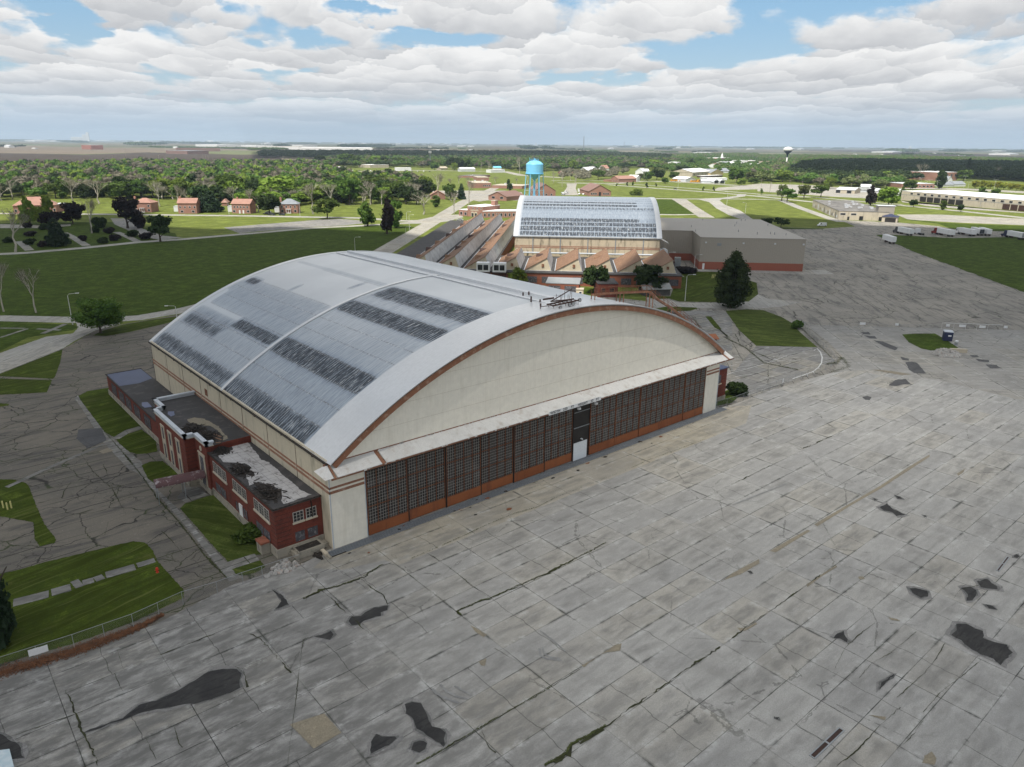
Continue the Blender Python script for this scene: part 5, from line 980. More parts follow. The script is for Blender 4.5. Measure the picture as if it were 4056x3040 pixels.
def dock(T,L,D,h):
    for a,b in ((.13,.40),(.62,.86)):
        m=MB(); m.box(L*a,L*b,-.12,-.001,.2,5.0); o=m.build('loading_bay','door_dark' if a<.5 else 'dark_rust',T)
        for k in range(1,6): q=MB(); u=L*(a+(b-a)*k/6); q.box(u-.35,u+.35,-.3,-.121,.2,5.0); q.build('bay_post','tan_stucco',o)
    m=MB(); m.box(-.02,L+.02,-.06,-.001,5.4,5.75); m.build('grey_band','galvanised',T)
    for k in range(9): m=MB(); u=L*k/8; m.box(u-.15,u+.15,-.09,-.061,0,h); m.build('pilaster','galvanised',T)
bldg('white_roofed_depot','very long tan depot with a bright white flat roof and dark loading bays','depot',((765,249),(690,78),9),62,'flat',0,'tan_stucco','white_roof',None,[(.07,.93,20,6.2,7.9,3.2)],vents=12,extra=dock,over=.2)
# grey-tan warehouse with its set-back wing
def wh(T,L,D,h):
    m=MB(); m.box(-.05,L+.05,-.06,0,0,3.3); m.box(-.06,0,0,24.8,0,3.3); m.build('brick_base','base_brick',T)
    m=MB(); m.box(-40,-.0,24.8,D,0,h); m.build('set_back_wing','tan_panel',T)
    m=MB(); m.box(-40,-.07,24.74,24.8,0,3.3); m.build('brick_base','base_brick',T)
    m=MB(); m.box(-40.2,-.16,24.6,D+.15,h,h+.25); m.build('wing_roof','tan_roof',T)
    m=MB(); m.box(L*.16,L*.2,-.12,0,h-3.4,h-2.1); m.build('wall_vent','galvanised',T)
    m=MB(); m.box(L*.035,L*.055,-.12,-.061,0,2.6); m.build('door','white_paint',T)
    for u in (.05,.41,.71,.98): m=MB(); m.box(L*u-.35,L*u+.35,-.5,-.001,h-2.3,h-1.7); m.build('wall_lamp','light_metal',T)
    rr=random.Random(5)
    for i in range(13): x,y=rr.uniform(0,L-1),rr.uniform(4,D-5); m=MB(); m.tube([(x,y,h+.2),(x,y,h+1.3)],.14,6); m.build('vent_pipe','galvanised',T)
bldg('warehouse','large tan metal warehouse with brick-red base and near-flat roof beside the tarmac','warehouse',((232.4,110.4),(263.2,78.9),13.6),86,'flat',0,'tan_panel','tan_roof',extra=wh)
# ------------------------------------------------------------------ second hangar
E_=Vector((math.cos(R(-45)),math.sin(R(-45)),0)); N_=Vector((-E_.y,E_.x,0))
H2=thing('hangar','rear hangar with worn silver and dark banded arched roof and a stained cream side wall','hangar',(176.6,169.0,0),R(-45))
L2=64; rad2=RA; 
def arc2(s,l=0): a=(s-SH)/RA; return 43.1+(RA+l)*math.sin(a),(ZA-RA)+(RA+l)*math.cos(a)
V=[];Wt=[];S=np.linspace(0,92.56,150);X_=np.linspace(0,L2,129)
z2=[(1.0,3.6,.8),(4.3,7.0,.85),(7.6,10.3,.82),(11.0,13.4,.99),(13.4,20,.28),(20.2,21.8,.4),(22.2,24.5,.55),(26,28.5,.95),(30.4,32.2,.98),(34,36.4,.4),(37.6,39.4,.4)]
for s in S:
    y,z=arc2(s)
    for x in X_:
        k=.2
        for a,b,w_ in z2:
            if a<=s<=b: k=w_*(1 if x>1.5 and (x<55 or w_<.8 or s<10) else .4)
        if x<2.2 or x>L2-2: k=0
        V.append((x,y,z)); Wt.append(k)
nx=129
F=[(i*nx+j,i*nx+j+1,(i+1)*nx+j+1,(i+1)*nx+j) for i in range(149) for j in range(128)]
me=bpy.data.meshes.new('roof'); me.from_pydata(V,[],F); me.polygons.foreach_set('use_smooth',[True]*len(F)); at=me.attributes.new('wear','FLOAT','POINT'); at.data.foreach_set('value',np.array(Wt,dtype=np.float32))
uv=me.uv_layers.new(name='arc'); li=np.zeros(len(me.loops),dtype=np.int32); me.loops.foreach_get('vertex_index',li); SS,XX=np.meshgrid(S,X_,indexing='ij'); uv.data.foreach_set('uv',np.stack([SS.ravel()[li],XX.ravel()[li]],1).astype(np.float32).ravel())
me.materials.append(MATS['far_roof']); o=bpy.data.objects.new('roof',me); COL.objects.link(o); o.parent=H2
m=MB()
for x0,x1 in ((-.6,1.6),(L2-1.6,L2+.6)):
    Vs=[];n=80
    for i in range(n+1):
        s=92.56*i/n
        for x,l in ((x0,-.4),(x1,-.4),(x1,.15),(x0,.15)): y,z=arc2(s,l); Vs.append((x,y,z))
    m.add(Vs,[(i*4+k,i*4+(k+1)%4,(i+1)*4+(k+1)%4,(i+1)*4+k) for i in range(n) for k in range(4)])
m.build('roof_edge_sheeting','roof_silver',H2,sep=True)
m=MB(); poly=[(0,0),(86.2,0)]+[arc2(s,-.3) for s in np.linspace(92,.5,60)]
for x in (.1,L2-.4): m.ext(poly,x,x+.3,lambda p,q,t_:(t_,p,q))
m.box(.4,L2-.4,0,.3,0,12.7); m.build('wall','cream_stained',H2)
m=MB()
for z0,z1 in ((7.6,8.0),(8.3,8.6)): m.box(0,L2,-.06,-.0,z0,z1)
m.build('wall_band','band_brown',H2,sep=True)
m=MB(); m.box(-.3,L2+.3,-.45,0,12.35,12.6)
for k in range(5): m.box(8+k*12.1,8.35+k*12.1,-.25,-.07,5,12.3)
m.build('downpipe','mast_grey',H2,sep=True)
m=MB()
for k in range(4): m.box(14+k*12.4,16+k*12.4,-.1,-.001,6.2,7.4)
m.build('high_window','dark_glass',H2,sep=True)
m=MB(); m.add([(L2,-1.5,12.6),(L2+3.2,-2.5,11.0),(L2+3.2,3,11.0),(L2,4,12.6),(L2,-1.5,12.4),(L2+3.2,-2.5,10.8),(L2+3.2,3,10.8),(L2,4,12.4)],[(0,1,2,3),(4,7,6,5),(0,4,5,1),(1,5,6,2),(2,6,7,3),(3,7,4,0)]); m.build('canopy_end','white_flaking',H2)
m=MB(); m.tube([(2,-1.2,5.6),(L2-3,-1.2,5.6)],.35,8); m.build('steam_pipe','white_trim',H2)
# ------------------------------------------------------------------ sawtooth workshops
O5=Vector((150,132,0)); TW=11.9
SWB=thing('sawtooth_workshop','brick workshop under the row of sawtooth roofs, with a long gutter roof and boarded windows','workshop',(0,0,0))
def P_(k,u,v): q=O5+E_*((k-5)*TW+u)+N_*v; return (q.x,q.y)
m=MB(); m.prism([P_(1,-11,-4.5),P_(9,11.9,-4.5),P_(9,11.9,38),P_(4,-1,38),P_(4,-1,186),P_(1,-11,186)],0,4.6); m.build('wall','brick_red',SWB)
m=MB(); m.prism([P_(1,-11.2,-4.8),P_(9,12.1,-4.8),P_(9,12.1,38),P_(4,-1,38),P_(4,-1,186),P_(1,-11.2,186)],4.6,4.9); m.build('roof','roof_black',SWB)
m=MB()
for k in range(1,10):
    for u in (1.2,6.9): a=P_(k,u,-4.53); b=P_(k,u+3.9,-4.53); m.bar((*a,2.2),(*b,2.2),.05,2.4)
m.build('boarded_window','boarded',SWB,sep=True)
for k in range(1,10):
    Ld=186 if k<4 else 30.5
    c0=P_(k,0,0); T=thing('sawtooth_roof_bay',('long' if k<4 else 'short')+' brown sawtooth roof bay, '+['','leftmost, beside the black flat roof','second from the left','third from the left, beside the rear hangar','first of the short bays, behind the twin chillers','second of the short bays, with two small dormers','third of the short bays, without dormers','fourth of the short bays, behind the dark round tree','second last bay on the right','last bay, next to the white cooling units'][k],'roof bay',(c0[0],c0[1],4.9),R(-45),'sawtooth roof bays')
    ap=8.6; hp=4.9; m=MB(); m.add([(0,-.3,0),(ap,-.3,hp),(ap,Ld,hp),(0,Ld,0),(0,-.3,.25),(ap+.15,-.3,hp+.25),(ap+.15,Ld,hp+.25),(0,Ld,.25)],[(0,1,2,3),(4,7,6,5),(0,4,5,1),(1,5,6,2),(2,6,7,3),(3,7,4,0)]); m.build('shingle_slope','shingle_brown',T)
    m=MB(); m.add([(ap+.02,.1,hp-.1),(10.3,.1,.2),(10.3,Ld,.2),(ap+.02,Ld,hp-.1),(ap-.2,.1,hp-.1),(10.05,.1,.2),(10.05,Ld,.2),(ap-.2,Ld,hp-.1)],[(0,1,2,3),(4,7,6,5),(0,4,5,1),(1,5,6,2),(2,6,7,3),(3,7,4,0)]); m.build('glazed_face','sawtooth_glass',T)
    m=MB(); 
    for y in (0,Ld-.2): m.add([(.1,y,0),(ap,y,hp-.02),(10.2,y,.0),(.1,y+.2,0),(ap,y+.2,hp-.02),(10.2,y+.2,0)],[(0,1,2),(5,4,3),(0,3,4,1),(1,4,5,2),(2,5,3,0)])
    m.build('end_wall','cream_wall',T,sep=True)
    m=MB(); m.box(-.25,10.6,-.2,.0,-.3,.1); m.box(-.3,-.05,0,Ld,.0,.2); m.build('white_flashing','white_trim',T,sep=True)
    m=MB(); m.box(6.6,7.5,-.32,-.0,1.5,2.6); m.build('vent_hatch','rust_steel',T)
    rr=random.Random(k)
    ys=([14+24*i+rr.uniform(-3,3) for i in range(7)] if k<4 else {4:[9,17],5:[9,18],7:[18]}.get(k,[]))
    for i,y in enumerate(ys):
        u=rr.uniform(2.6,4.8) if k<4 else 5; z0=u/ap*hp+.2; m=MB()
        m.add([(u-1.6,y,z0-.95),(u+1.4,y-1.2,z0+.85),(u+1.4,y+1.2,z0+.85),(u-1.3,y,z0+.9),(u-1.6,y-1.2,z0-.9),(u-1.6,y+1.2,z0-.9)],[(3,4,1),(3,2,5),(3,5,4),(3,1,2)]); m.build('dormer_vent','dark_rust' if i%2 else 'shingle_brown',T)
bldg('brick_boiler_house','brick lean-to with a grey parapet roof and two rusty grilles below the sawtooth roofs','building',((140.9,110.0),(148.9,101.2),4.0),12,'flat',0,'brick_red','galvanised',None,[(.26,.74,2,1.2,3.3,4.2)],winmat='boarded',frame='rust_steel')
bldg('pump_house','small dark red brick pump house with a white-edged open parapet','building',((151.8,94.8),(157.4,90.4),4.7),9,'flat',0,'brick_dark','roof_black',None,[(.28,.7,2,1.5,3.2,1.5)],door=[(.25,1.6,2.8,'dark_rust')],frame='rust_steel')
bldg('switch_box','pale plastered switch box with a small square opening beside the brick lean-to','utility box',((146.6,100.4),(148.3,98.5),2.5),3,'flat',0,'cream_wall','stone_trim',None,[(.6,.6,1,1,1.8,.8)])
bldg('wooden_shed','weathered grey wooden shed with a tin gable roof beside the mown lawn','shed',((166.5,86.3),(174.8,80.9),2.5),6,'gable_along',1.6,'wood_grey','tin_roof',None,[(.47,.5,1,1.6,2.3,.9)],frame='wood_grey')
bldg('red_hut','small dark red hut with a red roof behind the shoulder of the big hangar','hut',((128.7,32.2),(131.2,31.0),1.4),3.2,'gable_along',.9,'brick_dark','door_orange')
for i,(u0,lab) in enumerate(((-6,'white chiller with dark louvres, left of a pair below the fourth sawtooth bay'),(.2,'white chiller with dark louvres, right of a pair below the fourth sawtooth bay'))):
    q=P_(4,u0,-6.5); T=thing('chiller',lab,'chiller',(*q,0),R(-45),'chillers on the gutter roof')
    m=MB(); m.box(0,5,0,3.4,5.0,8.4); m.build('casing','white_paint',T); m=MB(); m.box(.5,2.3,-.06,0,5.7,7.7); m.box(2.7,4.5,-.06,0,5.7,7.7); m.build('louvre','dark_glass',T)
    m=MB(); m.box(-.2,5.2,-.2,3.6,4.2,4.9)
    for x in (0.1,4.8): m.box(x,x+.2,0,.2,0,4.2)
    m.build('stand','dark_rust',T); m=MB()
    for x in (0,2.5,5): m.bar((x,0,8.4),(x,0,9.4),.06)
    m.bar((0,0,9.4),(5,0,9.4),.06); m.build('guard_rail','galvanised',T)
for i,s_ in enumerate(((221.3,130.6),(223.5,126.9))):
    T=thing('cooling_unit',['white twin-fan cooling unit, left of the pair at the last sawtooth bay','white twin-fan cooling unit, right of the pair near the warehouse corner'][i],'cooling unit',(*s_,0),R(-38),'white cooling units')
    m=MB(); m.box(0,5,0,4,1.2,7.2); m.build('casing','white_paint',T); m=MB(); m.box(.4,4.6,-.05,0,1.5,2.6); m.build('louvre','dark_glass',T); m=MB()
    for x in (1.3,3.7): m.lathe([(.9,0),(.9,.5),(.3,.5)],(x,2,7.2),12)
    m.build('fan','light_metal',T,sep=True); m=MB(); m.box(-.2,5.2,-.2,4.2,0,1.2); m.build('plinth','plinth',T)
for i,(s_,h) in enumerate((((223.3,121.2),4.2),((222.3,118.8),3.2),((226.4,118.8),4.6))):
    T=thing('transformer','dark green transformer box in the corner of the warehouse, '+['nearest the lamp pole','middle and lowest','rightmost and tallest'][i],'transformer',(*s_,0),R(-45)); m=MB(); m.box(0,2.6,0,2,0,h); m.build('casing','dark_rust' if i!=2 else 'tin_roof',T); m=MB()
    for k in range(5): m.box(.2+k*.5,.35+k*.5,-.2,0,.5,h-.6)
    m.build('cooling_fin','mast_grey',T,sep=True)
# ------------------------------------------------------------------ water towers
bp=(408.3,412.5); WT=thing('water_tower','light blue water tower with a domed tank on slanted legs behind the rear hangar','water tower',(*bp,0),R(20))
m=MB(); m.lathe([(1.0,21.5),(2.4,22.6),(6.2,25.2),(7.45,26.4),(7.55,26.6)],n=32); m.build('bowl','tower_blue',WT)
m=MB(); m.lathe([(7.45,26.6),(7.45,34.4),(6.9,35.1),(5.2,36.4),(2.6,37.4),(.4,37.7)],n=44); m.build('tank','tower_blue',WT)
m=MB(); m.lathe([(7.95,26.4),(7.95,26.75),(7.4,26.75)],n=32); 
m.build('catwalk','tower_blue',WT)
m=MB(); m.lathe([(1.25,0),(1.25,8),(.95,9),(.95,22)],n=14); m.build('riser','tower_blue',WT,smooth=True)
for k in range(6):
    a=k*math.pi/3; m=MB(); c,s=math.cos(a),math.sin(a); m.tube([(8.9*c,8.9*s,0),(7.3*c,7.3*s,27.5)],.38,8); m.build('leg','tower_blue',WT)
    a2=a+math.pi/3; m=MB()
    for za,zb in ((0.5,12.5),(12.5,25)):
        ra,rb=8.9-1.6*za/27.5,8.9-1.6*zb/27.5; m.bar((ra*c,ra*s,za),(rb*math.cos(a2),rb*math.sin(a2),zb),.1); m.bar((rb*c,rb*s,zb),(ra*math.cos(a2),ra*math.sin(a2),za),.1)
    rb=8.9-1.6*12.5/27.5; m.bar((rb*c,rb*s,12.5),(rb*math.cos(a2),rb*math.sin(a2),12.5),.28); m.build('brace','white_trim',WT)
m=MB()
for k in range(10): a=k*.628; m.bar((3.6*math.cos(a),3.6*math.sin(a),37.2),(3.6*math.cos(a),3.6*math.sin(a),38.7),.12); b=a+.628; m.bar((3.6*math.cos(a),3.6*math.sin(a),38.6),(3.6*math.cos(b),3.6*math.sin(b),38.6),.12)
m.bar((-7.6,1,34),(-7.6,1,40),.2); m.bar((-7.6,1,38.4),(-3.4,1,38.6),.15); m.bar((-7.6,1,37.2),(-3.4,1,37.4),.15); m.bar((-1.4,0,38),(-1.4,0,40.3),.15); m.lathe([(.9,0),(.9,.7),(.1,1.1)],(0,0,38),10); m.build('top_railing','tower_blue',WT)
bp=(1837,995.9); W2_=thing('water_tower','distant white bulb water tower with a dark blue base above the town trees','water tower',(*bp,0),0)
dd=(Vector((*bp,0))-Vector(CP)).length; m=MB(); pf=[(6,37),(11.0,38.6),(12.1,41),(11.6,44.2),(8.5,47),(3.5,48.6),(.3,49)]; m.lathe(pf,n=28); m.build('tank','farm_white',W2_,smooth=True)
m=MB(); m.lathe([(1.6,22),(2.2,29),(6,33.5),(10.9,38.3),(6,37.2)],n=28); m.build('bowl','navy',W2_,smooth=True); m=MB(); m.lathe([(2.6,0),(1.7,5),(1.6,24)],n=14); m.build('stem','farm_white',W2_,smooth=True)
# ------------------------------------------------------------------ town
TOWN=[('office_block','grey two-storey office block with three tall dark window strips','office',((1386,1035),(1396,1017),12.5),60,'flat',0,'light_metal','white_roof',[(.28,.88,3,2,11,3)]),
('flat_wing','low white-roofed wing right of the grey office block','building',((1606,1177),(1653,1182),4.8),30,'flat',0,'cream_wall','white_roof',None),
('tan_hall','tan hall with white roof and dark doorways in front of the town trees','hall',((1041,710.4),(1119,729.0),7.1),40,'gable_along',5,'tan_stucco','white_roof',[(.1,.95,5,2,4.5,3.2)]),
('yellow_gable_hall','pale yellow gabled hall right of the tan hall','hall',((1109,721.5),(1162,731.4),4.6),50,'gable_across',6,'yellow_siding','grey_shingle',None),
('grey_roofed_hall','long grey-roofed hall behind the yellow gabled hall','hall',((1237,791.8),(1256,781.3),3.6),30,'gable_along',5,'light_metal','grey_shingle',None),
('white_shed','white metal shed right of the parked yellow buses','shed',((876.5,600.6),(897.9,598.7),4.0),26,'gable_across',3,'light_metal','white_roof',None),
('open_shed','long open shed with a thin white roof above the second group of buses','shed',((953.1,627.9),(981.1,601.0),3.2),16,'flat',0,'light_metal','white_roof',None),
('open_shed','upper long open shed with a thin white roof in front of the tan hall','shed',((1021,674.5),(1079,676.0),2.8),12,'flat',0,'dark_rust','white_roof',None),
('twin_gable_shed','grey metal shed with white doors, left of a twin pair','shed',((872.6,550.1),(880.2,545.5),2.6),30,'gable_across',3.5,'light_metal','light_metal',[(.45,.5,1,.2,4,6)]),
('twin_gable_shed','grey metal shed with white doors, right of a twin pair','shed',((880.5,545.2),(887.2,541.1),2.6),30,'gable_across',3.5,'light_metal','light_metal',[(.45,.5,1,.2,4,6)]),
('grey_metal_shed','long low grey metal shed left of the twin gabled sheds','shed',((867.8,566.8),(878.9,554.8),3.0),16,'gable_along',2.5,'light_metal','light_metal',None),
('courthouse','brick courthouse with white cupola in the town centre','building',((2191,1456),(2319,1491),9.2),40,'flat',0,'brick_far','white_roof',None),
('white_commercial_block','white commercial block left of the red brick row in town','building',((1898,1185),(1929,1171),9.7),30,'flat',0,'white_paint','white_roof',[(.2,.8,3,2,5,3)]),
('brick_shop_row','red brick shop row at the right edge of the town centre','building',((1962,1187),(2050,1214),7.6),30,'flat',0,'brick_far','white_roof',[(.15,.85,4,2,6,4)]),
('white_flat_block','long white flat-roofed block below the brick shop row','building',((1719,1042),(1833,1069),4.7),24,'flat',0,'white_paint','white_roof',None),
('low_white_roof','wide low building with bright white roof in town, left of the courthouse','building',((2062,1429),(2190,1457),4.2),30,'flat',0,'tan_stucco','white_roof',None),
('white_house','white house with brown roof left of the round dark town trees','house',((1520,1019),(1525,994.1),5.0),26,'gable_across',5,'white_paint','brown_shingle',None),
('white_chapel','small white gabled chapel in front of the courthouse','chapel',((1719,1122),(1707,1101),2.8),20,'gable_across',7,'white_paint','grey_shingle',None),
('market_hall','wide white-roofed market hall in front of the white commercial block','hall',((1803,1168),(1842,1150),3.6),40,'gable_along',4,'white_paint','white_roof',None),
('tan_town_block','tan block with many windows left of the distant white water tower','building',((2046,1186),(2131,1190),5.8),24,'flat',0,'tan_stucco','red_tile',[(.05,.95,9,2,6,3)]),
('red_town_block','red-roofed block at the left of the tan town block','building',((2049,1214),(2077,1206),5.0),24,'flat',0,'brick_far','red_tile',None),
('white_town_block','white-fronted building just right of the distant water tower stem','building',((2158,1182),(2210,1197),4.5),20,'flat',0,'white_paint','white_roof',None),
('white_house','pair of white gabled house fronts amid trees right of the water tower','house',((2121,1134),(2143,1128),3.9),24,'gable_along',6,'white_paint','grey_shingle',None),
('white_house','lone white house with grey roof among dark town trees','house',((1775,886.6),(1808,895.2),3.9),14,'gable_across',5,'white_paint','grey_shingle',None),
('metal_storage_shed','long cream metal storage shed beside the light parking strip','shed',((818.2,344.0),(821.6,324.0),4.1),22,'gable_along',2.5,'tan_stucco','light_metal',[(.1,.7,2,.2,3.5,5)]),
('grey_bungalow','low grey bungalow behind the cream storage shed','bungalow',((946.0,375.1),(951.8,364.8),2.0),14,'gable_along',3,'light_metal','light_metal',None),
('grey_bungalow','long pale bungalow between the storage shed and the young dark conifer','bungalow',((860.2,337.7),(874.3,323.2),2.8),14,'gable_along',2.5,'light_metal','tin_roof',None),
('white_garage','white gabled garage with a dark doorway at the right of the bungalows','garage',((853.8,312.9),(860.8,310.8),3.1),14,'gable_across',2.5,'white_paint','light_metal',[(.4,.6,1,.3,3,3)]),
('white_canopy_shop','white shop building with dark lower front under trees','shop',((886.2,321.8),(774.3,262.7),3.5),20,'flat',0,'dark_glass','white_roof',None),
('school','brick school with white roof edges behind a tall dark tree','school',((1280,410.1),(1326,396.2),13.0),50,'flat',0,'brick_far','white_roof',[(.1,.9,5,6,10,4)]),
('school_wing','long low brick wing with pale roof left of the school','school',((1009,350.9),(1044,322.9),5.1),40,'flat',0,'brick_far','light_metal',[(.1,.9,8,1,3,3)]),
('white_house','steep white gabled house in front of the school','house',((1245,380.1),(1254,377.0),3.8),14,'gable_across',5,'white_paint','grey_shingle',None),
('grey_roofed_house','white house with grey roof left of a group beside the school','house',((1091,331.0),(1111,323.4),2.5),14,'gable_along',4,'white_paint','grey_shingle',None),
('grey_roofed_house','white house with dark grey roof right of a group beside the school','house',((1112,323.0),(1131,315.4),2.9),14,'gable_along',4,'white_paint','grey_shingle',None),
('brick_factory','white-fronted hall with brick wall and pale flat roof behind the lawn trees','factory',((619.8,1193),(653.0,1205),6.6),70,'flat',0,'brick_far','white_roof',None),
('brick_factory','long brick building with white roof edge above the wood on the left','factory',((424.4,1596),(462.2,1606),6.1),60,'flat',0,'brick_far','light_metal',[(.05,.95,9,2,5,2)]),
('white_roof_hall','wide bright white roof behind the brick building above the wood','hall',((487.9,1680),(537.9,1683),3.5),60,'flat',0,'tan_stucco','white_roof',None),
('long_grey_roof_house','grey metal roof among bare trees in the left wood, largest','house',((241.1,938.9),(262.7,938.9),3.4),22,'gable_along',5,'brick_far','light_metal',None),
('long_grey_roof_house','narrow grey roof behind the largest grey roof in the left wood','house',((296.9,1082),(318.9,1087),1.9),16,'gable_along',4,'brick_far','light_metal',None),
('long_grey_roof_house','pale roof among dark pines at the far left of the wood','house',((183.1,938.6),(205.8,984.1),2.7),16,'gable_along',4,'brick_far','light_metal',None),
('long_grey_roof_house','wide pale roof at the far edge of the left wood','house',((256.1,1631),(273.4,1606),3.3),20,'gable_along',4,'brick_far','light_metal',None),
('long_grey_roof_house','small pale roof right of the wide one at the far wood edge','house',((282.2,1549),(291.5,1536),3.2),20,'gable_along',4,'brick_far','light_metal',None),
('stadium_shed','grey sheds with conveyor arm and white silo beyond the wood','plant',((726.6,1478),(758.1,1483),4.6),30,'flat',0,'white_paint','white_roof',None),
('white_store','white flat store with canopy behind the mown field trees','store',((766.3,1315),(810.8,1314),5.9),50,'flat',0,'tan_stucco','white_roof',None),
('white_tank_shed','white curved shed left of two round lawn trees','shed',((727.3,1152),(753.5,1140),5.3),20,'flat',0,'white_paint','white_roof',None),
('white_trailer_home','white-roofed mobile home beyond the mown field','mobile home',((813.3,1065),(842.2,1058),4.6),14,'gable_along',3,'light_metal','white_roof',None),
('white_trailer_home','bright white mobile home left of the blue water tower','mobile home',((828.7,994.5),(861.0,993.5),5.2),14,'flat',0,'white_paint','white_roof',None),
('blue_roof_shed','white shed with a light blue roof left of the water tower','shed',((952.2,1137),(966.5,1131),3.2),12,'gable_along',3,'white_paint','tower_blue',None),
('tan_bungalow','low tan bungalow under trees beyond the street','bungalow',((833.9,1159),(852.6,1161),3.4),12,'gable_along',3,'tan_stucco','stone_trim',None),
('white_house','white house with a red-brown roof right of the water tower trees','house',((1097,980.7),(1095,965.1),5.3),14,'gable_across',6,'white_paint','red_tile',None),
('white_house','white gabled house behind a red bare tree, town side of the tower','house',((933.0,872.7),(934.5,858.7),6.5),16,'gable_across',6,'white_paint','light_metal',None),
('white_house','white gabled house right beside the former, with grey roof','house',((980.3,902.3),(980.1,888.4),6.7),16,'gable_along',5,'white_paint','light_metal',None),
('white_house','white house at the left of the office block trees','house',((1025,823.2),(1028,807.8),5.6),16,'gable_across',5,'white_paint','light_metal',None),
('white_house','small bright-roofed house next to the office block trees','house',((1123,886.2),(1133,880.5),2.2),12,'gable_along',4,'white_paint','white_roof',None),
('long_red_building','long low dark red building behind bare trees right of the tower','building',((921.4,905.7),(950.2,904.2),1.9),12,'gable_along',3,'brick_far','red_tile',None),
('white_long_roof','low white roof deep among the town trees','building',((1622,1469),(1676,1481),3.1),20,'flat',0,'tan_stucco','white_roof',None)]
def cupola(T,L,D,h):
    m=MB(); m.lathe([(5,0),(5,3),(3.5,4),(3.2,9),(1.5,13),(.2,18)],(L*.6,D*.3,h),10); m.build('cupola','farm_white',T)
for a in TOWN:
    n,lab,cat,bx_,dep,kd,rh,wl,rf,wn=a; bldg(n,lab,cat,bx_,dep,kd,rh,wl,rf,None,wn,extra=cupola if n=='courthouse' else None,vents=3 if kd=='flat' and dep>25 else 0)
FARW=[('distribution_warehouse','immense white warehouse roof beyond the dark tree belt',((1854,3972),(2209,3780),17.3),420,'white_roof'),('distribution_warehouse','long tan-white warehouse left of the immense white one',((1925,4720),(2091,4482),17.5),200,'stone_trim'),
('distribution_warehouse','small white warehouse standing behind the immense one',((3427,7248),(3598,7272),13.1),200,'white_roof'),('distribution_warehouse','white warehouse with pale roof beyond the industrial yard',((2199,6735),(2222,6277),18.1),200,'white_roof'),
('distribution_warehouse','thin white warehouse at the right of the industrial yard',((2553,6799),(2493,6154),12.6),150,'white_roof'),('industrial_hall','low grey industrial hall by the pale gravel yard',((886.4,3088),(922.4,2947),11.9),90,'mast_grey'),
('industrial_hall','row of brown industrial halls behind the grey one',((1125,3732),(1315,3692),15.1),60,'brown_shingle'),('red_factory','white and red-brown factory cube alone on the plain',((870.9,4466),(890.8,4350),22.0),60,'farm_white')]
for n,lab,bx_,dep,rf in FARW:
    bldg(n,lab,'warehouse' if 'ware' in n else 'factory',bx_,dep,'flat',0,'farm_red' if n=='red_factory' else ('farm_white' if 'distr' in n else 'brown_shingle'),rf)
GE=thing('grain_elevator','pale concrete grain elevator on the far left horizon','grain elevator',(*(3464,17398),0),R(-38))
sc_=(Vector((*(3464,17398),0))-Vector(CP)).length/4.424/2911
m=MB()
for k in range(9): m.lathe([(14*sc_/1,0),(14*sc_,(60 if k<6 else 95)*sc_),(2,(66 if k<6 else 100)*sc_)],(-120*sc_+27*k*sc_,0,0),12)
m.box(90*sc_,125*sc_,-10*sc_,10*sc_,0,130*sc_); m.build('silo','farm_white',GE)
FARMS=[(((620.9,5200),(634.2,5121),13.2),'w'),(((671.6,4643),(679.4,4601),4.5),'w'),(((2403,16741),(2343,15436),24.2),'w'),(((2601,15440),(2582,15134),11.7),'w'),(((4916,22871),(4782,21887),24.8),'w'),(((5062,22937),(5067,22471),21.1),'w'),(((4213,16415),(4217,16187),21.2),'w'),(((2472,9297),(2481,9243),10.3),'w'),(((7226,21081),(7343,20981),38.3),'w'),(((7425,20911),(7483,20861),33.2),'w'),(((1707,4927),(1725,4882),5.7),'w'),(((1537,5159),(1551,5126),8.6),'w'),(((4201,10156),(4218,10163),17.6),'w'),(((4731,11274),(4832,11320),18.0),'w'),(((3305,7734),(3345,7741),7.1),'w'),(((8257,15528),(8427,15633),22.9),'w'),(((8151,14365),(8270,14430),19.5),'w'),(((6661,11525),(6770,11569),12.2),'w'),(((9674,15375),(9842,15541),20.4),'w'),(((11043,17808),(11078,17778),20.8),'w'),(((11919,16679),(12138,16868),17.8),'w'),(((7706,10649),(7809,10725),12.3),'w'),(((6190,8313),(6295,8376),12.5),'w'),(((5967,7939),(6049,7986),14.7),'w'),(((5914,7735),(5974,7768),13.1),'w'),(((5843,7583),(5902,7615),12.9),'w'),(((2881,4119),(2922,4129),4.8),'w'),(((3269,4259),(3306,4268),5.8),'w'),(((6247,7127),(6328,7150),14.7),'w'),(((13930,15332),(13956,15310),58.4),'w'),(((10518,9107),(10643,9149),16.7),'w'),(((6107,5515),(6187,5526),11.1),'w'),(((10423,8864),(10570,8897),24.6),'w'),(((12248,10220),(12329,10242),26.4),'w'),(((17056,12651),(17097,12616),37.5),'w'),(((8621,5446),(8688,5448),11.8),'w'),(((9057,5669),(9129,5671),11.6),'w'),(((9696,7372),(9784,7384),16.0),'w'),(((10039,5632),(10142,5656),14.5),'r'),(((10421,5719),(10585,5757),15.0),'w'),(((4892,2278),(4924,2277),4.4),'w'),(((4782,2057),(4802,2055),4.5),'w'),(((7015,2949),(7499,3075),11.9),'w'),(((21560,8789),(21612,8744),58.4),'w'),(((22221,8222),(22299,8155),36.0),'w'),(((5521,1837),(5646,1857),6.0),'w'),(((13039,3957),(13921,4158),12.0),'w'),(((6942,2090),(7128,2121),10.8),'w'),(((6357,1832),(6732,1886),12.6),'w'),(((6107,2253),(6181,2268),8.9),'w'),(((4192,2991),(4317,2966),5.8),'w')]

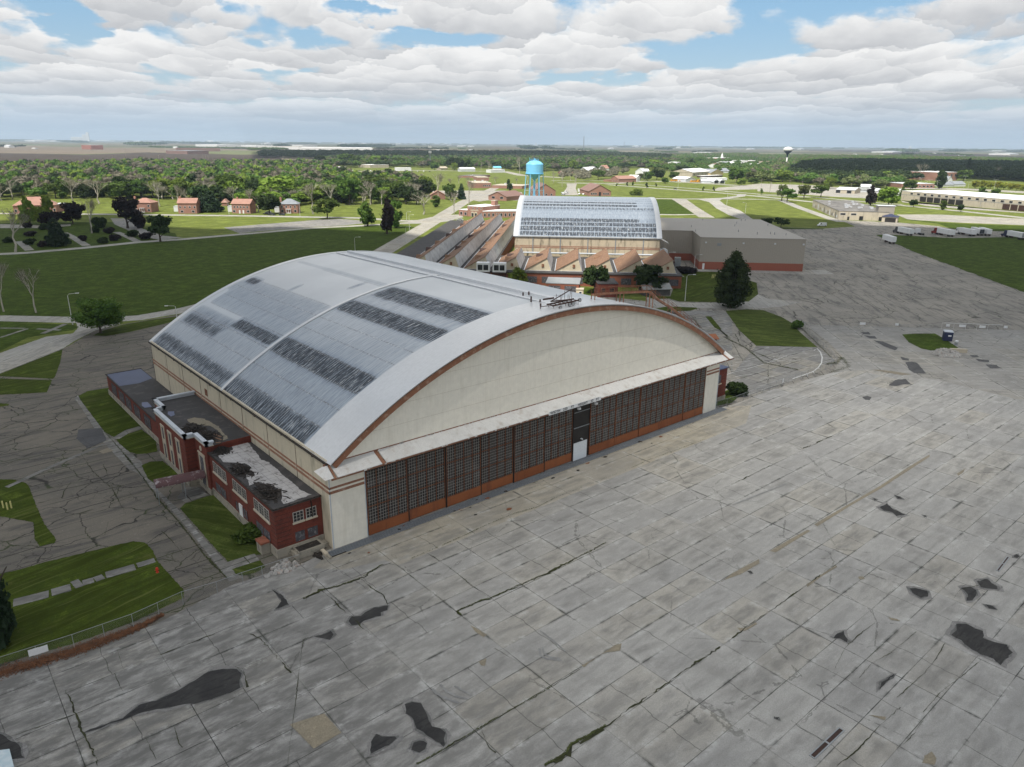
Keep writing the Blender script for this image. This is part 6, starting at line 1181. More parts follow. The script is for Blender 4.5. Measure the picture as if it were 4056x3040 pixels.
for i,(bx_,k) in enumerate(FARMS):
    p0,p1,h=bx_; L=math.dist(p0,p1)
    bldg('farm_building','tiny pale farm building far out on the hazy plain' if k=='w' else 'tiny red farm building far out on the hazy plain','farm building',bx_,max(10,L*.35),'gable_along',h*.35,'farm_white' if k=='w' else 'farm_red','farm_white' if i%3 else 'light_metal','farm buildings scattered over the distant plain',h=h*.8)
# ------------------------------------------------------------------ vehicles
def wheel(m,x,y,r=.5,w=.3):
    m.tube([(x,y-w/2,r),(x,y+w/2,r)],r,12)
def trailer(p0,p1,label,cab='car_dark',doors='white_paint',n='semi_trailer',L=13.6):
    d=Vector(p1)-Vector(p0); rz=math.atan2(d.y,d.x); T=thing(n,label,'truck' if cab else 'trailer',(p0[0],p0[1],0),rz)
    x0=5.2 if cab else 0
    m=MB(); m.box(x0,x0+L,-1.3,1.3,1.25,4.1); m.build('box_body','white_paint',T)
    m=MB(); m.box(x0+L,x0+L+.06,-1.25,-.03,1.4,4.0); m.box(x0+L,x0+L+.06,.03,1.25,1.4,4.0); m.build('rear_door',doors,T)
    m=MB(); m.box(x0+.3,x0+L-.1,-.5,.5,.95,1.24); m.box(x0+3,x0+3.2,-.9,.9,.1,1.24); m.box(x0+L-.1,x0+L+.02,-1.1,1.1,.5,.65); m.build('chassis','dark_rust',T)
    for x in (x0+L-3,x0+L-1.7):
        for y in (-1.1,1.1): m=MB(); wheel(m,x,y); m.build('wheel','tyre',T)
    if cab:
        m=MB(); prof=[(0,.6),(0,1.6),(1.7,1.9),(2.3,2.8),(2.6,3.9),(4.6,3.95),(4.6,.6)]; m.ext(prof,-1.2,1.2,lambda p,q,t_:(p,t_,q)); m.build('cab',cab,T)
        m=MB(); m.add([(1.74,-1.0,1.95),(1.74,1.0,1.95),(2.28,1.0,2.8),(2.28,-1.0,2.8)],[(0,1,2,3)]); m.v=[(x-.03,y,z+.02) for x,y,z in m.v]; m.box(2.4,3.4,-1.22,-1.201,2.0,2.75); m.build('windscreen','dark_glass',T)
        for x in (1.0,4.9,6.1):
            for y in (-1.05,1.05): m=MB(); wheel(m,x,y); m.build('wheel','tyre',T)
    return T
trailer((453.3,121.5),(441.8,106.3),'white semi-trailer with a black tractor, leftmost of the parked row')
trailer((467.4,104.0),(456.6,88.5),'white semi-trailer with a dark red tractor, second of the parked row','car_red')
trailer((482.2,96.3),(469.9,80.7),'white semi-trailer with a white tractor in the parked row','white_paint')
trailer((488.7,88.7),(470.9,74.1),'white trailer with dark rear doors and no tractor in the parked row',None,'car_dark')
trailer((491.7,85.2),(474.4,71.6),'plain white trailer without tractor, just behind the dark-doored one',None)
trailer((488.0,71.5),(476.2,57.1),'white semi-trailer with a navy tractor at the right edge of the picture','navy','galvanised')
trailer((401.1,104.9),(387.1,91.5),'lone white trailer parked on the tarmac beside the grass corner',None)
p=(456.0,109.8); T=thing('tractor_unit','white-cabbed tractor unit with bare chassis behind the leftmost trailer','truck',(*p,0),R(-120))
m=MB(); m.ext([(0,.6),(0,2),(.5,2.9),(.9,3.6),(2.6,3.6),(2.6,.6)],-1.2,1.2,lambda p,q,t_:(p,t_,q)); m.build('cab','white_paint',T); m=MB(); m.box(2.6,6.6,-.5,.5,.7,1.1); m.build('chassis','car_dark',T)
for x in (.9,4.6,5.8):
    for y in (-1.05,1.05): m=MB(); wheel(m,x,y); m.build('wheel','tyre',T)
def car(p,rz,label,col,kind='car',group=None):
    T=thing('parked_car' if kind=='car' else kind,label,'car' if kind=='car' else kind,(*p,0),rz,group)
    if kind=='car': prof=[(0,.35),(0,.85),(.25,.95),(1.2,1.0),(1.75,1.45),(3.2,1.48),(3.9,1.02),(4.4,.95),(4.5,.4)]; W2=.9;L=4.5;gl=[(1.35,.0),(3.6,.0)]
    elif kind=='van': prof=[(0,.4),(0,1.1),(.9,1.35),(1.5,2.3),(5.6,2.4),(5.8,.4)]; W2=1.0;L=5.8
    elif kind=='pickup_truck': prof=[(0,.5),(0,1.05),(1.4,1.1),(1.9,1.75),(3.3,1.75),(3.5,1.1),(5.5,1.1),(5.5,.5)]; W2=.95;L=5.5
    else: prof=[(0,.6),(0,1.5),(1.0,1.6),(1.1,3.0),(10.8,3.05),(11,.6)]; W2=1.25; L=11
    m=MB(); m.ext(prof,-W2,W2,lambda p,q,t_:(p,t_,q)); m.build('body',col,T)
    m=MB()
    if kind=='car': pr=[(1.3,1.0),(1.78,1.40),(3.15,1.42),(3.75,1.02)]
    elif kind=='van': pr=[(.95,1.4),(1.48,2.15),(2.4,2.15),(2.4,1.4)]
    elif kind=='pickup_truck': pr=[(1.5,1.12),(1.92,1.68),(3.2,1.68),(3.3,1.12)]
    else: pr=[(1.3,1.9),(1.3,2.7),(10.5,2.7),(10.5,1.9)]
    m.ext(pr,-W2-.012,W2+.012,lambda p,q,t_:(p,t_,q)); m.build('window_glass','dark_glass',T)
    for x in (.8,L-.9 if kind!='school_bus' else L-3):
        for y in (-W2+.1,W2-.1): m=MB(); wheel(m,x,y,.34 if kind!='school_bus' else .5,.22); m.build('wheel','tyre',T)
    return T
car((447.7,169.8),R(-38),'white panel van driving along the tarmac edge behind the warehouse','car_white','van')
car((187.8,469.2),R(-50),'white sedan parked on the drive left of the grey-roofed brick house','car_white')
car((182.2,450.8),R(-55),'dark pickup truck parked on the street by the grey-roofed brick house','car_dark','pickup_truck')
car((182.0,458.6),R(-55),'small black car at the kerb in front of the white sedan','car_dark')
car((188.5,446.4),R(-55),'dark trailer-like car at the kerb right of the pickup truck','car_dark')
car((271.4,340.9),R(-50),'white sedan parked below the brick headquarters','car_silver')
car((708.9,493.2),R(-62),'dark car driving on the road across the green','car_dark')
for i in range(5): car(tuple(np.array((867.4,621.0))+np.array((math.cos(R(-42)),math.sin(R(-42))))*i*13),R(-20),'yellow school bus in the left row of buses, partly hidden by its neighbours','bus_yellow','school_bus','school buses parked behind the green')
for i in range(5): car(tuple(np.array((869.1,587.1))+np.array((math.cos(R(-42)),math.sin(R(-42))))*i*9.5),R(-20),'yellow school bus in the group between the two grey sheds','bus_yellow','school_bus','school buses parked between the sheds')
cl=[(521.0,494.1),(531.7,502.5),(539.6,508.0),(537.0,509.7),(555.2,525.3),(540.1,486.8),(551.8,494.8),(540.6,481.3),(560.1,505.6),(573.1,513.9)]
for i,c_ in enumerate(cl): car(c_,R(-20+60*(i%2)),'white car in the sunny lot between the two brick halls' if i%3 else 'silver car in the sunny lot between the two brick halls','car_white' if i%3 else 'car_silver',group='cars in the lot between the brick halls')
for i in range(14): car(tuple(np.array((656.4,1188))+np.array((math.cos(R(-45)),math.sin(R(-45))))*i*11),R(30),'car parked along the far side of the mown field',['car_white','car_dark','car_silver'][i%3],group='cars along the far side of the field')
bldg('white_box_trailer','white box trailer parked in the sunny lot beside the brick hall','trailer',((575.4,523.8),(581.2,517.8),2.7),5,'flat',0,'white_paint','white_roof')
# ------------------------------------------------------------------ street furniture
def lamp(t_,label,arm=2.4,az=R(-50),two=False,name='street_lamp',mat='pole_pale',group=None):
    x,y,h,_=t_; T=thing(name,label,'street lamp' if 'lamp' in name else 'floodlight',(x,y,0),az,group); m=MB(); m.tube([(0,0,0),(0,0,h*.93),(arm*.15,0,h*.985),(arm*.9,0,h)],[.13,.08,.06,.05],6); m.build('pole',mat,T)
    m=MB(); m.box(arm*.85,arm*1.25,-.16,.16,h-.08,h+.08); m.build('lamp_head','white_paint',T)
    if two: m=MB(); m.tube([(0,0,h*.93),(-arm*.15,0,h*.985),(-arm*.9,0,h)],.05,6); m.box(-arm*1.25,-arm*.85,-.16,.16,h-.08,h+.08); m.build('lamp_head','white_paint',T)
    return T
LM=[([(0.4,161.8,9.2,0.4)][0],'street lamp at the road bend left of the round green tree',R(-20)),([(26.3,151.0,4.1,0.4)][0],'street lamp behind the left eave of the big hangar roof',R(150)),
([(171.1,71.5,9.3,0.3)][0],'straight lamp pole on the striped lawn behind the big hangar',R(-40)),([(221.4,118.7,7.4,0.4)][0],'lamp pole with a wide head beside the transformer boxes',R(-40)),([(230.4,111.2,6.4,0.4)][0],'bare pole against the set-back warehouse wall',R(-40)),
([(194.0,423.6,10.4,0.7)][0],'street lamp in front of the grey-roofed brick house',R(130)),([(214.2,312.8,9.0,0.6)][0],'street lamp near the dark conical tree',R(-30)),([(242.5,359.9,6.0,0.6)][0],'street lamp beyond the dark conical tree by the crossing',R(-30)),([(140.2,247.3,7.1,0.5)][0],'street lamp on the rough field left of the diagonal road',R(-30)),
([(179.2,262.1,8.5,0.4)][0],'thin pole beside the diagonal road',R(-30)),([(553.2,312.6,11.8,0.8)][0],'street lamp on the grass wedge right of the rear hangar',R(150)),([(493.3,255.0,8.4,0.7)][0],'street lamp near the curved road behind the warehouse',R(150)),([(708.2,485.9,8.0,1.1)][0],'street lamp by the road across the green',R(-30)),
([(161.6,472.7,8.9,0.7)][0],'street lamp in front of the third brick house',R(130)),([(542.7,1975,14.9,1.7)][0],'tall pole on the ploughed field edge left',R(20)),([(728.4,150.2,3.2,0.6)][0],'curved white lamp in front of the depot',R(-20)),([(715.5,409.1,4.2,1.0)][0],'street lamp near the flat workshop corner',R(-20))]

for t_,lab,az_ in LM: lamp(t_,lab,az=az_)
FL=[(997.9,323.0,14.6,0.7),(1007,319.1,10.8,0.7),(1052,333.1,10.1,0.7),(1023,312.3,10.7,0.7),(1091,303.8,14.6,0.7),(1072,291.9,8.5,0.7),(1079,263.3,12.9,0.7),(1064,314.6,15.3,0.7)]
for i,t_ in enumerate(FL): lamp(t_,'tall sports-ground floodlight mast behind the white-roofed depot',arm=2.2,az=R(-60),two=True,name='floodlight_mast',group='floodlight masts behind the depot')
UP=[(362.7,1657,20.2,0.9),(519.1,1893,16.3,1.1),(623.4,1890,16.7,1.1),(628.0,1885,16.7,1.1),(632.3,1880,16.6,1.1),(623.1,1624,19.2,1.0),(688.0,1757,15.2,1.1),(72.0,742.6,12.0,0.4),(664.9,1507,20.7,1.0),(683.9,1515,10.3,1.0),(770.1,1543,18.3,1.0),(884.1,1605,15.2,1.1),(894.1,1499,13.4,1.1),(833.7,1282,18.4,1.0),(868.3,1268,16.4,1.0),(862.6,1161,14.7,0.9),(360.0,443.5,16.5,0.5),(302.5,386.6,14.4,0.4),(423.3,1797,31.5,0.4),(673.3,1527,20.3,0.4),(681.0,1523,17.1,0.4),(694.6,1538,11.0,0.4),(836.2,1286,16.8,0.4),(843.4,1231,17.3,0.4),(868.7,1170,14.6,0.3),(816.4,837.1,15.4,0.3),(628.9,604.4,17.1,0.3),(763.7,630.3,21.8,0.3),(826.1,636.7,14.0,0.3),(877.2,633.9,14.8,0.3),(865.4,510.2,11.0,0.3),(860.5,467.4,10.3,0.3),(928.0,465.3,7.5,0.3),(944.4,455.9,5.8,0.3),(933.4,424.9,7.0,0.3),(940.1,385.5,6.4,0.3),(745.8,385.7,12.8,0.3),(854.6,449.7,6.8,0.3),(947.4,345.5,5.6,0.3),(1188,468.2,7.1,0.4)]
def upole(t_,label,group):
    x,y,h,_=t_; T=thing('utility_pole',label,'utility pole',(x,y,0),R(-45),group); m=MB(); m.tube([(0,0,0),(0,0,h)],[.22,.14],6); m.build('pole','pole_wood',T); m=MB(); m.box(-1.2,1.2,-.08,.08,h-.9,h-.7); m.build('crossarm','pole_wood',T); return T
for i,t_ in enumerate(UP): upole(t_,'weathered wooden utility pole along the streets beyond the airfield','utility poles beyond the airfield')
def mast(p,h,label,w=1.5,name='radio_mast'):
    T=thing(name,label,'mast',(*p,0)); m=MB()
    for k in range(3):
        a=k*2.094; m.bar((w*math.cos(a),w*math.sin(a),0),(w*.5*math.cos(a),w*.5*math.sin(a),h),w*.35)
    n=int(h/ (w*4))
    for i in range(n):
        z0,z1=h*i/n,h*(i+1)/n; a,b=(i%3)*2.094,((i+1)%3)*2.094; m.bar((w*.9*math.cos(a),w*.9*math.sin(a),z0),(w*.9*math.cos(b),w*.9*math.sin(b),z1),w*.18)
    m.build('lattice','mast_grey',T); return T
for t_,lab,w in (([(4673,4509,110.8,1.9)][0],'tall thin radio mast rising above the horizon right of the blue tower',4),([(8172,7132,83.2,3.2)][0],'shorter distant radio mast near the horizon',4)): mast(t_[:2],t_[2],lab,w)
t_=[(936.5,1344,45.5,0.5)][0]; T=mast(t_[:2],t_[2],'telecommunications mast with antenna panels beyond the mown field',1.1,'telecom_mast')
m=MB()
for k in range(6): a=k*1.047; m.box(2.6*math.cos(a)-.5,2.6*math.cos(a)+.5,2.6*math.sin(a)-.3,2.6*math.sin(a)+.3,t_[2]-6,t_[2]-1); m.box(2.6*math.cos(a)-.5,2.6*math.cos(a)+.5,2.6*math.sin(a)-.3,2.6*math.sin(a)+.3,t_[2]-17,t_[2]-12)
m.build('antenna_panel','farm_white',T)
# fences
def fence(pts,h,label,name='chain_link_fence',step=3.0,pm='galvanised',mesh='chain_link',rail=.04):
    T=thing(name,label,'fence',(0,0,0)); po=MB(); me_=MB(); ra=MB(); lo=0
    for (a,b) in zip(pts[:-1],pts[1:]):
        L=math.dist(a,b); n=max(1,round(L/step))
        for k in range(n): x=a[0]+(b[0]-a[0])*k/n; y=a[1]+(b[1]-a[1])*k/n; q=MB(); q.tube([(x,y,0),(x,y,h+.03)],.03,6); q.build('post',pm,T)
        if mesh: me_.add([(a[0],a[1],.03),(b[0],b[1],.03),(b[0],b[1],h),(a[0],a[1],h)],[(0,1,2,3)])
        ra.bar((*a,h),(*b,h),rail)
    if mesh: me_.build('mesh_panel',mesh,T)
    ra.build('top_rail',pm,T); return T
FP=[(-43.3,-0.5),(-37.3,-0.1),(-30.7,-0.7),(-24.9,-0.9),(-19.3,-0.0),(-15.5,-0.5),(-12.4,-0.5),(-7.6,-0.8),(-5.3,-1.1)]
FN=fence(FP,1.75,'chain-link fence with two white notice boards between the lawn and the concrete apron')
FR=fence([(86.6,-0.1),(92.6,-0.7),(100.4,-0.7),(110.9,-0.5),(118.9,-0.7),(128.1,-0.5),(136.9,-0.1),(142.5,4.0),(150.5,11.3),(159.5,19.4),(168.4,26.7)],1.7,'chain-link fence curving around the old car park right of the big hangar')
FB=fence([(168.4,26.7),(178.8,17.2),(189.0,7.5),(198.4,-1.5)],1.2,'low dark chain-link fence with small white signs across the old tarmac')
FC=fence([(198.4,-1.5),(203.1,-6.4),(207.0,-11.0),(209.8,-13.9)],1.9,'galvanised gate-like fence with white signs in front of the dark crack','metal_gate_fence',3,'pole_pale',None,.12)
def board(p,ang,w,h,z,label,name='notice_board'):
    T=thing(name,label,'sign',(*p,z),ang); m=MB(); m.box(-w/2,w/2,-.03,.03,0,h); m.build('panel','white_paint',T); m=MB(); m.box(-w/2+.05,w/2-.05,-.02,.05,h*.2,h*.3); m.build('backing_rail','galvanised',T); return T
fa=math.atan2(FP[2][1]-FP[1][1],FP[2][0]-FP[1][0])
def onf(q,off=-.12): return (q[0]-math.sin(fa)*off,q[1]+math.cos(fa)*off)
for s_,w_,lab in (((-34.2,-0.3),.95,'small white board, left one of two on the near fence'),((-33.6,-0.4),1.3,'wider white board, right one of two on the near fence')): board(onf(s_,-.10),fa,w_,.75,.75,lab)
for i,s_ in enumerate([(181.3,14.3),(188.6,7.4),(199.4,-2.8),(202.1,-5.8),(205.7,-10.0),(210.8,-14.5)]): board(s_,R(-49),[1.6,.9,1,1.8,1.7,1][i],.7,.9,['first from the left','second from the left, small and grey','third from the left, small','fourth from the left, large','fifth from the left','rightmost'][i]+': white sign in the row across the tarmac')
board((111.6,-0.3),R(20),1.5,.8,.7,'white board on the curving fence right of the hangar')
# hydrant, bollards, toilet, barriers
T=thing('fire_hydrant','small red fire hydrant standing in the mown grass near the pavement slabs','hydrant',(*(-19.6,9.0),0)); m=MB(); m.lathe([(.2,0),(.2,.06),(.13,.08),(.13,.55),(.17,.57),(.15,.68),(.05,.78)],n=12); m.build('barrel','hydrant_red',T); m=MB(); m.tube([(-.24,0,.42),(.24,0,.42)],.06,8); m.tube([(0,-.22,.42),(0,.1,.42)],.08,8); m.build('nozzle','hydrant_red',T)
for i,s_ in enumerate([(-31.8,41.2),(-31.4,40.2),(-30.9,40.4)]): T=thing('bollard','pale yellow steel bollard on the left lawn, '+['left','middle','right'][i]+' of three','bollard',(*s_,0)); m=MB(); m.lathe([(.1,0),(.1,1.15),(.03,1.22)],n=8); m.build('post','yellow_paint',T)
for i,s_ in enumerate([(217.6,93.0),(218.6,92.9),(219.7,92.8)]): T=thing('bollard','yellow post on the striped lawn behind the hangar, '+['left','middle','right'][i]+' of three','bollard',(*s_,0)); m=MB(); m.lathe([(.12,0),(.12,1.5),(.03,1.55)],n=8); m.build('post','yellow_paint',T)
T=thing('portable_toilet','dark navy portable toilet with a pale roof and white label beside the grass island','portable toilet',(*(185.2,-7.9),0),R(-60)); m=MB(); m.box(-1.1,1.1,-1.1,1.1,.1,2.6); m.build('cabin','navy',T); m=MB(); m.add([(-1.2,-1.2,2.6),(1.2,-1.2,2.6),(1.2,1.2,2.6),(-1.2,1.2,2.6),(-1.0,-.8,2.85),(1,-.8,2.85),(1,.8,2.85),(-1,.8,2.85)],[(0,3,2,1),(4,5,6,7),(0,1,5,4),(1,2,6,5),(2,3,7,6),(3,0,4,7)]); m.build('roof','white_trim',T); m=MB(); m.box(-.1,.7,-1.13,-1.101,1.4,1.75); m.build('label_plate','white_paint',T)
T=thing('sink_stand','small grey and white hand-wash stand beside the portable toilet','stand',(*(181.4,-11.6),0)); m=MB(); m.lathe([(.45,0),(.45,.9),(.5,.95)],n=12); m.build('base','galvanised',T); m=MB(); m.box(-.5,.5,-.3,.3,.95,1.3); m.build('basin','white_paint',T)
T=thing('concrete_barrier','low concrete block wall at the near edge of the grass island','barrier',(*(172.2,-13.5),0),R(-48)); m=MB(); m.box(0,4.2,0,.8,0,1.0); m.build('block','stone_trim',T)
def rocks(name,label,cat,pts,n,r,mat,seed,h=.5,kind='stuff'):
    rr=random.Random(seed); m=MB(); c=np.mean(pts,axis=0); 
    for i in range(n):
        e_=rr.randrange(len(pts)); u_=rr.random(); b_=np.array(pts[e_])*(1-u_)+np.array(pts[(e_+1)%len(pts)])*u_; q=c+(b_-c)*math.sqrt(rr.random()); s=rr.uniform(*r); z=h*max(0,1-math.dist(q,c)/4)*rr.random()
        k=6; a0=rr.random()*6
        V=[(q[0]+s*rr.uniform(.5,1)*math.cos(a0+k_*1.047),q[1]+s*rr.uniform(.5,1)*math.sin(a0+k_*1.047),z) for k_ in range(k)]+[(q[0]+s*.5*math.cos(a0+k_*1.047),q[1]+s*.5*math.sin(a0+k_*1.047),z+s*rr.uniform(.3,.9)) for k_ in range(k)]
        m.add(V,[tuple(range(6,12))]+[(j,(j+1)%6,(j+1)%6+6,j+6) for j in range(6)])
    o=m.build(name,mat); tag(o,label,cat,kind=kind); return o
rocks('rubble_pile','heap of pale broken concrete and a few bricks at the edge of the grass island','rubble',[(168.5,-11.1),(172.7,-10.5),(174.9,-12.2),(172.9,-14.1),(170.9,-16.6),(168.3,-17.1),(166.7,-15.5),(165.5,-13.7),(166.4,-11.7)],420,(.25,.7),'rubble',4,1.3)
rocks('rubble_heap','dark broken slabs piled between the brick annex corner and the hangar','rubble',[(-2.6,-.9),(-1.9,-.2),(-1.6,.4),(-3,.3),(-2.3,-1.6)],130,(.08,.28),'charred',5,.3)
rocks('rubble_scatter','broken concrete and tar pieces along the end of the fence below the annex','rubble',[(-8.5,.5),(-6,1.6),(-4.8,-1.0),(-7,-1.4),(-9.5,-.6),(-5.2,.2)],160,(.1,.5),'rubble',6,.2)
# leaf litter along the fence, weeds
def scatter(name,label,cat,poly_pts,n,sz,mat,seed,h=(0,.15)):
    rr=random.Random(seed); m=MB()
    for i in range(n):
        k=rr.randrange(len(poly_pts)-1); a,b,w=poly_pts[k],poly_pts[k+1],1
        t_=rr.random(); x=a[0]+(b[0]-a[0])*t_; y=a[1]+(b[1]-a[1])*t_; wd=a[2]+(b[2]-a[2])*t_
        d=math.atan2(b[1]-a[1],b[0]-a[0]); o_=rr.gauss(0,.4)*wd; x+=-math.sin(d)*o_; y+=math.cos(d)*o_; s=rr.uniform(*sz); z=rr.uniform(*h); a1=rr.random()*6.28; tz=rr.uniform(-.6,.6)*s
        m.add([(x-s*math.cos(a1),y-s*math.sin(a1),z+.05),(x-s*math.sin(a1),y+s*math.cos(a1),z+.05+abs(tz)),(x+s*math.cos(a1),y+s*math.sin(a1),z+.05+abs(tz)*.5)],[(0,1,2)])
    o=m.build(name,mat,fix=False); tag(o,label,cat,kind='stuff'); return o
lp=[(*q,w) for q,w in zip([(-42.2,-0.6),(-37.3,-0.1),(-34.2,-0.9),(-30.8,-1.3),(-28.0,-1.4),(-25.0,-1.4),(-21.7,-0.6)],(1.3,1.3,1.2,1.2,1,.8,.3))]
scatter('leaf_litter','strip of rusty dead leaves along the foot of the near fence','leaves',lp,9000,(.05,.13),'dead_leaves',1)
def weedline(name,label,pts,w,n,sz=(.03,.10),h=(0,.10),mat='weeds',seed=2): return scatter(name,label,'weeds',[(*q,w) for q in pts],n,sz,mat,seed,h)
WL=[('grass growing along the kerb line in front of the hangar tracks',[(6.6,-8.6),(12.2,-8.4),(16.1,-8.2),(19.5,-7.9),(25.2,-7.8),(28.8,-8.5),(32.9,-8.0),(50.9,-8.2),(55.4,-7.9),(63.3,-8.3),(70.7,-8.4)],.07,700),
('weeds along the long crack crossing the apron below the hangar',[(3.0,-7.4),(-0.7,-8.4),(-3.2,-8.2),(-5.8,-7.7),(-8.1,-7.9)],.08,500),('weeds in the second long apron joint',[(4.4,-22.5),(4.5,-21.5),(7.7,-21.6),(9.1,-22.0),(13.7,-22.1),(17.8,-22.4),(23.9,-22.2),(29.3,-22.0)],.09,800),
('moss and weeds in the joint at the bottom edge of the picture',[(-11.3,-37.1),(-9.4,-37.2),(-5.1,-37.3),(-2.9,-37.3),(1.1,-37.5),(4.4,-37.6)],.05,400),('dark moss in the widest joint near the bottom centre',[(-2.8,-44.3),(-0.6,-44.6),(0.6,-44.1),(2.5,-44.4),(4.7,-44.6)],.14,800),
('weeds along the pavement edge beside the annex lawns',[(-13.1,64.8),(-13.0,52.0),(-13.2,39.5),(-13.6,28.7),(-13.4,20.5),(-13.7,9.9),(-13.4,2.1)],.09,1400),('weeds along the joints of the old car park right of the hangar',[(138.8,33.8),(133.3,23.2),(124.2,12.2),(125.5,3.8)],.5,2500),
('weeds along the joints of the old lot behind the hangar shoulder',[(152.7,54.7),(146.1,48.1),(140.9,43.1),(144.2,38.7),(138.5,31.4)],.35,1500),('weed tufts around the bend of the curving fence',[(135.6,1.7),(138.6,0.7),(144.6,2.3),(138.1,-2.7),(129.6,-2.4)],.9,2500,),('scrub along the fence beside the large lawn',[(166.9,26.1),(159.5,19.4),(150.5,11.3),(142.4,4.1)],.4,1500)]
for i,(lab,pts,w,n) in enumerate(WL): weedline('weed_strip',lab,pts,w,n,seed=10+i)
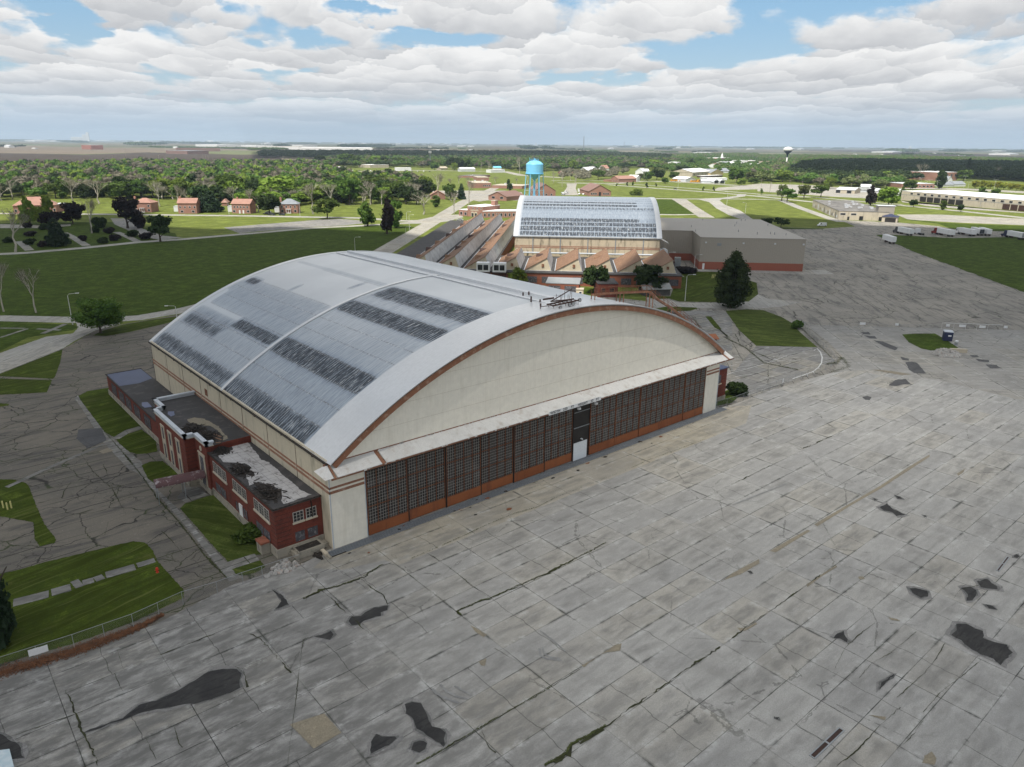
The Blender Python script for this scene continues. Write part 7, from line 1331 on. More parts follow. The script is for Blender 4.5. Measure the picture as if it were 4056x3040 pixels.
# broken-out joints filled with dark soil and moss
def crack(pts,w,seed,mat='moss',z=10):
    rr=random.Random(seed); out=[]
    P=[]
    for a,b in zip(pts[:-1],pts[1:]):
        n=max(1,int(math.dist(a,b)/.35))
        for k in range(n): t_=k/n; P.append((a[0]+(b[0]-a[0])*t_+rr.gauss(0,w*.25),a[1]+(b[1]-a[1])*t_+rr.gauss(0,w*.25)))
    P.append(pts[-1]); W_=[max(.015,w*.75*(.15+.6*rr.random()**1.5+1.6*max(-.15,noise.noise((q[0]*.35,q[1]*.35,seed*3.1))))) for q in P]
    return flat('joint',strip(P,W_),mat,Z(z))
CRK=[([(3.0,-7.4),(-0.7,-8.4),(-3.2,-8.2),(-5.8,-7.7),(-8.1,-7.9)],0.45),([(-19.9,-29.8),(-11.4,-14.9),(-9.7,-15.3)],0.1),([(-5.7,-7.8),(-5.4,-10.0),(-5.5,-11.4),(-5.5,-12.5),(-5.3,-14.7),(-5.4,-16.6),(-5.3,-19.0)],0.22),([(4.4,-22.5),(4.5,-21.5),(7.7,-21.6),(9.1,-22.0),(13.7,-22.1),(17.8,-22.4),(23.9,-22.2),(29.3,-22.0)],0.38),([(2.8,-7.5),(3.7,-7.8),(4.5,-8.9),(4.4,-11.4)],0.22),([(4.4,-11.4),(4.4,-15.3),(4.5,-18.9),(4.4,-22.5)],0.14),([(-0.7,-8.4),(-0.7,-11.4),(-0.4,-13.3),(-1.0,-15.3)],0.16),([(9.0,-8.8),(9.2,-11.2),(9.2,-14.9),(9.0,-18.7),(9.0,-20.6),(8.9,-22.2)],0.15),([(-11.3,-37.1),(-9.4,-37.2),(-5.1,-37.3),(-2.9,-37.3),(1.1,-37.5),(4.4,-37.6),(8.4,-37.6)],0.22),([(-5.1,-37.3),(-4.2,-37.0),(-4.8,-38.2),(-5.2,-39.3),(-5.2,-40.5)],0.2),([(-2.8,-44.3),(-0.6,-44.6),(0.6,-44.1),(2.5,-44.4),(4.7,-44.6),(4.4,-44.7),(7.0,-44.6),(9.3,-44.6),(13.9,-44.7),(18.5,-44.6),(22.6,-44.8)],0.3),([(-1.8,-44.6),(-0.3,-44.7),(0.6,-44.1),(1.8,-44.6),(4.2,-44.7)],0.55),([(25.0,-44.8),(29.5,-44.7),(35.7,-44.8),(41.7,-44.8),(47.4,-44.7)],0.22),([(3.7,-29.4),(4.3,-33.8)],0.1),([(-32.8,-7.3),(-32.6,-8.9),(-32.7,-10.7),(-32.7,-14.5),(-32.5,-18.2)],0.25),([(-38.6,-10.6),(-37.1,-10.9),(-32.1,-11.5)],0.1),([(-24.0,-7.7),(-18.4,-7.8)],0.2),([(-15.4,-10.3),(-14.9,-12.0),(-14.8,-15.3),(-14.7,-19.1)],0.2),([(-32.6,-14.7),(-32.5,-18.2),(-32.6,-19.5)],0.3),([(-18.7,-14.4),(-18.2,-15.4),(-18.6,-17.1),(-18.9,-18.3)],0.25),([(-28.5,-18.7),(-28.5,-20.5),(-28.5,-22.0)],0.08),([(-26.1,-19.2),(-26.4,-21.4),(-26.3,-22.1)],0.08),([(-28.5,-7.7),(-28.5,-11.0)],0.08),([(-27.3,-3.9),(-27.6,-7.6)],0.1),([(81.3,-18.9),(80.9,-22.3),(89.4,-22.5),(93.4,-23.1)],0.35),([(58.4,-22.5),(61.7,-22.6),(67.9,-22.5),(71.8,-22.5)],0.3),([(95.9,-19.2),(94.1,-22.8)],0.2),([(100.0,-12.6),(99.7,-15.5),(97.9,-17.0)],0.3),([(108.4,-8.4),(110.7,-9.1)],0.3),([(52.0,-57.6),(54.6,-57.4),(57.3,-58.5)],0.12),([(39.8,-53.7),(36.0,-53.5),(33.1,-53.6),(29.7,-54.3),(28.9,-54.5)],0.12),([(41.7,-57.4),(38.7,-57.3),(35.5,-57.1),(32.7,-56.6),(29.4,-56.8)],0.1),([(42.0,-60.3),(38.0,-60.7),(35.8,-60.8),(32.9,-60.7),(29.5,-60.5)],0.12),([(42.2,-63.8),(38.1,-63.5),(33.5,-63.0),(30.8,-63.0),(29.4,-63.0)],0.12),([(28.6,-63.4),(25.8,-63.6),(23.8,-63.5)],0.12),([(28.4,-61.3),(24.5,-61.1),(22.2,-61.1),(19.6,-61.1),(16.8,-60.8)],0.12),([(18.5,-58.6),(18.4,-57.2),(18.6,-56.1),(18.6,-55.4)],0.12),([(-13.1,64.8),(-13.0,52.0),(-13.2,39.5),(-13.6,28.7),(-13.4,20.5),(-13.7,9.9),(-13.4,2.1)],0.3),([(-27.7,78.1),(-20.2,83.3)],0.3),([(-28.8,69.2),(-19.2,75.7)],0.3),([(-29.2,66.0),(-26.8,61.4),(-25.1,60.5)],0.25),([(-30.2,58.1),(-24.9,61.8),(-22.9,63.2)],0.2),([(-18.7,56.0),(-18.8,46.7),(-18.1,39.0)],0.2),([(-27.8,39.7),(-22.9,39.7)],0.2),([(-27.9,33.3),(-23.2,32.3),(-18.3,32.8),(-13.9,33.9)],0.25),([(-22.4,44.6),(-23.9,41.8),(-24.6,39.2)],0.15),([(-16.8,48.8),(-18.0,37.7),(-18.6,27.6)],0.2),([(-22.4,23.1),(-21.1,26.9),(-18.6,27.6)],0.12),([(-16.1,19.5),(-15.8,15.6),(-15.8,10.8)],0.15),([(-18.3,11.0),(-13.5,10.3)],0.15),([(-18.3,3.4),(-14.3,3.2)],0.2),([(138.8,33.8),(133.3,23.2),(124.2,12.2),(125.5,3.8)],0.6),([(144.1,33.6),(134.7,25.7),(131.7,26.3)],0.4),([(122.9,20.5),(124.5,12.0)],0.4),([(123.0,10.2),(109.1,1.9)],0.3),([(133.3,23.2),(125.3,5.4)],0.35),([(152.9,62.9),(153.3,54.2),(146.1,48.1),(140.9,43.1),(142.1,41.2)],0.4),([(154.0,55.7),(156.7,51.5)],0.3),([(146.1,40.8),(141.1,34.3),(136.3,30.7)],0.6),([(159.1,45.6),(150.9,37.0),(140.8,29.6)],0.3)]
for i,(s_,w) in enumerate(CRK): crack(s_,w,i)
for i,(c_) in enumerate(deb):
    o=flat('debris',rag(c_,random.uniform(.12,.4)),'charred' if i%3 else 'rust_steel',Z(13)); del o['kind']; tag(o,'small flat scrap of dark debris lying on the concrete in front of the hangar doors','debris',group='scraps on the concrete by the hangar doors')
for i,p_ in enumerate(([(16.0,-58.6),(21.3,-58.7),(21.4,-59.2),(16.1,-59.2)],[(62.8,-58.7),(67.8,-58.4),(68.1,-58.8),(62.8,-59.1)])):
    a,b,c_,d=p_; cx=np.mean(p_,axis=0); T=thing('trench_drain','open trench drain with a pale rim and rusty grate, '+('near the bottom right' if i==0 else 'smaller and farther up the apron'),'drain',(0,0,0)); A=Vector(a);B_=Vector(b);Dv=(B_-A); L=Dv.length; ang=math.atan2(Dv.y,Dv.x); w=abs((d[0]-a[0])*-math.sin(ang)+(d[1]-a[1])*math.cos(ang))
    T.location=(a[0],a[1],0); T.rotation_euler=(0,0,ang); s=-1 if ((d[0]-a[0])*-math.sin(ang)+(d[1]-a[1])*math.cos(ang))<0 else 1
    y0,y1=sorted((0,s*w)); m=MB(); m.box(0,L,y0,y0+.12,0,.09); m.box(0,L,y1-.12,y1,0,.09); m.box(0,.12,y0+.12,y1-.12,0,.09); m.box(L-.12,L,y0+.12,y1-.12,0,.09); m.box(L*.48,L*.52,y0+.12,y1-.12,0,.092); m.build('rim','galvanised',T)
    m=MB(); m.box(.12,L-.12,y0+.12,y1-.12,0,.055); m.build('pit','door_dark',T); m=MB()
    for k in range(3): yy=y0+.12+(y1-y0-.24)*(k+1)/4; m.box(.12,L-.12,yy-.03,yy+.03,.056,.075)
    m.build('grate','dark_rust',T,sep=True)
# ------------------------------------------------------------------ trees
def quads_mesh(name,C_,Sz,mat,seed,flatn=.0,extra=None):
    """many small leaf-clump faces at centres C_ (n,3)"""
    r=np.random.default_rng(seed); n=len(C_); u=r.normal(size=(n,3)); u/=np.linalg.norm(u,axis=1)[:,None]
    u[:,2]*=1-flatn; w=np.cross(u,r.normal(size=(n,3))); w/=np.linalg.norm(w,axis=1)[:,None]; u=np.cross(w,u); u/=np.linalg.norm(u,axis=1)[:,None]
    s=Sz[:,None]*r.uniform(.6,1.3,(n,1)); a=C_-u*s-w*s*.55; b=C_+u*s-w*s*.7; c=C_+u*s*.8+w*s*.7; d=C_-u*s*.7+w*s*.6
    V=np.stack([a,b,c,d],1).reshape(-1,3); nq=n
    ev,ef=extra if extra is not None else (np.zeros((0,3)),np.zeros((0,3),int))
    me=bpy.data.meshes.new(name); me.vertices.add(len(V)+len(ev)); me.vertices.foreach_set('co',np.concatenate([V,ev]).astype(np.float32).ravel())
    nl=nq*4+len(ef)*3; me.loops.add(nl); me.loops.foreach_set('vertex_index',np.concatenate([np.arange(nq*4),(ef+nq*4).ravel()]).astype(np.int32))
    me.polygons.add(nq+len(ef)); me.polygons.foreach_set('loop_start',np.concatenate([np.arange(nq)*4,nq*4+np.arange(len(ef))*3]).astype(np.int32))
    me.update(calc_edges=True); me.materials.append(MATS[mat]); return me
def ico():
    bm=bmesh.new(); bmesh.ops.create_icosphere(bm,subdivisions=1,radius=1); v=np.array([q.co[:] for q in bm.verts]); f=np.array([[q.index for q in p_.verts] for p_ in bm.faces]); bm.free(); return v,f
IV,IF=ico()
def crown(name,kind,nb,nq,mat,seed,core=True):
    """unit tree crown: diameter 1, height 1 above the ground"""
    r=np.random.default_rng(seed); Cs=[];Ss=[];ev=[];ef=[];k0=0
    for i in range(nb):
        if kind=='round':
            zc=r.uniform(.28,.86); R0=.36*math.sqrt(max(.05,1-((zc-.52)/.50)**2)); a=r.random()*6.283; q=R0*math.sqrt(r.random()); rb=r.uniform(.11,.19)
        elif kind=='oval':
            zc=r.uniform(.16,.9); R0=.33*math.sqrt(max(.04,1-((zc-.48)/.52)**2)); a=r.random()*6.283; q=R0*math.sqrt(r.random()); rb=r.uniform(.11,.17)
        elif kind=='tear':
            zc=.10+.84*(i+.5)/nb; R0=.40*(1-((zc-.34)/.64)**2)**.8 if zc>.34 else .40*(.75+.25*zc/.34); a=i*2.4+r.uniform(-.5,.5); q=max(0,R0-.10)*r.uniform(.5,1.1); rb=r.uniform(.11,.16)*(1.0 if zc<.75 else .72)
        elif kind=='cone':
            zc=.08+.84*(i/nb); R0=.42*(1-zc)**.8; a=i*2.4; q=R0*r.uniform(.5,1); rb=.05+.13*(1-zc)
        elif kind=='flat':
            zc=r.uniform(.38,.82); R0=.42*math.sqrt(max(.1,1-((zc-.5)/.42)**2)); a=r.random()*6.283; q=R0*math.sqrt(r.random()); rb=r.uniform(.09,.15)
        else:
            zc=r.uniform(.25,.62); R0=.30; a=r.random()*6.283; q=R0*math.sqrt(r.random()); rb=r.uniform(.2,.3)
        c=np.array([q*math.cos(a),q*math.sin(a),zc]); sq=np.array([1,1,.8 if kind!='cone' else .55])
        n=int(nq*(rb/.14)**2); p_=r.normal(size=(n,3)); p_/=np.linalg.norm(p_,axis=1)[:,None]; rad=r.uniform(.72,1.12,(n,1))*(1+.18*np.sin(p_[:,:1]*7+i)); Cs.append(c+p_*rad*rb*sq); Ss.append(np.full(n,rb*(.85/math.sqrt(max(nq,8)/8)) if nq<200 else rb*.12))
        if core: ev.append(c+IV*rb*.80*sq*r.uniform(.8,1.1,(len(IV),1))); ef.append(IF+k0); k0+=len(IV)
    ex=(np.concatenate(ev),np.concatenate(ef)) if core else None
    return quads_mesh(name,np.concatenate(Cs),np.concatenate(Ss),mat,seed,extra=ex)
def trunk_mesh(name,mat,seed,forks=5,top=.62,base=.035):
    r=random.Random(seed); m=MB(); m.tube([(0,0,0),(.01,.0,.12),(.0,.01,.3),(.02,0,top)],[base*1.25,base*.85,base*.65,base*.25],6)
    for i in range(forks):
        a=i*6.283/forks+r.uniform(-.4,.4); z=r.uniform(.14,.36); l=r.uniform(.16,.3); m.tube([(0,0,z),(l*.5*math.cos(a),l*.5*math.sin(a),z+.12),(l*math.cos(a),l*math.sin(a),z+.3)],[base*.5,base*.32,base*.12],5)
    me=bpy.data.meshes.new(name); me.from_pydata(m.v,[],m.f); me.materials.append(MATS[mat]); return me
def bare_meshes(seed):
    r=random.Random(seed); m=MB(); tips=[]
    def br(p_,d,l,rad,dep):
        q=p_+d*l*.5+Vector((r.uniform(-.03,.03),r.uniform(-.03,.03),0))*l*3; e=p_+d*l
        m.tube([p_,q,e],[rad,rad*.8,rad*.62],5 if dep<2 else 3,caps=False)
        if dep>=4: tips.append((e,d)); return
        for k in range(3 if dep<3 else 2):
            nd=(d+Vector((r.uniform(-.8,.8),r.uniform(-.8,.8),r.uniform(-.1,.5)))*.8).normalized(); br(e,nd,l*r.uniform(.62,.82),rad*.6,dep+1)
            tips.append((e,nd))
    br(Vector((0,0,0)),Vector((0,0,1)),.30,.019,0)
    V=np.array(m.v); sx=max(abs(V[:,0]).max(),abs(V[:,1]).max())*2; sz=V[:,2].max()
    V=V/np.array([sx,sx,sz])*np.array([.95,.95,.97]); me=bpy.data.meshes.new('branches'); me.from_pydata([tuple(v) for v in V],[],m.f); me.materials.append(MATS['bark_pale'])
    T_=np.array([t_[0][:] for t_ in tips])/np.array([sx,sx,sz])*np.array([.95,.95,.97]); rg=np.random.default_rng(seed); C_=np.repeat(T_,5,axis=0)+rg.normal(size=(len(T_)*5,3))*np.array([.045,.045,.035])
    # twigs: long thin faces
    n=len(C_); u=rg.normal(size=(n,3)); u[:,2]=abs(u[:,2])+.4; u/=np.linalg.norm(u,axis=1)[:,None]; w=np.cross(u,rg.normal(size=(n,3))); w/=np.linalg.norm(w,axis=1)[:,None]
    s=.034; t1=.0028; a=C_-u*s-w*t1;b=C_-u*s+w*t1;c=C_+u*s; Vt=np.stack([a,b,c],1).reshape(-1,3); tm=bpy.data.meshes.new('twigs'); tm.from_pydata([tuple(v) for v in Vt],[],[(3*i,3*i+1,3*i+2) for i in range(n)]); tm.materials.append(MATS['leaf_haze'])
    return me,tm
TC={}
def kit(kind,mat,var,lod):
    k=(kind,mat,var,lod)
    if k not in TC:
        nb,nq={'hi':(46,210),'mid':(22,62),'lo':(11,26)}[lod]
        if kind=='bush': nb=nb//2
        if kind=='cone': nb=int(nb*1.6); nq=int(nq*.7)
        TC[k]=(crown('crown',kind,nb,nq,mat,hash((kind,var))%1000 if False else sum(map(ord,kind))+var*17),trunk_mesh('trunk','bark',var))
    return TC[k]
BARE=[bare_meshes(s) for s in (3,8,15)]
def tree(t_,kind,mat,name,label,group=None,lod='mid',cat='tree',asp=None):
    x,y,h,w=t_; T=thing(name,label,cat,(x,y,0),random.random()*6.28,group); v=random.randrange(3 if lod!='hi' else 2)
    if kind=='bare':
        a,b=BARE[v]
        for nm,me in (('branches',a),('twigs',b)): o=bpy.data.objects.new(nm,me); COL.objects.link(o); o.parent=T; o.scale=(w,w,h)
    else:
        a,b=kit(kind,mat,v,lod)
        o=bpy.data.objects.new('crown',a); COL.objects.link(o); o.parent=T; o.scale=(w*1.12,w*1.12,h)
        if kind!='bush': o=bpy.data.objects.new('trunk',b); COL.objects.link(o); o.parent=T; o.scale=(h,h,h)
    return T
# --- trees one can point at
TL=[
('round','leaf_green','round_tree','round green tree standing alone on the kerb island left of the hangar',[(4.3,146.2,10.0,12.3)][0],'hi'),
('tear','leaf_dark','dense_tree','tall very dark tree alone between the striped lawn and the tarmac',[(175.4,55.9,18.8,14.2)][0],'hi'),
('cone','leaf_pine','conifer','big dark conifer cut by the left edge above the near fence',[(-37.4,6.5,13.7,5.8)][0],'hi'),
('oval','leaf_bright','young_tree','bright green tree peeking over the hangar roof below the chillers',[(140.1,124.3,7.7,8.5)][0],'mid'),
('round','leaf_dark','round_tree','round very dark tree in front of the fourth short sawtooth bay',[(156.2,100.7,10.7,8.9)][0],'mid'),
('round','leaf_dark','spreading_tree','wide dark tree behind the grey wooden shed',[(172.7,88.4,10.4,12.1)][0],'mid'),
('bush','leaf_purple','shrub','dark reddish bush in the corner of the set-back warehouse wall',[(218.2,107.1,3.8,7.2)][0],'mid'),
('bush','leaf_green','shrub','green bush at the end of the fence beside the large lawn',[(164.5,25.8,3.0,3.1)][0],'mid'),
('bush','leaf_dark','shrub','dense green bush beside the brick lean-to at the right end of the hangar',[(97.2,2.6,3.9,3.7)][0],'mid'),
('bush','leaf_green','shrub','overgrown leafy shrub against the annex wall near the boarded windows',[(-7.3,9.3,2.4,3.8)][0],'mid'),
('flat','leaf_green','spreading_tree','spreading green tree with forked trunk in front of the bare sycamore',[(205.0,403.8,14.6,18.8)][0],'mid'),
('oval','leaf_green','leafy_tree','airy green tree left of the dark conical tree',[(203.3,344.8,15.2,12.1)][0],'mid'),
('oval','leaf_purple','conical_tree','almost black conical tree at the corner of the rough field',[(191.6,301.8,19.9,10.1)][0],'mid'),
('oval','leaf_green','leafy_tree','dense green tree directly behind the dark conical tree',[(211.8,324.8,17.7,10.8)][0],'mid'),
('bare','','bare_tree','large bare sycamore with pale trunk right of the grey-roofed house',[(212.6,440.7,23.9,19.6)][0],'mid'),
('bare','','bare_tree','pale bare tree behind the spreading green tree',[(255.2,495.2,19.7,17.1)][0],'mid'),
('bare','','bare_tree','low wide bare tree left of the long wooden fence',[(279.5,486.0,12.0,16.4)][0],'mid'),
('bare','','bare_tree','bare tree above the airy green tree',[(298.7,487.5,13.6,16.7)][0],'mid'),
('bare','','bare_tree','broad bare tree with twin trunks beside the diagonal road',[(278.1,392.1,17.3,21.5)][0],'mid'),
('bare','','bare_tree','tallest pale bare tree, in front of the red-roofed house by the road',[(375.9,513.3,25.3,20.7)][0],'mid'),
('bare','','bare_tree','bare tree leaning over the diagonal road at its near kerb',[(299.7,382.8,17.1,13.0)][0],'mid'),
('bare','','bare_tree','bare street tree at the bend of the diagonal road',[(361.3,445.5,22.9,11.0)][0],'mid'),
('bare','','bare_tree','bare tree left of the blue tank top',[(834.5,921.6,30.7,15.9)][0],'mid'),
('round','leaf_green','round_tree','green tree beside the dark conifer along the diagonal road',[(381.8,501.0,14.6,13.5)][0],'mid'),
('cone','leaf_pine','conifer','dark conifer right of the round tree by the diagonal road',[(394.7,500.9,16.0,9.3)][0],'mid'),
('oval','leaf_green','leafy_tree','small leafy tree in front of the tallest bare tree',[(322.5,440.2,10.1,9.1)][0],'mid'),
('round','leaf_green','round_tree','dense green crown left of the broad bare tree',[(382.8,581.1,18.2,23.4)][0],'mid'),
('flat','leaf_purple','open_tree','dark open-crowned tree with leaning trunk left of the first brick house',[(79.8,419.5,19.6,18.2)][0],'mid'),
('flat','leaf_dark','open_tree','dark tree with airy crown standing at the curved path',[(76.5,342.4,14.7,14.3)][0],'mid'),
('cone','leaf_pine','conifer','dark layered conifer among the clipped balls in the park',[(30.6,353.7,15.4,11.0)][0],'mid'),
('bare','','bare_tree','bare grey tree with drooping twigs in the shaded park',[(56.6,403.1,20.5,17.1)][0],'mid'),
('bare','','bare_tree','tall bare tree at the left edge of the shaded park',[(10.8,341.5,21.6,15.3)][0],'mid'),
('oval','leaf_bright','columnar_tree','bright green conical tree, left one in front of the barracks',[(36.5,472.1,17.0,10.4)][0],'mid'),
('oval','leaf_bright','columnar_tree','bright green conical tree, right one in front of the barracks',[(44.8,466.1,18.5,12.2)][0],'mid'),
('round','leaf_purple','dark_tree','dark round tree right of the bright conical trees',[(58.8,464.6,13.4,15.3)][0],'mid'),
('round','leaf_purple','dark_tree','dark low tree behind the layered conifer',[(46.8,463.1,9.1,12.2)][0],'mid'),
('bare','','bare_tree','white-limbed sycamore behind the first brick house',[(162.1,699.7,22.8,20.7)][0],'mid'),
('bare','','bare_tree','white-limbed sycamore right of the first brick house',[(141.9,571.6,21.1,21.4)][0],'mid'),
('bare','','bare_tree','pale bare tree at the left gable of the second house',[(141.9,524.2,20.1,14.0)][0],'mid'),
('bare','','bare_tree','bare tree at the right gable of the third house',[(182.7,484.3,18.1,13.9)][0],'mid'),
('bare','','bare_tree','haze of bare twigs left of the sycamores',[(109.9,628.2,22.3,22.1)][0],'mid'),
('bare','','bare_tree','haze of bare twigs above the barracks roof, right',[(99.3,674.6,22.2,20.1)][0],'mid'),
('bare','','bare_tree','bare tree above the barracks roof, left',[(60.4,720.5,18.6,15.3)][0],'mid'),
('bare','','bare_tree','brownish bare tree right of the third house behind the lawn',[(185.9,478.6,12.7,13.0)][0],'mid'),
('round','leaf_green','broad_tree','broad bright oak behind the third brick house',[(211.4,606.1,22.0,33.1)][0],'mid'),
('cone','leaf_pine','conifer','layered pine between the second and third brick houses',[(157.5,498.1,17.1,16.4)][0],'mid'),
('cone','leaf_pine','conifer','thinner pine right of the second brick house',[(153.3,504.5,15.8,9.5)][0],'mid'),
('round','leaf_green','broad_tree','green tree behind the leaning dark tree',[(137.4,672.5,15.9,23.9)][0],'mid'),
('round','leaf_dark','broad_tree','dark tree left of the grey-roofed brick house',[(187.2,460.6,14.9,16.1)][0],'mid'),
('round','leaf_bright','broad_tree','bright green wide crown above the grey-roofed brick house',[(245.6,567.8,22.5,33.8)][0],'mid'),
('round','leaf_green','broad_tree','tall green tree right of the large bare sycamore',[(276.2,502.6,23.7,21.6)][0],'mid'),
('round','leaf_green','broad_tree','green tree in the middle of the wood in front of the mown field',[(355.7,598.5,20.7,24.4)][0],'mid'),
('round','leaf_green','round_tree','green tree in front of the long white town sheds, left of the office block',[(803.2,580.3,8.9,9.8)][0],'mid'),
('bush','leaf_bright','shrub','bright bush on the green just right of the third brick hall',[(586.1,446.2,8.3,11.5)][0],'mid'),
('oval','leaf_dark','street_tree','young tree on the green, first from the left',[(715.4,572.2,5.4,3.6)][0],'lo'),('oval','leaf_green','street_tree','young tree on the green, second from the left',[(728.0,573.3,6.0,4.2)][0],'lo'),
('oval','leaf_dark','street_tree','largest young tree on the green, third from the left',[(706.2,532.3,6.9,5.1)][0],'lo'),('oval','leaf_dark','street_tree','young tree on the green, fourth from the left',[(733.9,540.1,4.7,3.5)][0],'lo'),
('oval','leaf_green','street_tree','light green sapling right of the dark car',[(713.2,452.7,5.5,3.5)][0],'lo'),('oval','leaf_dark','street_tree','dark sapling right of the light green sapling',[(724.1,445.7,5.3,3.5)][0],'lo'),
('oval','leaf_green','street_tree','small sapling beside the utility pole on the green',[(703.4,579.5,3.8,3.5)][0],'lo'),('oval','leaf_green','street_tree','sapling left of the two lawn trees by the workshop',[(716.9,378.6,6.7,4.8)][0],'lo'),
('flat','leaf_green','leafy_tree','green tree behind the first brick hall and right of the drive',[(802.6,706.0,17.2,20.6)][0],'mid'),
('oval','leaf_dark','leafy_tree','dark leafy tree left of the water tower legs',[(518.6,576.6,13.3,7.8)][0],'mid'),('bare','','bare_tree','bare tree between the two brick halls',[(632.8,608.4,23.3,13.0)][0],'mid'),('bare','','bare_tree','reddish bare tree right of the drive between the halls',[(689.0,640.0,20.3,15.3)][0],'mid'),
('flat','leaf_olive','leafy_tree','airy light tree left of a pair on the workshop lawn',[(646.0,312.6,16.6,10.7)][0],'mid'),('flat','leaf_green','leafy_tree','darker tree right of a pair on the workshop lawn',[(631.0,298.1,14.0,15.0)][0],'mid'),
('flat','leaf_olive','leafy_tree','olive tree with visible branches on the workshop lawn',[(690.0,313.3,15.1,14.8)][0],'mid'),('flat','leaf_green','leafy_tree','wide green tree right of the olive one on the workshop lawn',[(728.8,315.7,13.6,18.5)][0],'mid'),
('oval','leaf_purple','purple_tree','dark purple tree behind the flat workshop',[(663.8,233.4,17.4,10.5)][0],'mid'),('round','leaf_bright','leafy_tree','bright green tree beside the stair tower of the workshop',[(675.5,222.3,16.6,19.4)][0],'mid'),
('round','leaf_dark','lawn_tree','leafy tree in front of the left dock of the depot',[(679.1,201.5,7.2,7.0)][0],'mid'),('oval','leaf_green','lawn_tree','leafy tree in front of the middle of the depot',[(668.8,173.1,8.3,6.9)][0],'mid'),('round','leaf_dark','lawn_tree','smaller tree right of centre in front of the depot',[(662.5,156.5,6.3,4.9)][0],'mid'),
('oval','leaf_green','leafy_tree','tree at the left corner of the depot',[(780.8,255.4,12.2,8.2)][0],'mid'),('round','leaf_green','round_tree','round tree behind the depot roof, left of two',[(938.0,230.8,8.6,8.9)][0],'mid'),('round','leaf_green','round_tree','round tree behind the depot roof, right of two',[(930.1,214.4,8.2,9.0)][0],'mid'),
('flat','leaf_dark','spreading_tree','dark spreading tree behind the far corner of the warehouse',[(419.8,180.7,6.8,10.0)][0],'mid'),('flat','leaf_dark','spreading_tree','dark low tree at the warehouse roof edge',[(414.8,187.8,6.3,9.6)][0],'mid'),
('bare','','bare_tree','bare grey tree with pale limbs beyond the depot',[(1281,435.6,27.1,23.9)][0],'mid'),('oval','leaf_dark','tall_tree','tall dark tree in front of the school',[(1035,313.8,24.3,16.7)][0],'mid'),('round','leaf_green','round_tree','dense green tree at the right end of the school wing',[(976.5,326.0,11.3,17.0)][0],'mid'),
('bare','','bare_tree','brown bare tree in the dark wood beyond the depot',[(1465,383.6,21.5,18.8)][0],'mid'),('oval','leaf_dark','dark_tree','dark rounded tree standing above the dark wood beyond the depot',[(1586,470.7,32.1,13.5)][0],'lo'),
('bare','','bare_tree','bare trees at the left edge beside the light road, nearer',[(-5.0,186.4,14.6,10.8)][0],'mid'),('bare','','bare_tree','bare tree at the left picture edge beside the light road',[(-12.5,194.0,16.5,10.1)][0],'mid')]
for kd,mt,nm,lab,s_,ld in TL: tree(s_,kd,mt,nm,lab,None,ld)
for i,t_ in enumerate([(38.9,437.5,4.5,4.9),(26.9,407.2,3.6,5.7),(20.6,367.6,3.8,4.7),(24.9,354.7,3.7,4.6),(38.6,382.3,3.9,4.9),(45.3,368.9,3.7,3.8),(58.5,403.8,4.9,4.0),(64.0,395.7,4.3,5.1),(51.3,351.7,3.8,4.6),(59.3,360.4,4.1,4.8),(70.7,372.7,4.8,6.4),(73.3,356.9,4.5,6.2),(13.6,382.9,3.8,4.2),(32.7,454.8,4.0,4.3),(67.5,432.2,7.9,7.7),(86.1,417.3,9.1,7.4)]): tree(t_,'bush','leaf_purple' if i%2 else 'leaf_dark','clipped_shrub','dark clipped ball shrub in the shaded park lawn','clipped shrubs in the park','mid','shrub')
for i,t_ in enumerate([(1083,287.2,10.2,10.1),(1096,282.2,10.2,10.1),(1090,271.4,10.2,9.2),(1093,264.0,9.8,9.2),(1089,255.4,9.5,9.1),(1087,247.5,8.5,9.0),(1080,238.2,8.4,9.7),(1073,229.1,8.3,9.6),(1065,219.3,8.2,9.5)]): tree(t_,'round','leaf_yellow','yellow_green_tree','yellow-green tree in the bright row beyond the depot','yellow-green trees in a row beyond the depot','mid')
for i,t_ in enumerate([(1025,565.3,15.3,21.2),(1005,520.9,19.0,24.7),(1066,524.4,14.5,19.4),(1176,567.1,8.8,15.3),(1217,568.3,13.8,14.7),(1042,483.1,10.8,16.9),(901.5,394.7,14.0,13.1),(998.4,425.0,14.2,17.5),(1099,451.8,19.2,19.7),(1133,450.7,12.8,17.5),(996.1,474.4,8.6,14.8),(938.4,414.8,11.1,12.1),(1097,418.0,10.8,15.1),(927.0,548.1,22.6,23.2),(974.0,556.3,14.0,18.8),(921.5,516.6,8.1,16.2),(866.9,501.4,9.2,13.9),(890.6,665.3,16.8,22.8),(849.7,650.5,13.2,17.0),(867.9,678.9,9.6,9.6),(930.2,662.3,12.2,15.2),(1333,1028,20.0,33.6),(1171,828.8,15.0,26.5),(1183,821.9,11.1,17.7),(1472,998.8,11.6,21.5),(1985,1385,14.7,25.3),(1383,883.4,9.5,29.6),(1325,775.3,10.4,18.3),(1134,978.9,13.9,30.4),(1262,1147,13.3,17.2),(1211,1170,17.9,21.0),(1173,436.6,16.3,23.6),(836.7,289.3,8.6,14.2),(1328,387.3,17.8,25.9)]):
    mt=['leaf_green','leaf_bright','leaf_dark','leaf_green','leaf_olive'][i%5]; tree(t_,'round',mt,'town_tree',{'leaf_green':'mid green','leaf_bright':'bright green','leaf_dark':'dark green','leaf_olive':'olive green'}[mt]+' broad-leaved tree at the near edge of the town trees','near edge of the town trees, '+mt[5:],'mid')
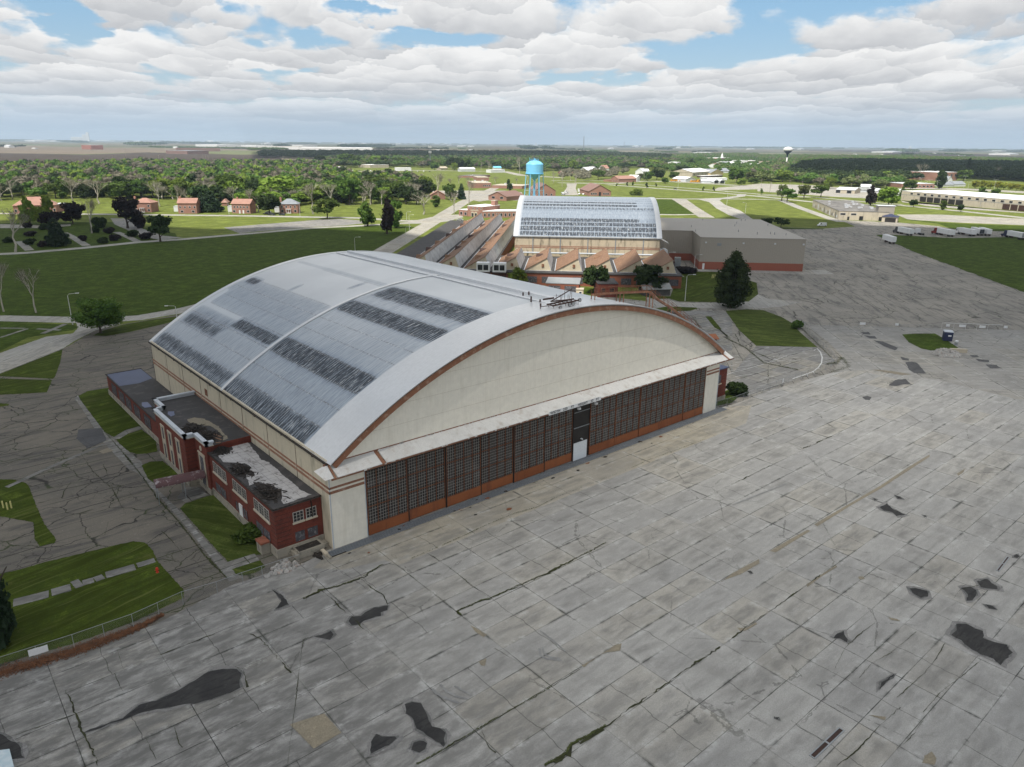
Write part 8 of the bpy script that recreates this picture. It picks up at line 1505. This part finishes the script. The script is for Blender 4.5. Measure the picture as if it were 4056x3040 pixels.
for i,t_ in enumerate([(878.5,1087,18.6,11.1),(832.8,1006,18.5,11.4),(551.8,802.8,11.2,13.4),(562.4,732.2,10.7,15.1),(570.9,719.7,9.7,11.3),(495.7,658.1,11.9,10.9),(415.2,669.6,10.7,12.4),(1049,1205,23.4,15.1),(1096,1224,24.0,19.3),(1189,1246,22.0,14.8),(1091,1070,26.7,19.2),(1196,1135,22.8,15.4),(1188,1099,21.3,15.1),(1299,1087,24.4,24.9),(674.0,667.4,17.3,12.4),(733.2,682.8,16.7,10.5),(840.1,778.7,12.1,11.9),(1325,1074,19.1,17.1),(603.8,663.1,8.8,8.1),(760.5,721.8,11.6,11.8),(605.2,708.2,9.8,11.5)]): tree(t_,'bare','','bare_tree','bare brownish street tree around the blue water tower and brick halls','bare street trees around the water tower')
for i,t_ in enumerate([(1113,1135,21.0,23.7),(1037,994.6,22.2,17.0),(959.1,1067,10.4,17.0),(985.5,1122,10.2,14.1),(1174,1106,11.5,16.4),(1056,1052,9.6,14.1),(874.7,1168,25.6,38.0),(900.1,1158,23.1,23.1),(819.4,1158,14.2,16.8),(839.0,1119,15.6,13.3),(741.7,1492,23.5,24.1),(809.2,1502,25.4,34.0),(827.5,1493,24.8,28.8),(870.0,1471,22.0,30.3),(889.8,1463,20.9,22.5),(897.3,1418,18.2,31.2),(972.6,1436,17.1,26.9),(624.6,1285,12.5,18.6),(725.0,1545,11.7,15.5),(1642,1160,19.2,25.7),(1759,1219,18.9,22.5),(1357,860.2,9.9,26.6)]): tree(t_,'round',['leaf_green','leaf_bright','leaf_dark','leaf_green'][i%4],'town_tree',['mid green','fresh bright green','dark green','mid green'][i%4]+' crown in the tree line behind the mown field and water tower','tree line behind the mown field, '+['mid','bright','dark','mid'][i%4],'mid')
# --- woods: individuals nearest the camera, the rest as one mass each
from mathutils.geometry import intersect_point_tri_2d
def inpoly(x,y,P):
    c=False;j=len(P)-1
    for i in range(len(P)):
        if (P[i][1]>y)!=(P[j][1]>y) and x<(P[j][0]-P[i][0])*(y-P[i][1])/(P[j][1]-P[i][1])+P[i][0]: c=not c
        j=i
    return c
FOOT=[]
for o in bpy.data.objects:
    if o.parent is None and o.type=='EMPTY' and o.get('category') in ('house','building','factory','barracks','hall','shed','office','chapel','school','shop','bungalow','garage','store','plant','headquarters','mobile home','water tower','tree','car'):
        FOOT.append((o.location.x,o.location.y,9 if o.get('category')=='tree' else (24 if o.get('category') not in ('car',) else 8)))
FOOT=np.array(FOOT)
def inframe(x,y,m=.04):
    d=Vector((x,y,8))-Vector(CP); w=d.dot(Vector(CF))
    if w<1: return False
    u=d.dot(Vector(CR))/w*LENS/36
    return abs(u)<.5+m
def scatter_pts(poly,sp,seed,avoid=True,jit=.45):
    r=random.Random(seed); P=np.array(poly); x0,y0=P.min(0); x1,y1=P.max(0); out=[]; n=0
    x=x0
    while x<x1:
        y=y0
        while y<y1:
            a=x+r.uniform(-jit,jit)*sp; b=y+r.uniform(-jit,jit)*sp
            if inframe(a,b) and inpoly(a,b,poly):
                if not avoid or not len(FOOT) or not (((FOOT[:,0]-a)**2+(FOOT[:,1]-b)**2)<FOOT[:,2]**2).any(): out.append((a,b))
            y+=sp
        x+=sp
    return out
LOWC={}
def lowcrown(v):
    if v not in LOWC:
        r=np.random.default_rng(50+v); nb=7; Cs=[]; ev=[]; ef=[]; k=0
        for i in range(nb):
            a=i*6.283/nb+r.uniform(-.4,.4); q=.26 if i<nb-1 else 0; zc=.48+r.uniform(-.1,.12) if i<nb-1 else .72; c=np.array([q*math.cos(a),q*math.sin(a),zc]); rb=r.uniform(.19,.26)
            p_=r.normal(size=(26,3)); p_/=np.linalg.norm(p_,axis=1)[:,None]; p_[:,2]=abs(p_[:,2])*1.0-.15; Cs.append(c+p_*rb*np.array([1,1,.85])*r.uniform(.85,1.1,(26,1)))
            ev.append(c+IV*rb*.85*np.array([1,1,.85])*r.uniform(.85,1.1,(len(IV),1))); ef.append(IF+k); k+=len(IV)
        LOWC[v]=(np.concatenate(Cs),np.concatenate(ev),np.concatenate(ef))
    return LOWC[v]
def mass(name,label,pts,hs,ws,mat,seed,q=1.0,leafs=.055):
    """one mesh of many crowns"""
    r=np.random.default_rng(seed); CC=[];SS=[];EV=[];EF=[];k=0
    for (x,y) in pts:
        c,ev,ef=lowcrown(int(r.integers(6))); w=r.uniform(*ws); h=r.uniform(*hs); a=r.random()*6.28; M=np.array([[math.cos(a),-math.sin(a),0],[math.sin(a),math.cos(a),0],[0,0,1]]); S=np.array([w,w,h]); 
        n=int(len(c)*q); sel=r.permutation(len(c))[:n]
        CC.append((c[sel]@M.T)*S+np.array([x,y,0])); SS.append(np.full(n,w*leafs*(1.2 if q<.6 else 1))); EV.append((ev@M.T)*S+np.array([x,y,0])); EF.append(ef+k); k+=len(ev)
    if not pts: return
    me=quads_mesh(name,np.concatenate(CC),np.concatenate(SS),mat,seed,extra=(np.concatenate(EV),np.concatenate(EF)))
    o=bpy.data.objects.new(name,me); COL.objects.link(o); tag(o,label,'trees',kind='stuff'); return o
MXL=['leaf_green','leaf_bright','leaf_dark','leaf_bright','bare','leaf_green','bare','leaf_dark']
W1=[(37.0,745.7),(42.0,646.6),(61.5,728.6),(103.6,696.9),(148.5,682.0),(169.5,634.2),(155.5,517.4),(176.7,515.3),(196.1,515.0),(196.6,489.2),(242.8,524.9),(280.2,499.9),(320.4,458.4),(404.4,567.3),(437.4,631.1),(563.9,846.0),(485.6,854.6),(571.3,1104),(750.1,1525),(598.9,1516),(448.8,1566),(445.4,1713),(285.6,1581),(150.3,1530),(115.4,1513)]
pts=scatter_pts(W1,14.2,11); pts.sort(key=lambda q:math.dist(q,CP[:2]))
rr=random.Random(4); NI=170
WN={'leaf_green':'mid green','leaf_olive':'pale olive','leaf_dark':'dark green','leaf_bright':'bright green','bare':'bare pale-limbed'}
for q in pts[:NI]:
    mt=MXL[rr.randrange(8)]; t_=(q[0],q[1],rr.uniform(11,20),rr.uniform(14,24)); b=mt=='bare'
    tree(t_,'bare' if b else rr.choice(['round','round','flat','oval']),mt,'wood_bare_tree' if b else 'wood_tree',WN[mt]+' tree in the near part of the wood behind the row of brick houses','wood behind the brick houses, '+WN[mt],'mid')
rest=pts[NI:]; rr.shuffle(rest)
cut=[0,.28,.42,.64,.86,1]; n=len(rest)
for i,(mt,lab) in enumerate((('leaf_green','mid green crowns'),('leaf_haze','grey leafless crowns'),('leaf_dark','dark green crowns'),('leaf_bright','fresh bright green crowns'),('leaf_haze','hazy leafless brown crowns'))):
    mass('woodland',lab+' in the far part of the wood left of the mown field',rest[int(cut[i]*n):int(cut[i+1]*n)],(9,19),(11,24),mt,20+i,q=.85 if mt!='leaf_haze' else .7)
W2a=[(914.6,2230),(1013,2058),(1112,2148),(1211,2106),(1276,1939),(1646,1931),(1769,1893),(1845,1746),(2056,1673),(2015,1517),(2638,2003),(2812,2379),(3044,2911),(2930,3162),(2608,3081),(2086,3080),(1598,3197),(1308,3180)]
p2=scatter_pts(W2a,34,5,False); mass('tree_belt','very dark tree belt below the immense white warehouse',p2[:2600],(13,19),(30,42),'leaf_dark',31,q=.55)
W3=[(675.1,1373),(721.0,1319),(840.9,1315),(961.4,1233),(941.9,1090),(932.7,1011),(1078,968.9),(1294,1067),(1218,895.0),(1949,1466),(2029,1810),(1569,1839),(1265,1858),(1150,1999),(1024,1978),(851.4,1731)]
p3=scatter_pts(W3,20,6); rr.shuffle(p3); a=int(len(p3)*.45); b=int(len(p3)*.7); c=int(len(p3)*.86)
mass('tree_belt','mid green trees of the belt behind the mown field and water tower',p3[:a],(11,18),(20,29),'leaf_green',32,q=.7); mass('tree_belt','dark trees of the belt behind the mown field and water tower',p3[a:b],(11,18),(20,29),'leaf_dark',33,q=.7); mass('tree_belt','olive trees of the belt behind the mown field and water tower',p3[b:c],(11,17),(20,27),'leaf_olive',34,q=.7); mass('tree_belt','brownish leafless trees of the belt behind the water tower',p3[c:],(11,18),(18,25),'leaf_haze',35,q=.7)
W4=[(1193,875.3),(2638,2003),(3205,2266),(3854,2339),(3226,1947),(3389,1854),(3669,1694),(3796,1463),(3764,1241),(3742,992.9),(3293,754.3),(1207,224.9),(1382,316.4),(1422,402.3),(1442,468.2),(1126,400.7),(962.2,360.5),(964.0,419.8),(1017,509.9),(965.4,538.3),(1184,674.5),(1082,635.0),(2008,1292),(1719,1170),(1163,798.1)]
CENT=[(1129,817.3),(1961,1461),(2509,1761),(2772,1664),(2471,1476),(2335,1309),(1664,914.6),(1173,668.0),(1279,733.5),(1214,769.7)]
p4=[q for q in scatter_pts(W4,14,7) if not inpoly(q[0],q[1],CENT)]; cs=[q for q in scatter_pts(CENT,36,8)]
dk=[q for q in p4 if inpoly(q[0],q[1],[(2060,1070),(2543,1111),(2718,608.5),(1188,220.0),(1371,366.9),(1261,400.1),(1175,419.3),(1046,398.4),(1036,445.3),(1070,500.1),(1088,571.3)])]; s_=set(dk); lt=[q for q in p4 if q not in s_]; rr.shuffle(lt)
mass('town_trees','dark cloud-shaded wood beyond the depot and white-roofed sheds',dk,(12,19),(18,25),'leaf_dark',36,q=.7); mass('town_trees','mid green trees through the right side of town',lt[:len(lt)//2],(10,17),(17,25),'leaf_green',37,q=.7); mass('town_trees','olive trees through the right side of town',lt[len(lt)//2:int(len(lt)*.8)],(10,17),(17,24),'leaf_olive',38,q=.7); mass('town_trees','leafless brown trees through the right side of town',lt[int(len(lt)*.8):],(10,17),(15,22),'leaf_haze',39,q=.7)
mass('town_trees','sparse green trees between the buildings of the town centre',cs,(8,14),(14,22),'leaf_green',40,q=.8)
W5=[(732.9,716.3),(932.6,923.2),(1035,958.9),(1075,877.3),(910.8,735.6),(848.1,728.1),(765.5,661.1)]
p5=scatter_pts(W5,26,9); mass('street_trees','leafless brown street trees between the water tower and the small red hall',p5,(10,15),(12,18),'leaf_haze',41,q=.8)
# hedgerows and copses far out
HR=[([(640.1,5525),(739.3,5431)],14,3),([(1997,16589),(3552,24232),(3879,23952)],20,3),([(3169,19478),(2471,12275)],18,4),([(4811,23152),(5571,22500)],16,3),([(2993,24712),(3459,24312),(4391,23512),(5571,22500)],14,2),([(5571,22500),(6737,21501),(8150,20289)],14,2),
([(2264,8668),(2540,8915)],22,3),([(1994,7978),(2070,7669)],14,3),([(3621,11635),(3710,10449)],20,5),([(1512,5545),(1623,4950),(1865,4663)],14,5),([(3693,12664),(3598,11955)],16,3),([(8150,20289),(9315,19290),(10728,18078)],14,2),([(3212,7425),(3248,7223)],20,5),([(5772,12708),(6456,13069)],16,3),([(3461,6424),(4242,7141),(4719,7752)],18,5),
([(1633,4086),(1997,4713),(1914,4303)],14,3),([(2875,4836),(3258,4970),(3539,4884)],18,5),([(3756,5017),(3818,4975)],20,4),([(6813,10313),(7036,10319)],12,2),([(10728,18078),(11894,17078),(13306,15867)],12,2),([(13306,15867),(14589,14767),(15885,13656)],12,2),([(9489,10216),(9826,10361)],18,3),([(6173,6974),(4685,5188)],14,3),([(4894,4793),(4906,4636)],20,3),([(4788,5115),(4602,4505)],14,4),([(3827,3569),(3657,3209)],22,5),([(9765,8666),(9598,8245)],12,2),
([(15885,13656),(16351,13256)],14,3),([(6372,5057),(6534,5057)],20,3),([(10030,7713),(10188,7539)],18,4),([(16586,11951),(15759,11021)],16,3),([(11466,7943),(11521,7631)],14,3),([(12868,8403),(11528,7122)],22,4),([(3988,3107),(4150,3130)],14,3),([(4400,3223),(4371,3144),(4921,3349)],14,2),([(4370,3524),(4371,3493)],12,2),([(15885,13656),(17284,12456),(18463,11444)],10,2),
([(12358,7639),(15074,8516),(15836,8283)],26,5),([(14029,7059),(14875,7278)],16,3),([(19606,10465),(19722,10365)],12,2),([(20037,10095),(21042,9233)],12,3),([(15073,6783),(15331,6708)],12,3),([(18463,11444),(19862,10245),(21042,9233)],10,2),([(9258,3963),(8449,3367)],16,3),([(4971,2016),(5215,2062)],14,2),([(5867,2253),(5707,1978),(5319,1727)],12,2),([(9839,3535),(11628,3987)],14,3),([(12135,4023),(14377,4325)],12,2),([(11014,3224),(11617,3250)],20,4),([(19141,7505),(22468,8010),(23181,7399),(23909,6774)],14,4),([(21042,9233),(21820,8566)],10,3),([(3830,1622),(4492,1704)],14,3)]

allp=[];r_=random.Random(9)
hp=[[],[]]
for i,(pl,px_h,wd) in enumerate(HR):
    for (a,b) in zip(pl[:-1],pl[1:]):
        L=math.dist(a,b); D=math.dist(((a[0]+b[0])/2,(a[1]+b[1])/2),CP[:2]); sp=max(22,D*.0055); n=max(2,int(L/sp)); n=min(n,90)
        for k in range(n):
            if r_.random()<(.12 if px_h<16 else .04): continue
            t_=(k+r_.random())/n
            for j in range(1 if wd<3 else 2): hp[i%2].append(((a[0]+(b[0]-a[0])*t_+r_.uniform(-1,1)*sp*.6,a[1]+(b[1]-a[1])*t_+r_.uniform(-1,1)*sp*.6),max(12,min(26,D*.0024)),sp*1.5))
for i in (0,1):
    for lo,hi,nm in ((0,3500,'nearer'),(3500,7000,'middle'),(7000,1e9,'farthest')):
        ps=[q for q in hp[i] if lo<=math.dist(q[0],CP[:2])<hi and inframe(*q[0],.1)]
        if ps:
            h=sum(q[1] for q in ps)/len(ps); w=sum(q[2] for q in ps)/len(ps)
            mass('hedgerow_trees',nm+(' bluish hedgerow trees' if i else ' dark copses and hedgerows')+' strung across the distant farmland',[q[0] for q in ps],(h*.7,h*1.2),(w*.8,w*1.3),'leaf_dark' if i==0 else 'leaf_green',60+i,q=.3)
m=MB(); m.prism([(-40.4,-11.7),(-38.1,-13.0),(-38.1,-15.5),(-40.3,-14.4)],0.006,.5); o=m.build('covered_crate','roof_sheet_blue'); tag(o,'pale blue-white covered crate cut by the bottom left corner of the picture','crate')
# wooden fence behind the bare trees
fence([(257.6,484.0),(269.8,481.2)],1.8,'grey wooden board fence between the trees left of the diagonal road','board_fence',4,'wood_grey',None,.2)
# ------------------------------------------------------------------ cloud slabs added overhead, out of the picture, to shade near ground and woods
def cloud(name,poly,H,label,seed,edge=60):
    off=Vector((sdir.x,sdir.y))*(H/sdir.z); cx,cy=np.mean(poly,axis=0); 
    bm=bmesh.new(); P=np.array(poly); x0,y0=P.min(0)-edge; x1,y1=P.max(0)+edge; n=46; 
    out=[]
    for i,a in enumerate(poly):
        b=poly[(i+1)%len(poly)]; L=math.dist(a,b); k=max(1,int(L/25))
        for j in range(k):
            t_=j/k; x=a[0]+(b[0]-a[0])*t_; y=a[1]+(b[1]-a[1])*t_; w=noise.noise((x*.013,y*.013,seed))*22+noise.noise((x*.05,y*.05,seed+3))*9; d=Vector((x-cx,y-cy)).normalized(); out.append((x+d.x*w+off.x,y+d.y*w+off.y))
    vs=[bm.verts.new((x,y,H)) for x,y in out]; f=bm.faces.new(vs); bmesh.ops.triangulate(bm,faces=[f]); 
    bmesh.ops.subdivide_edges(bm,edges=bm.edges,cuts=3,use_grid_fill=True)
    g=bmesh.ops.extrude_face_region(bm,geom=list(bm.faces)); tv=[v for v in g['geom'] if isinstance(v,bmesh.types.BMVert)]
    for v in tv: v.co.z+=60+55*noise.noise((v.co.x*.01,v.co.y*.01,seed))
    me=bpy.data.meshes.new(name); bm.to_mesh(me); bm.free(); o=bpy.data.objects.new(name,me); COL.objects.link(o); me.materials.append(MATS['shade_cloud_white']); o['kind']='structure'; o['label']=label
m,t,b=mk('shade_cloud_white'); tl=t.new('ShaderNodeBsdfTranslucent'); tl.inputs[0].default_value=(.97,.97,.97,1); df=t.new('ShaderNodeBsdfDiffuse'); df.inputs[0].default_value=(.9,.9,.9,1); mx=t.new('ShaderNodeMixShader'); mx.inputs[0].default_value=.9; t.put(mx.inputs[1],df.outputs[0]); t.put(mx.inputs[2],tl.outputs[0]); pos=t.xyz(t.gen()); ox,oy=sdir.x*900/sdir.z,sdir.y*900/sdir.z; dx=t.m('DIVIDE',t.m('SUBTRACT',pos[0],72+ox),95); dy=t.m('DIVIDE',t.m('SUBTRACT',pos[1],-26+oy),62)
rad=t.m('SQRT',t.m('ADD',t.m('MULTIPLY',dx,dx),t.m('MULTIPLY',dy,dy))); thin=t.m('MULTIPLY',t.ramp(t.m('ADD',rad,t.m('MULTIPLY',t.m('SUBTRACT',t.noise(t.gen(),.012,3),.5),.8)),.15,1.75,1,0),.62)  # slab made clearer over the apron to let more sun through
thin=t.m('MAXIMUM',thin,.10)
tp=t.new('ShaderNodeBsdfTransparent'); m2_=t.new('ShaderNodeMixShader'); t.put(m2_.inputs[0],thin); t.put(m2_.inputs[1],mx.outputs[0]); t.put(m2_.inputs[2],tp.outputs[0]); t.put(m.node_tree.nodes['Material Output'].inputs[0],m2_.outputs[0])
cloud('cloud',[(-69.8,-24.2),(-107.0,248.0),(-26.3,423.2),(24.5,503.8),(78.4,504.0),(80.7,429.6),(98.4,371.2),(139.0,362.5),(183.2,306.9),(173.8,252.4),(130.9,161.7),(100.8,91.8),(110.1,76.7),(139.4,87.5),(179.6,111.2),(239.7,141.8),(341.6,210.2),(448.3,245.8),(460.6,203.5),(466.5,168.4),(444.8,135.8),(513.4,67.3),(552.2,-51.1),(307.7,-185.2),(39.3,-116.4)],900,'broad unseen cloud slab added overhead to shade the near hangar and apron',1)
cloud('cloud',[(1397,3501),(889.9,2240),(1000,2033),(1718,2018),(2029,1925),(2821,2695),(2927,3462),(1902,3806)],900,'unseen cloud slab added to shade the far dark tree belt',2)
cloud('cloud',[(2060,1070),(2543,1111),(2718,608.5),(1386,270.3),(1375,442.8),(1298,471.2),(1208,531.0),(1168,552.0),(1278,670.1)],900,'unseen cloud slab added to shade the dark wood beyond the depot',3)
# ------------------------------------------------------------------ haze
hz_=MB(); hz_.box(-26990,26990,-26990,26990,-1.2,165); ho=hz_.build('haze',None); m=bpy.data.materials.new('haze'); m.use_nodes=True; nt=m.node_tree; nt.nodes.remove(nt.nodes['Principled BSDF']); pv=nt.nodes.new('ShaderNodeVolumePrincipled'); pv.inputs['Color'].default_value=(.68,.84,1,1); pv.inputs['Density'].default_value=.00006; pv.inputs['Anisotropy'].default_value=0; nt.links.new(pv.outputs[0],nt.nodes['Material Output'].inputs['Volume']); ho.data.materials.append(m); tag(ho,'thin blue haze over the plain',None,kind='stuff')
SC.cycles.volume_bounces=0; SC.cycles.max_bounces=6; SC.cycles.diffuse_bounces=3; SC.cycles.glossy_bounces=2; SC.cycles.transparent_max_bounces=12
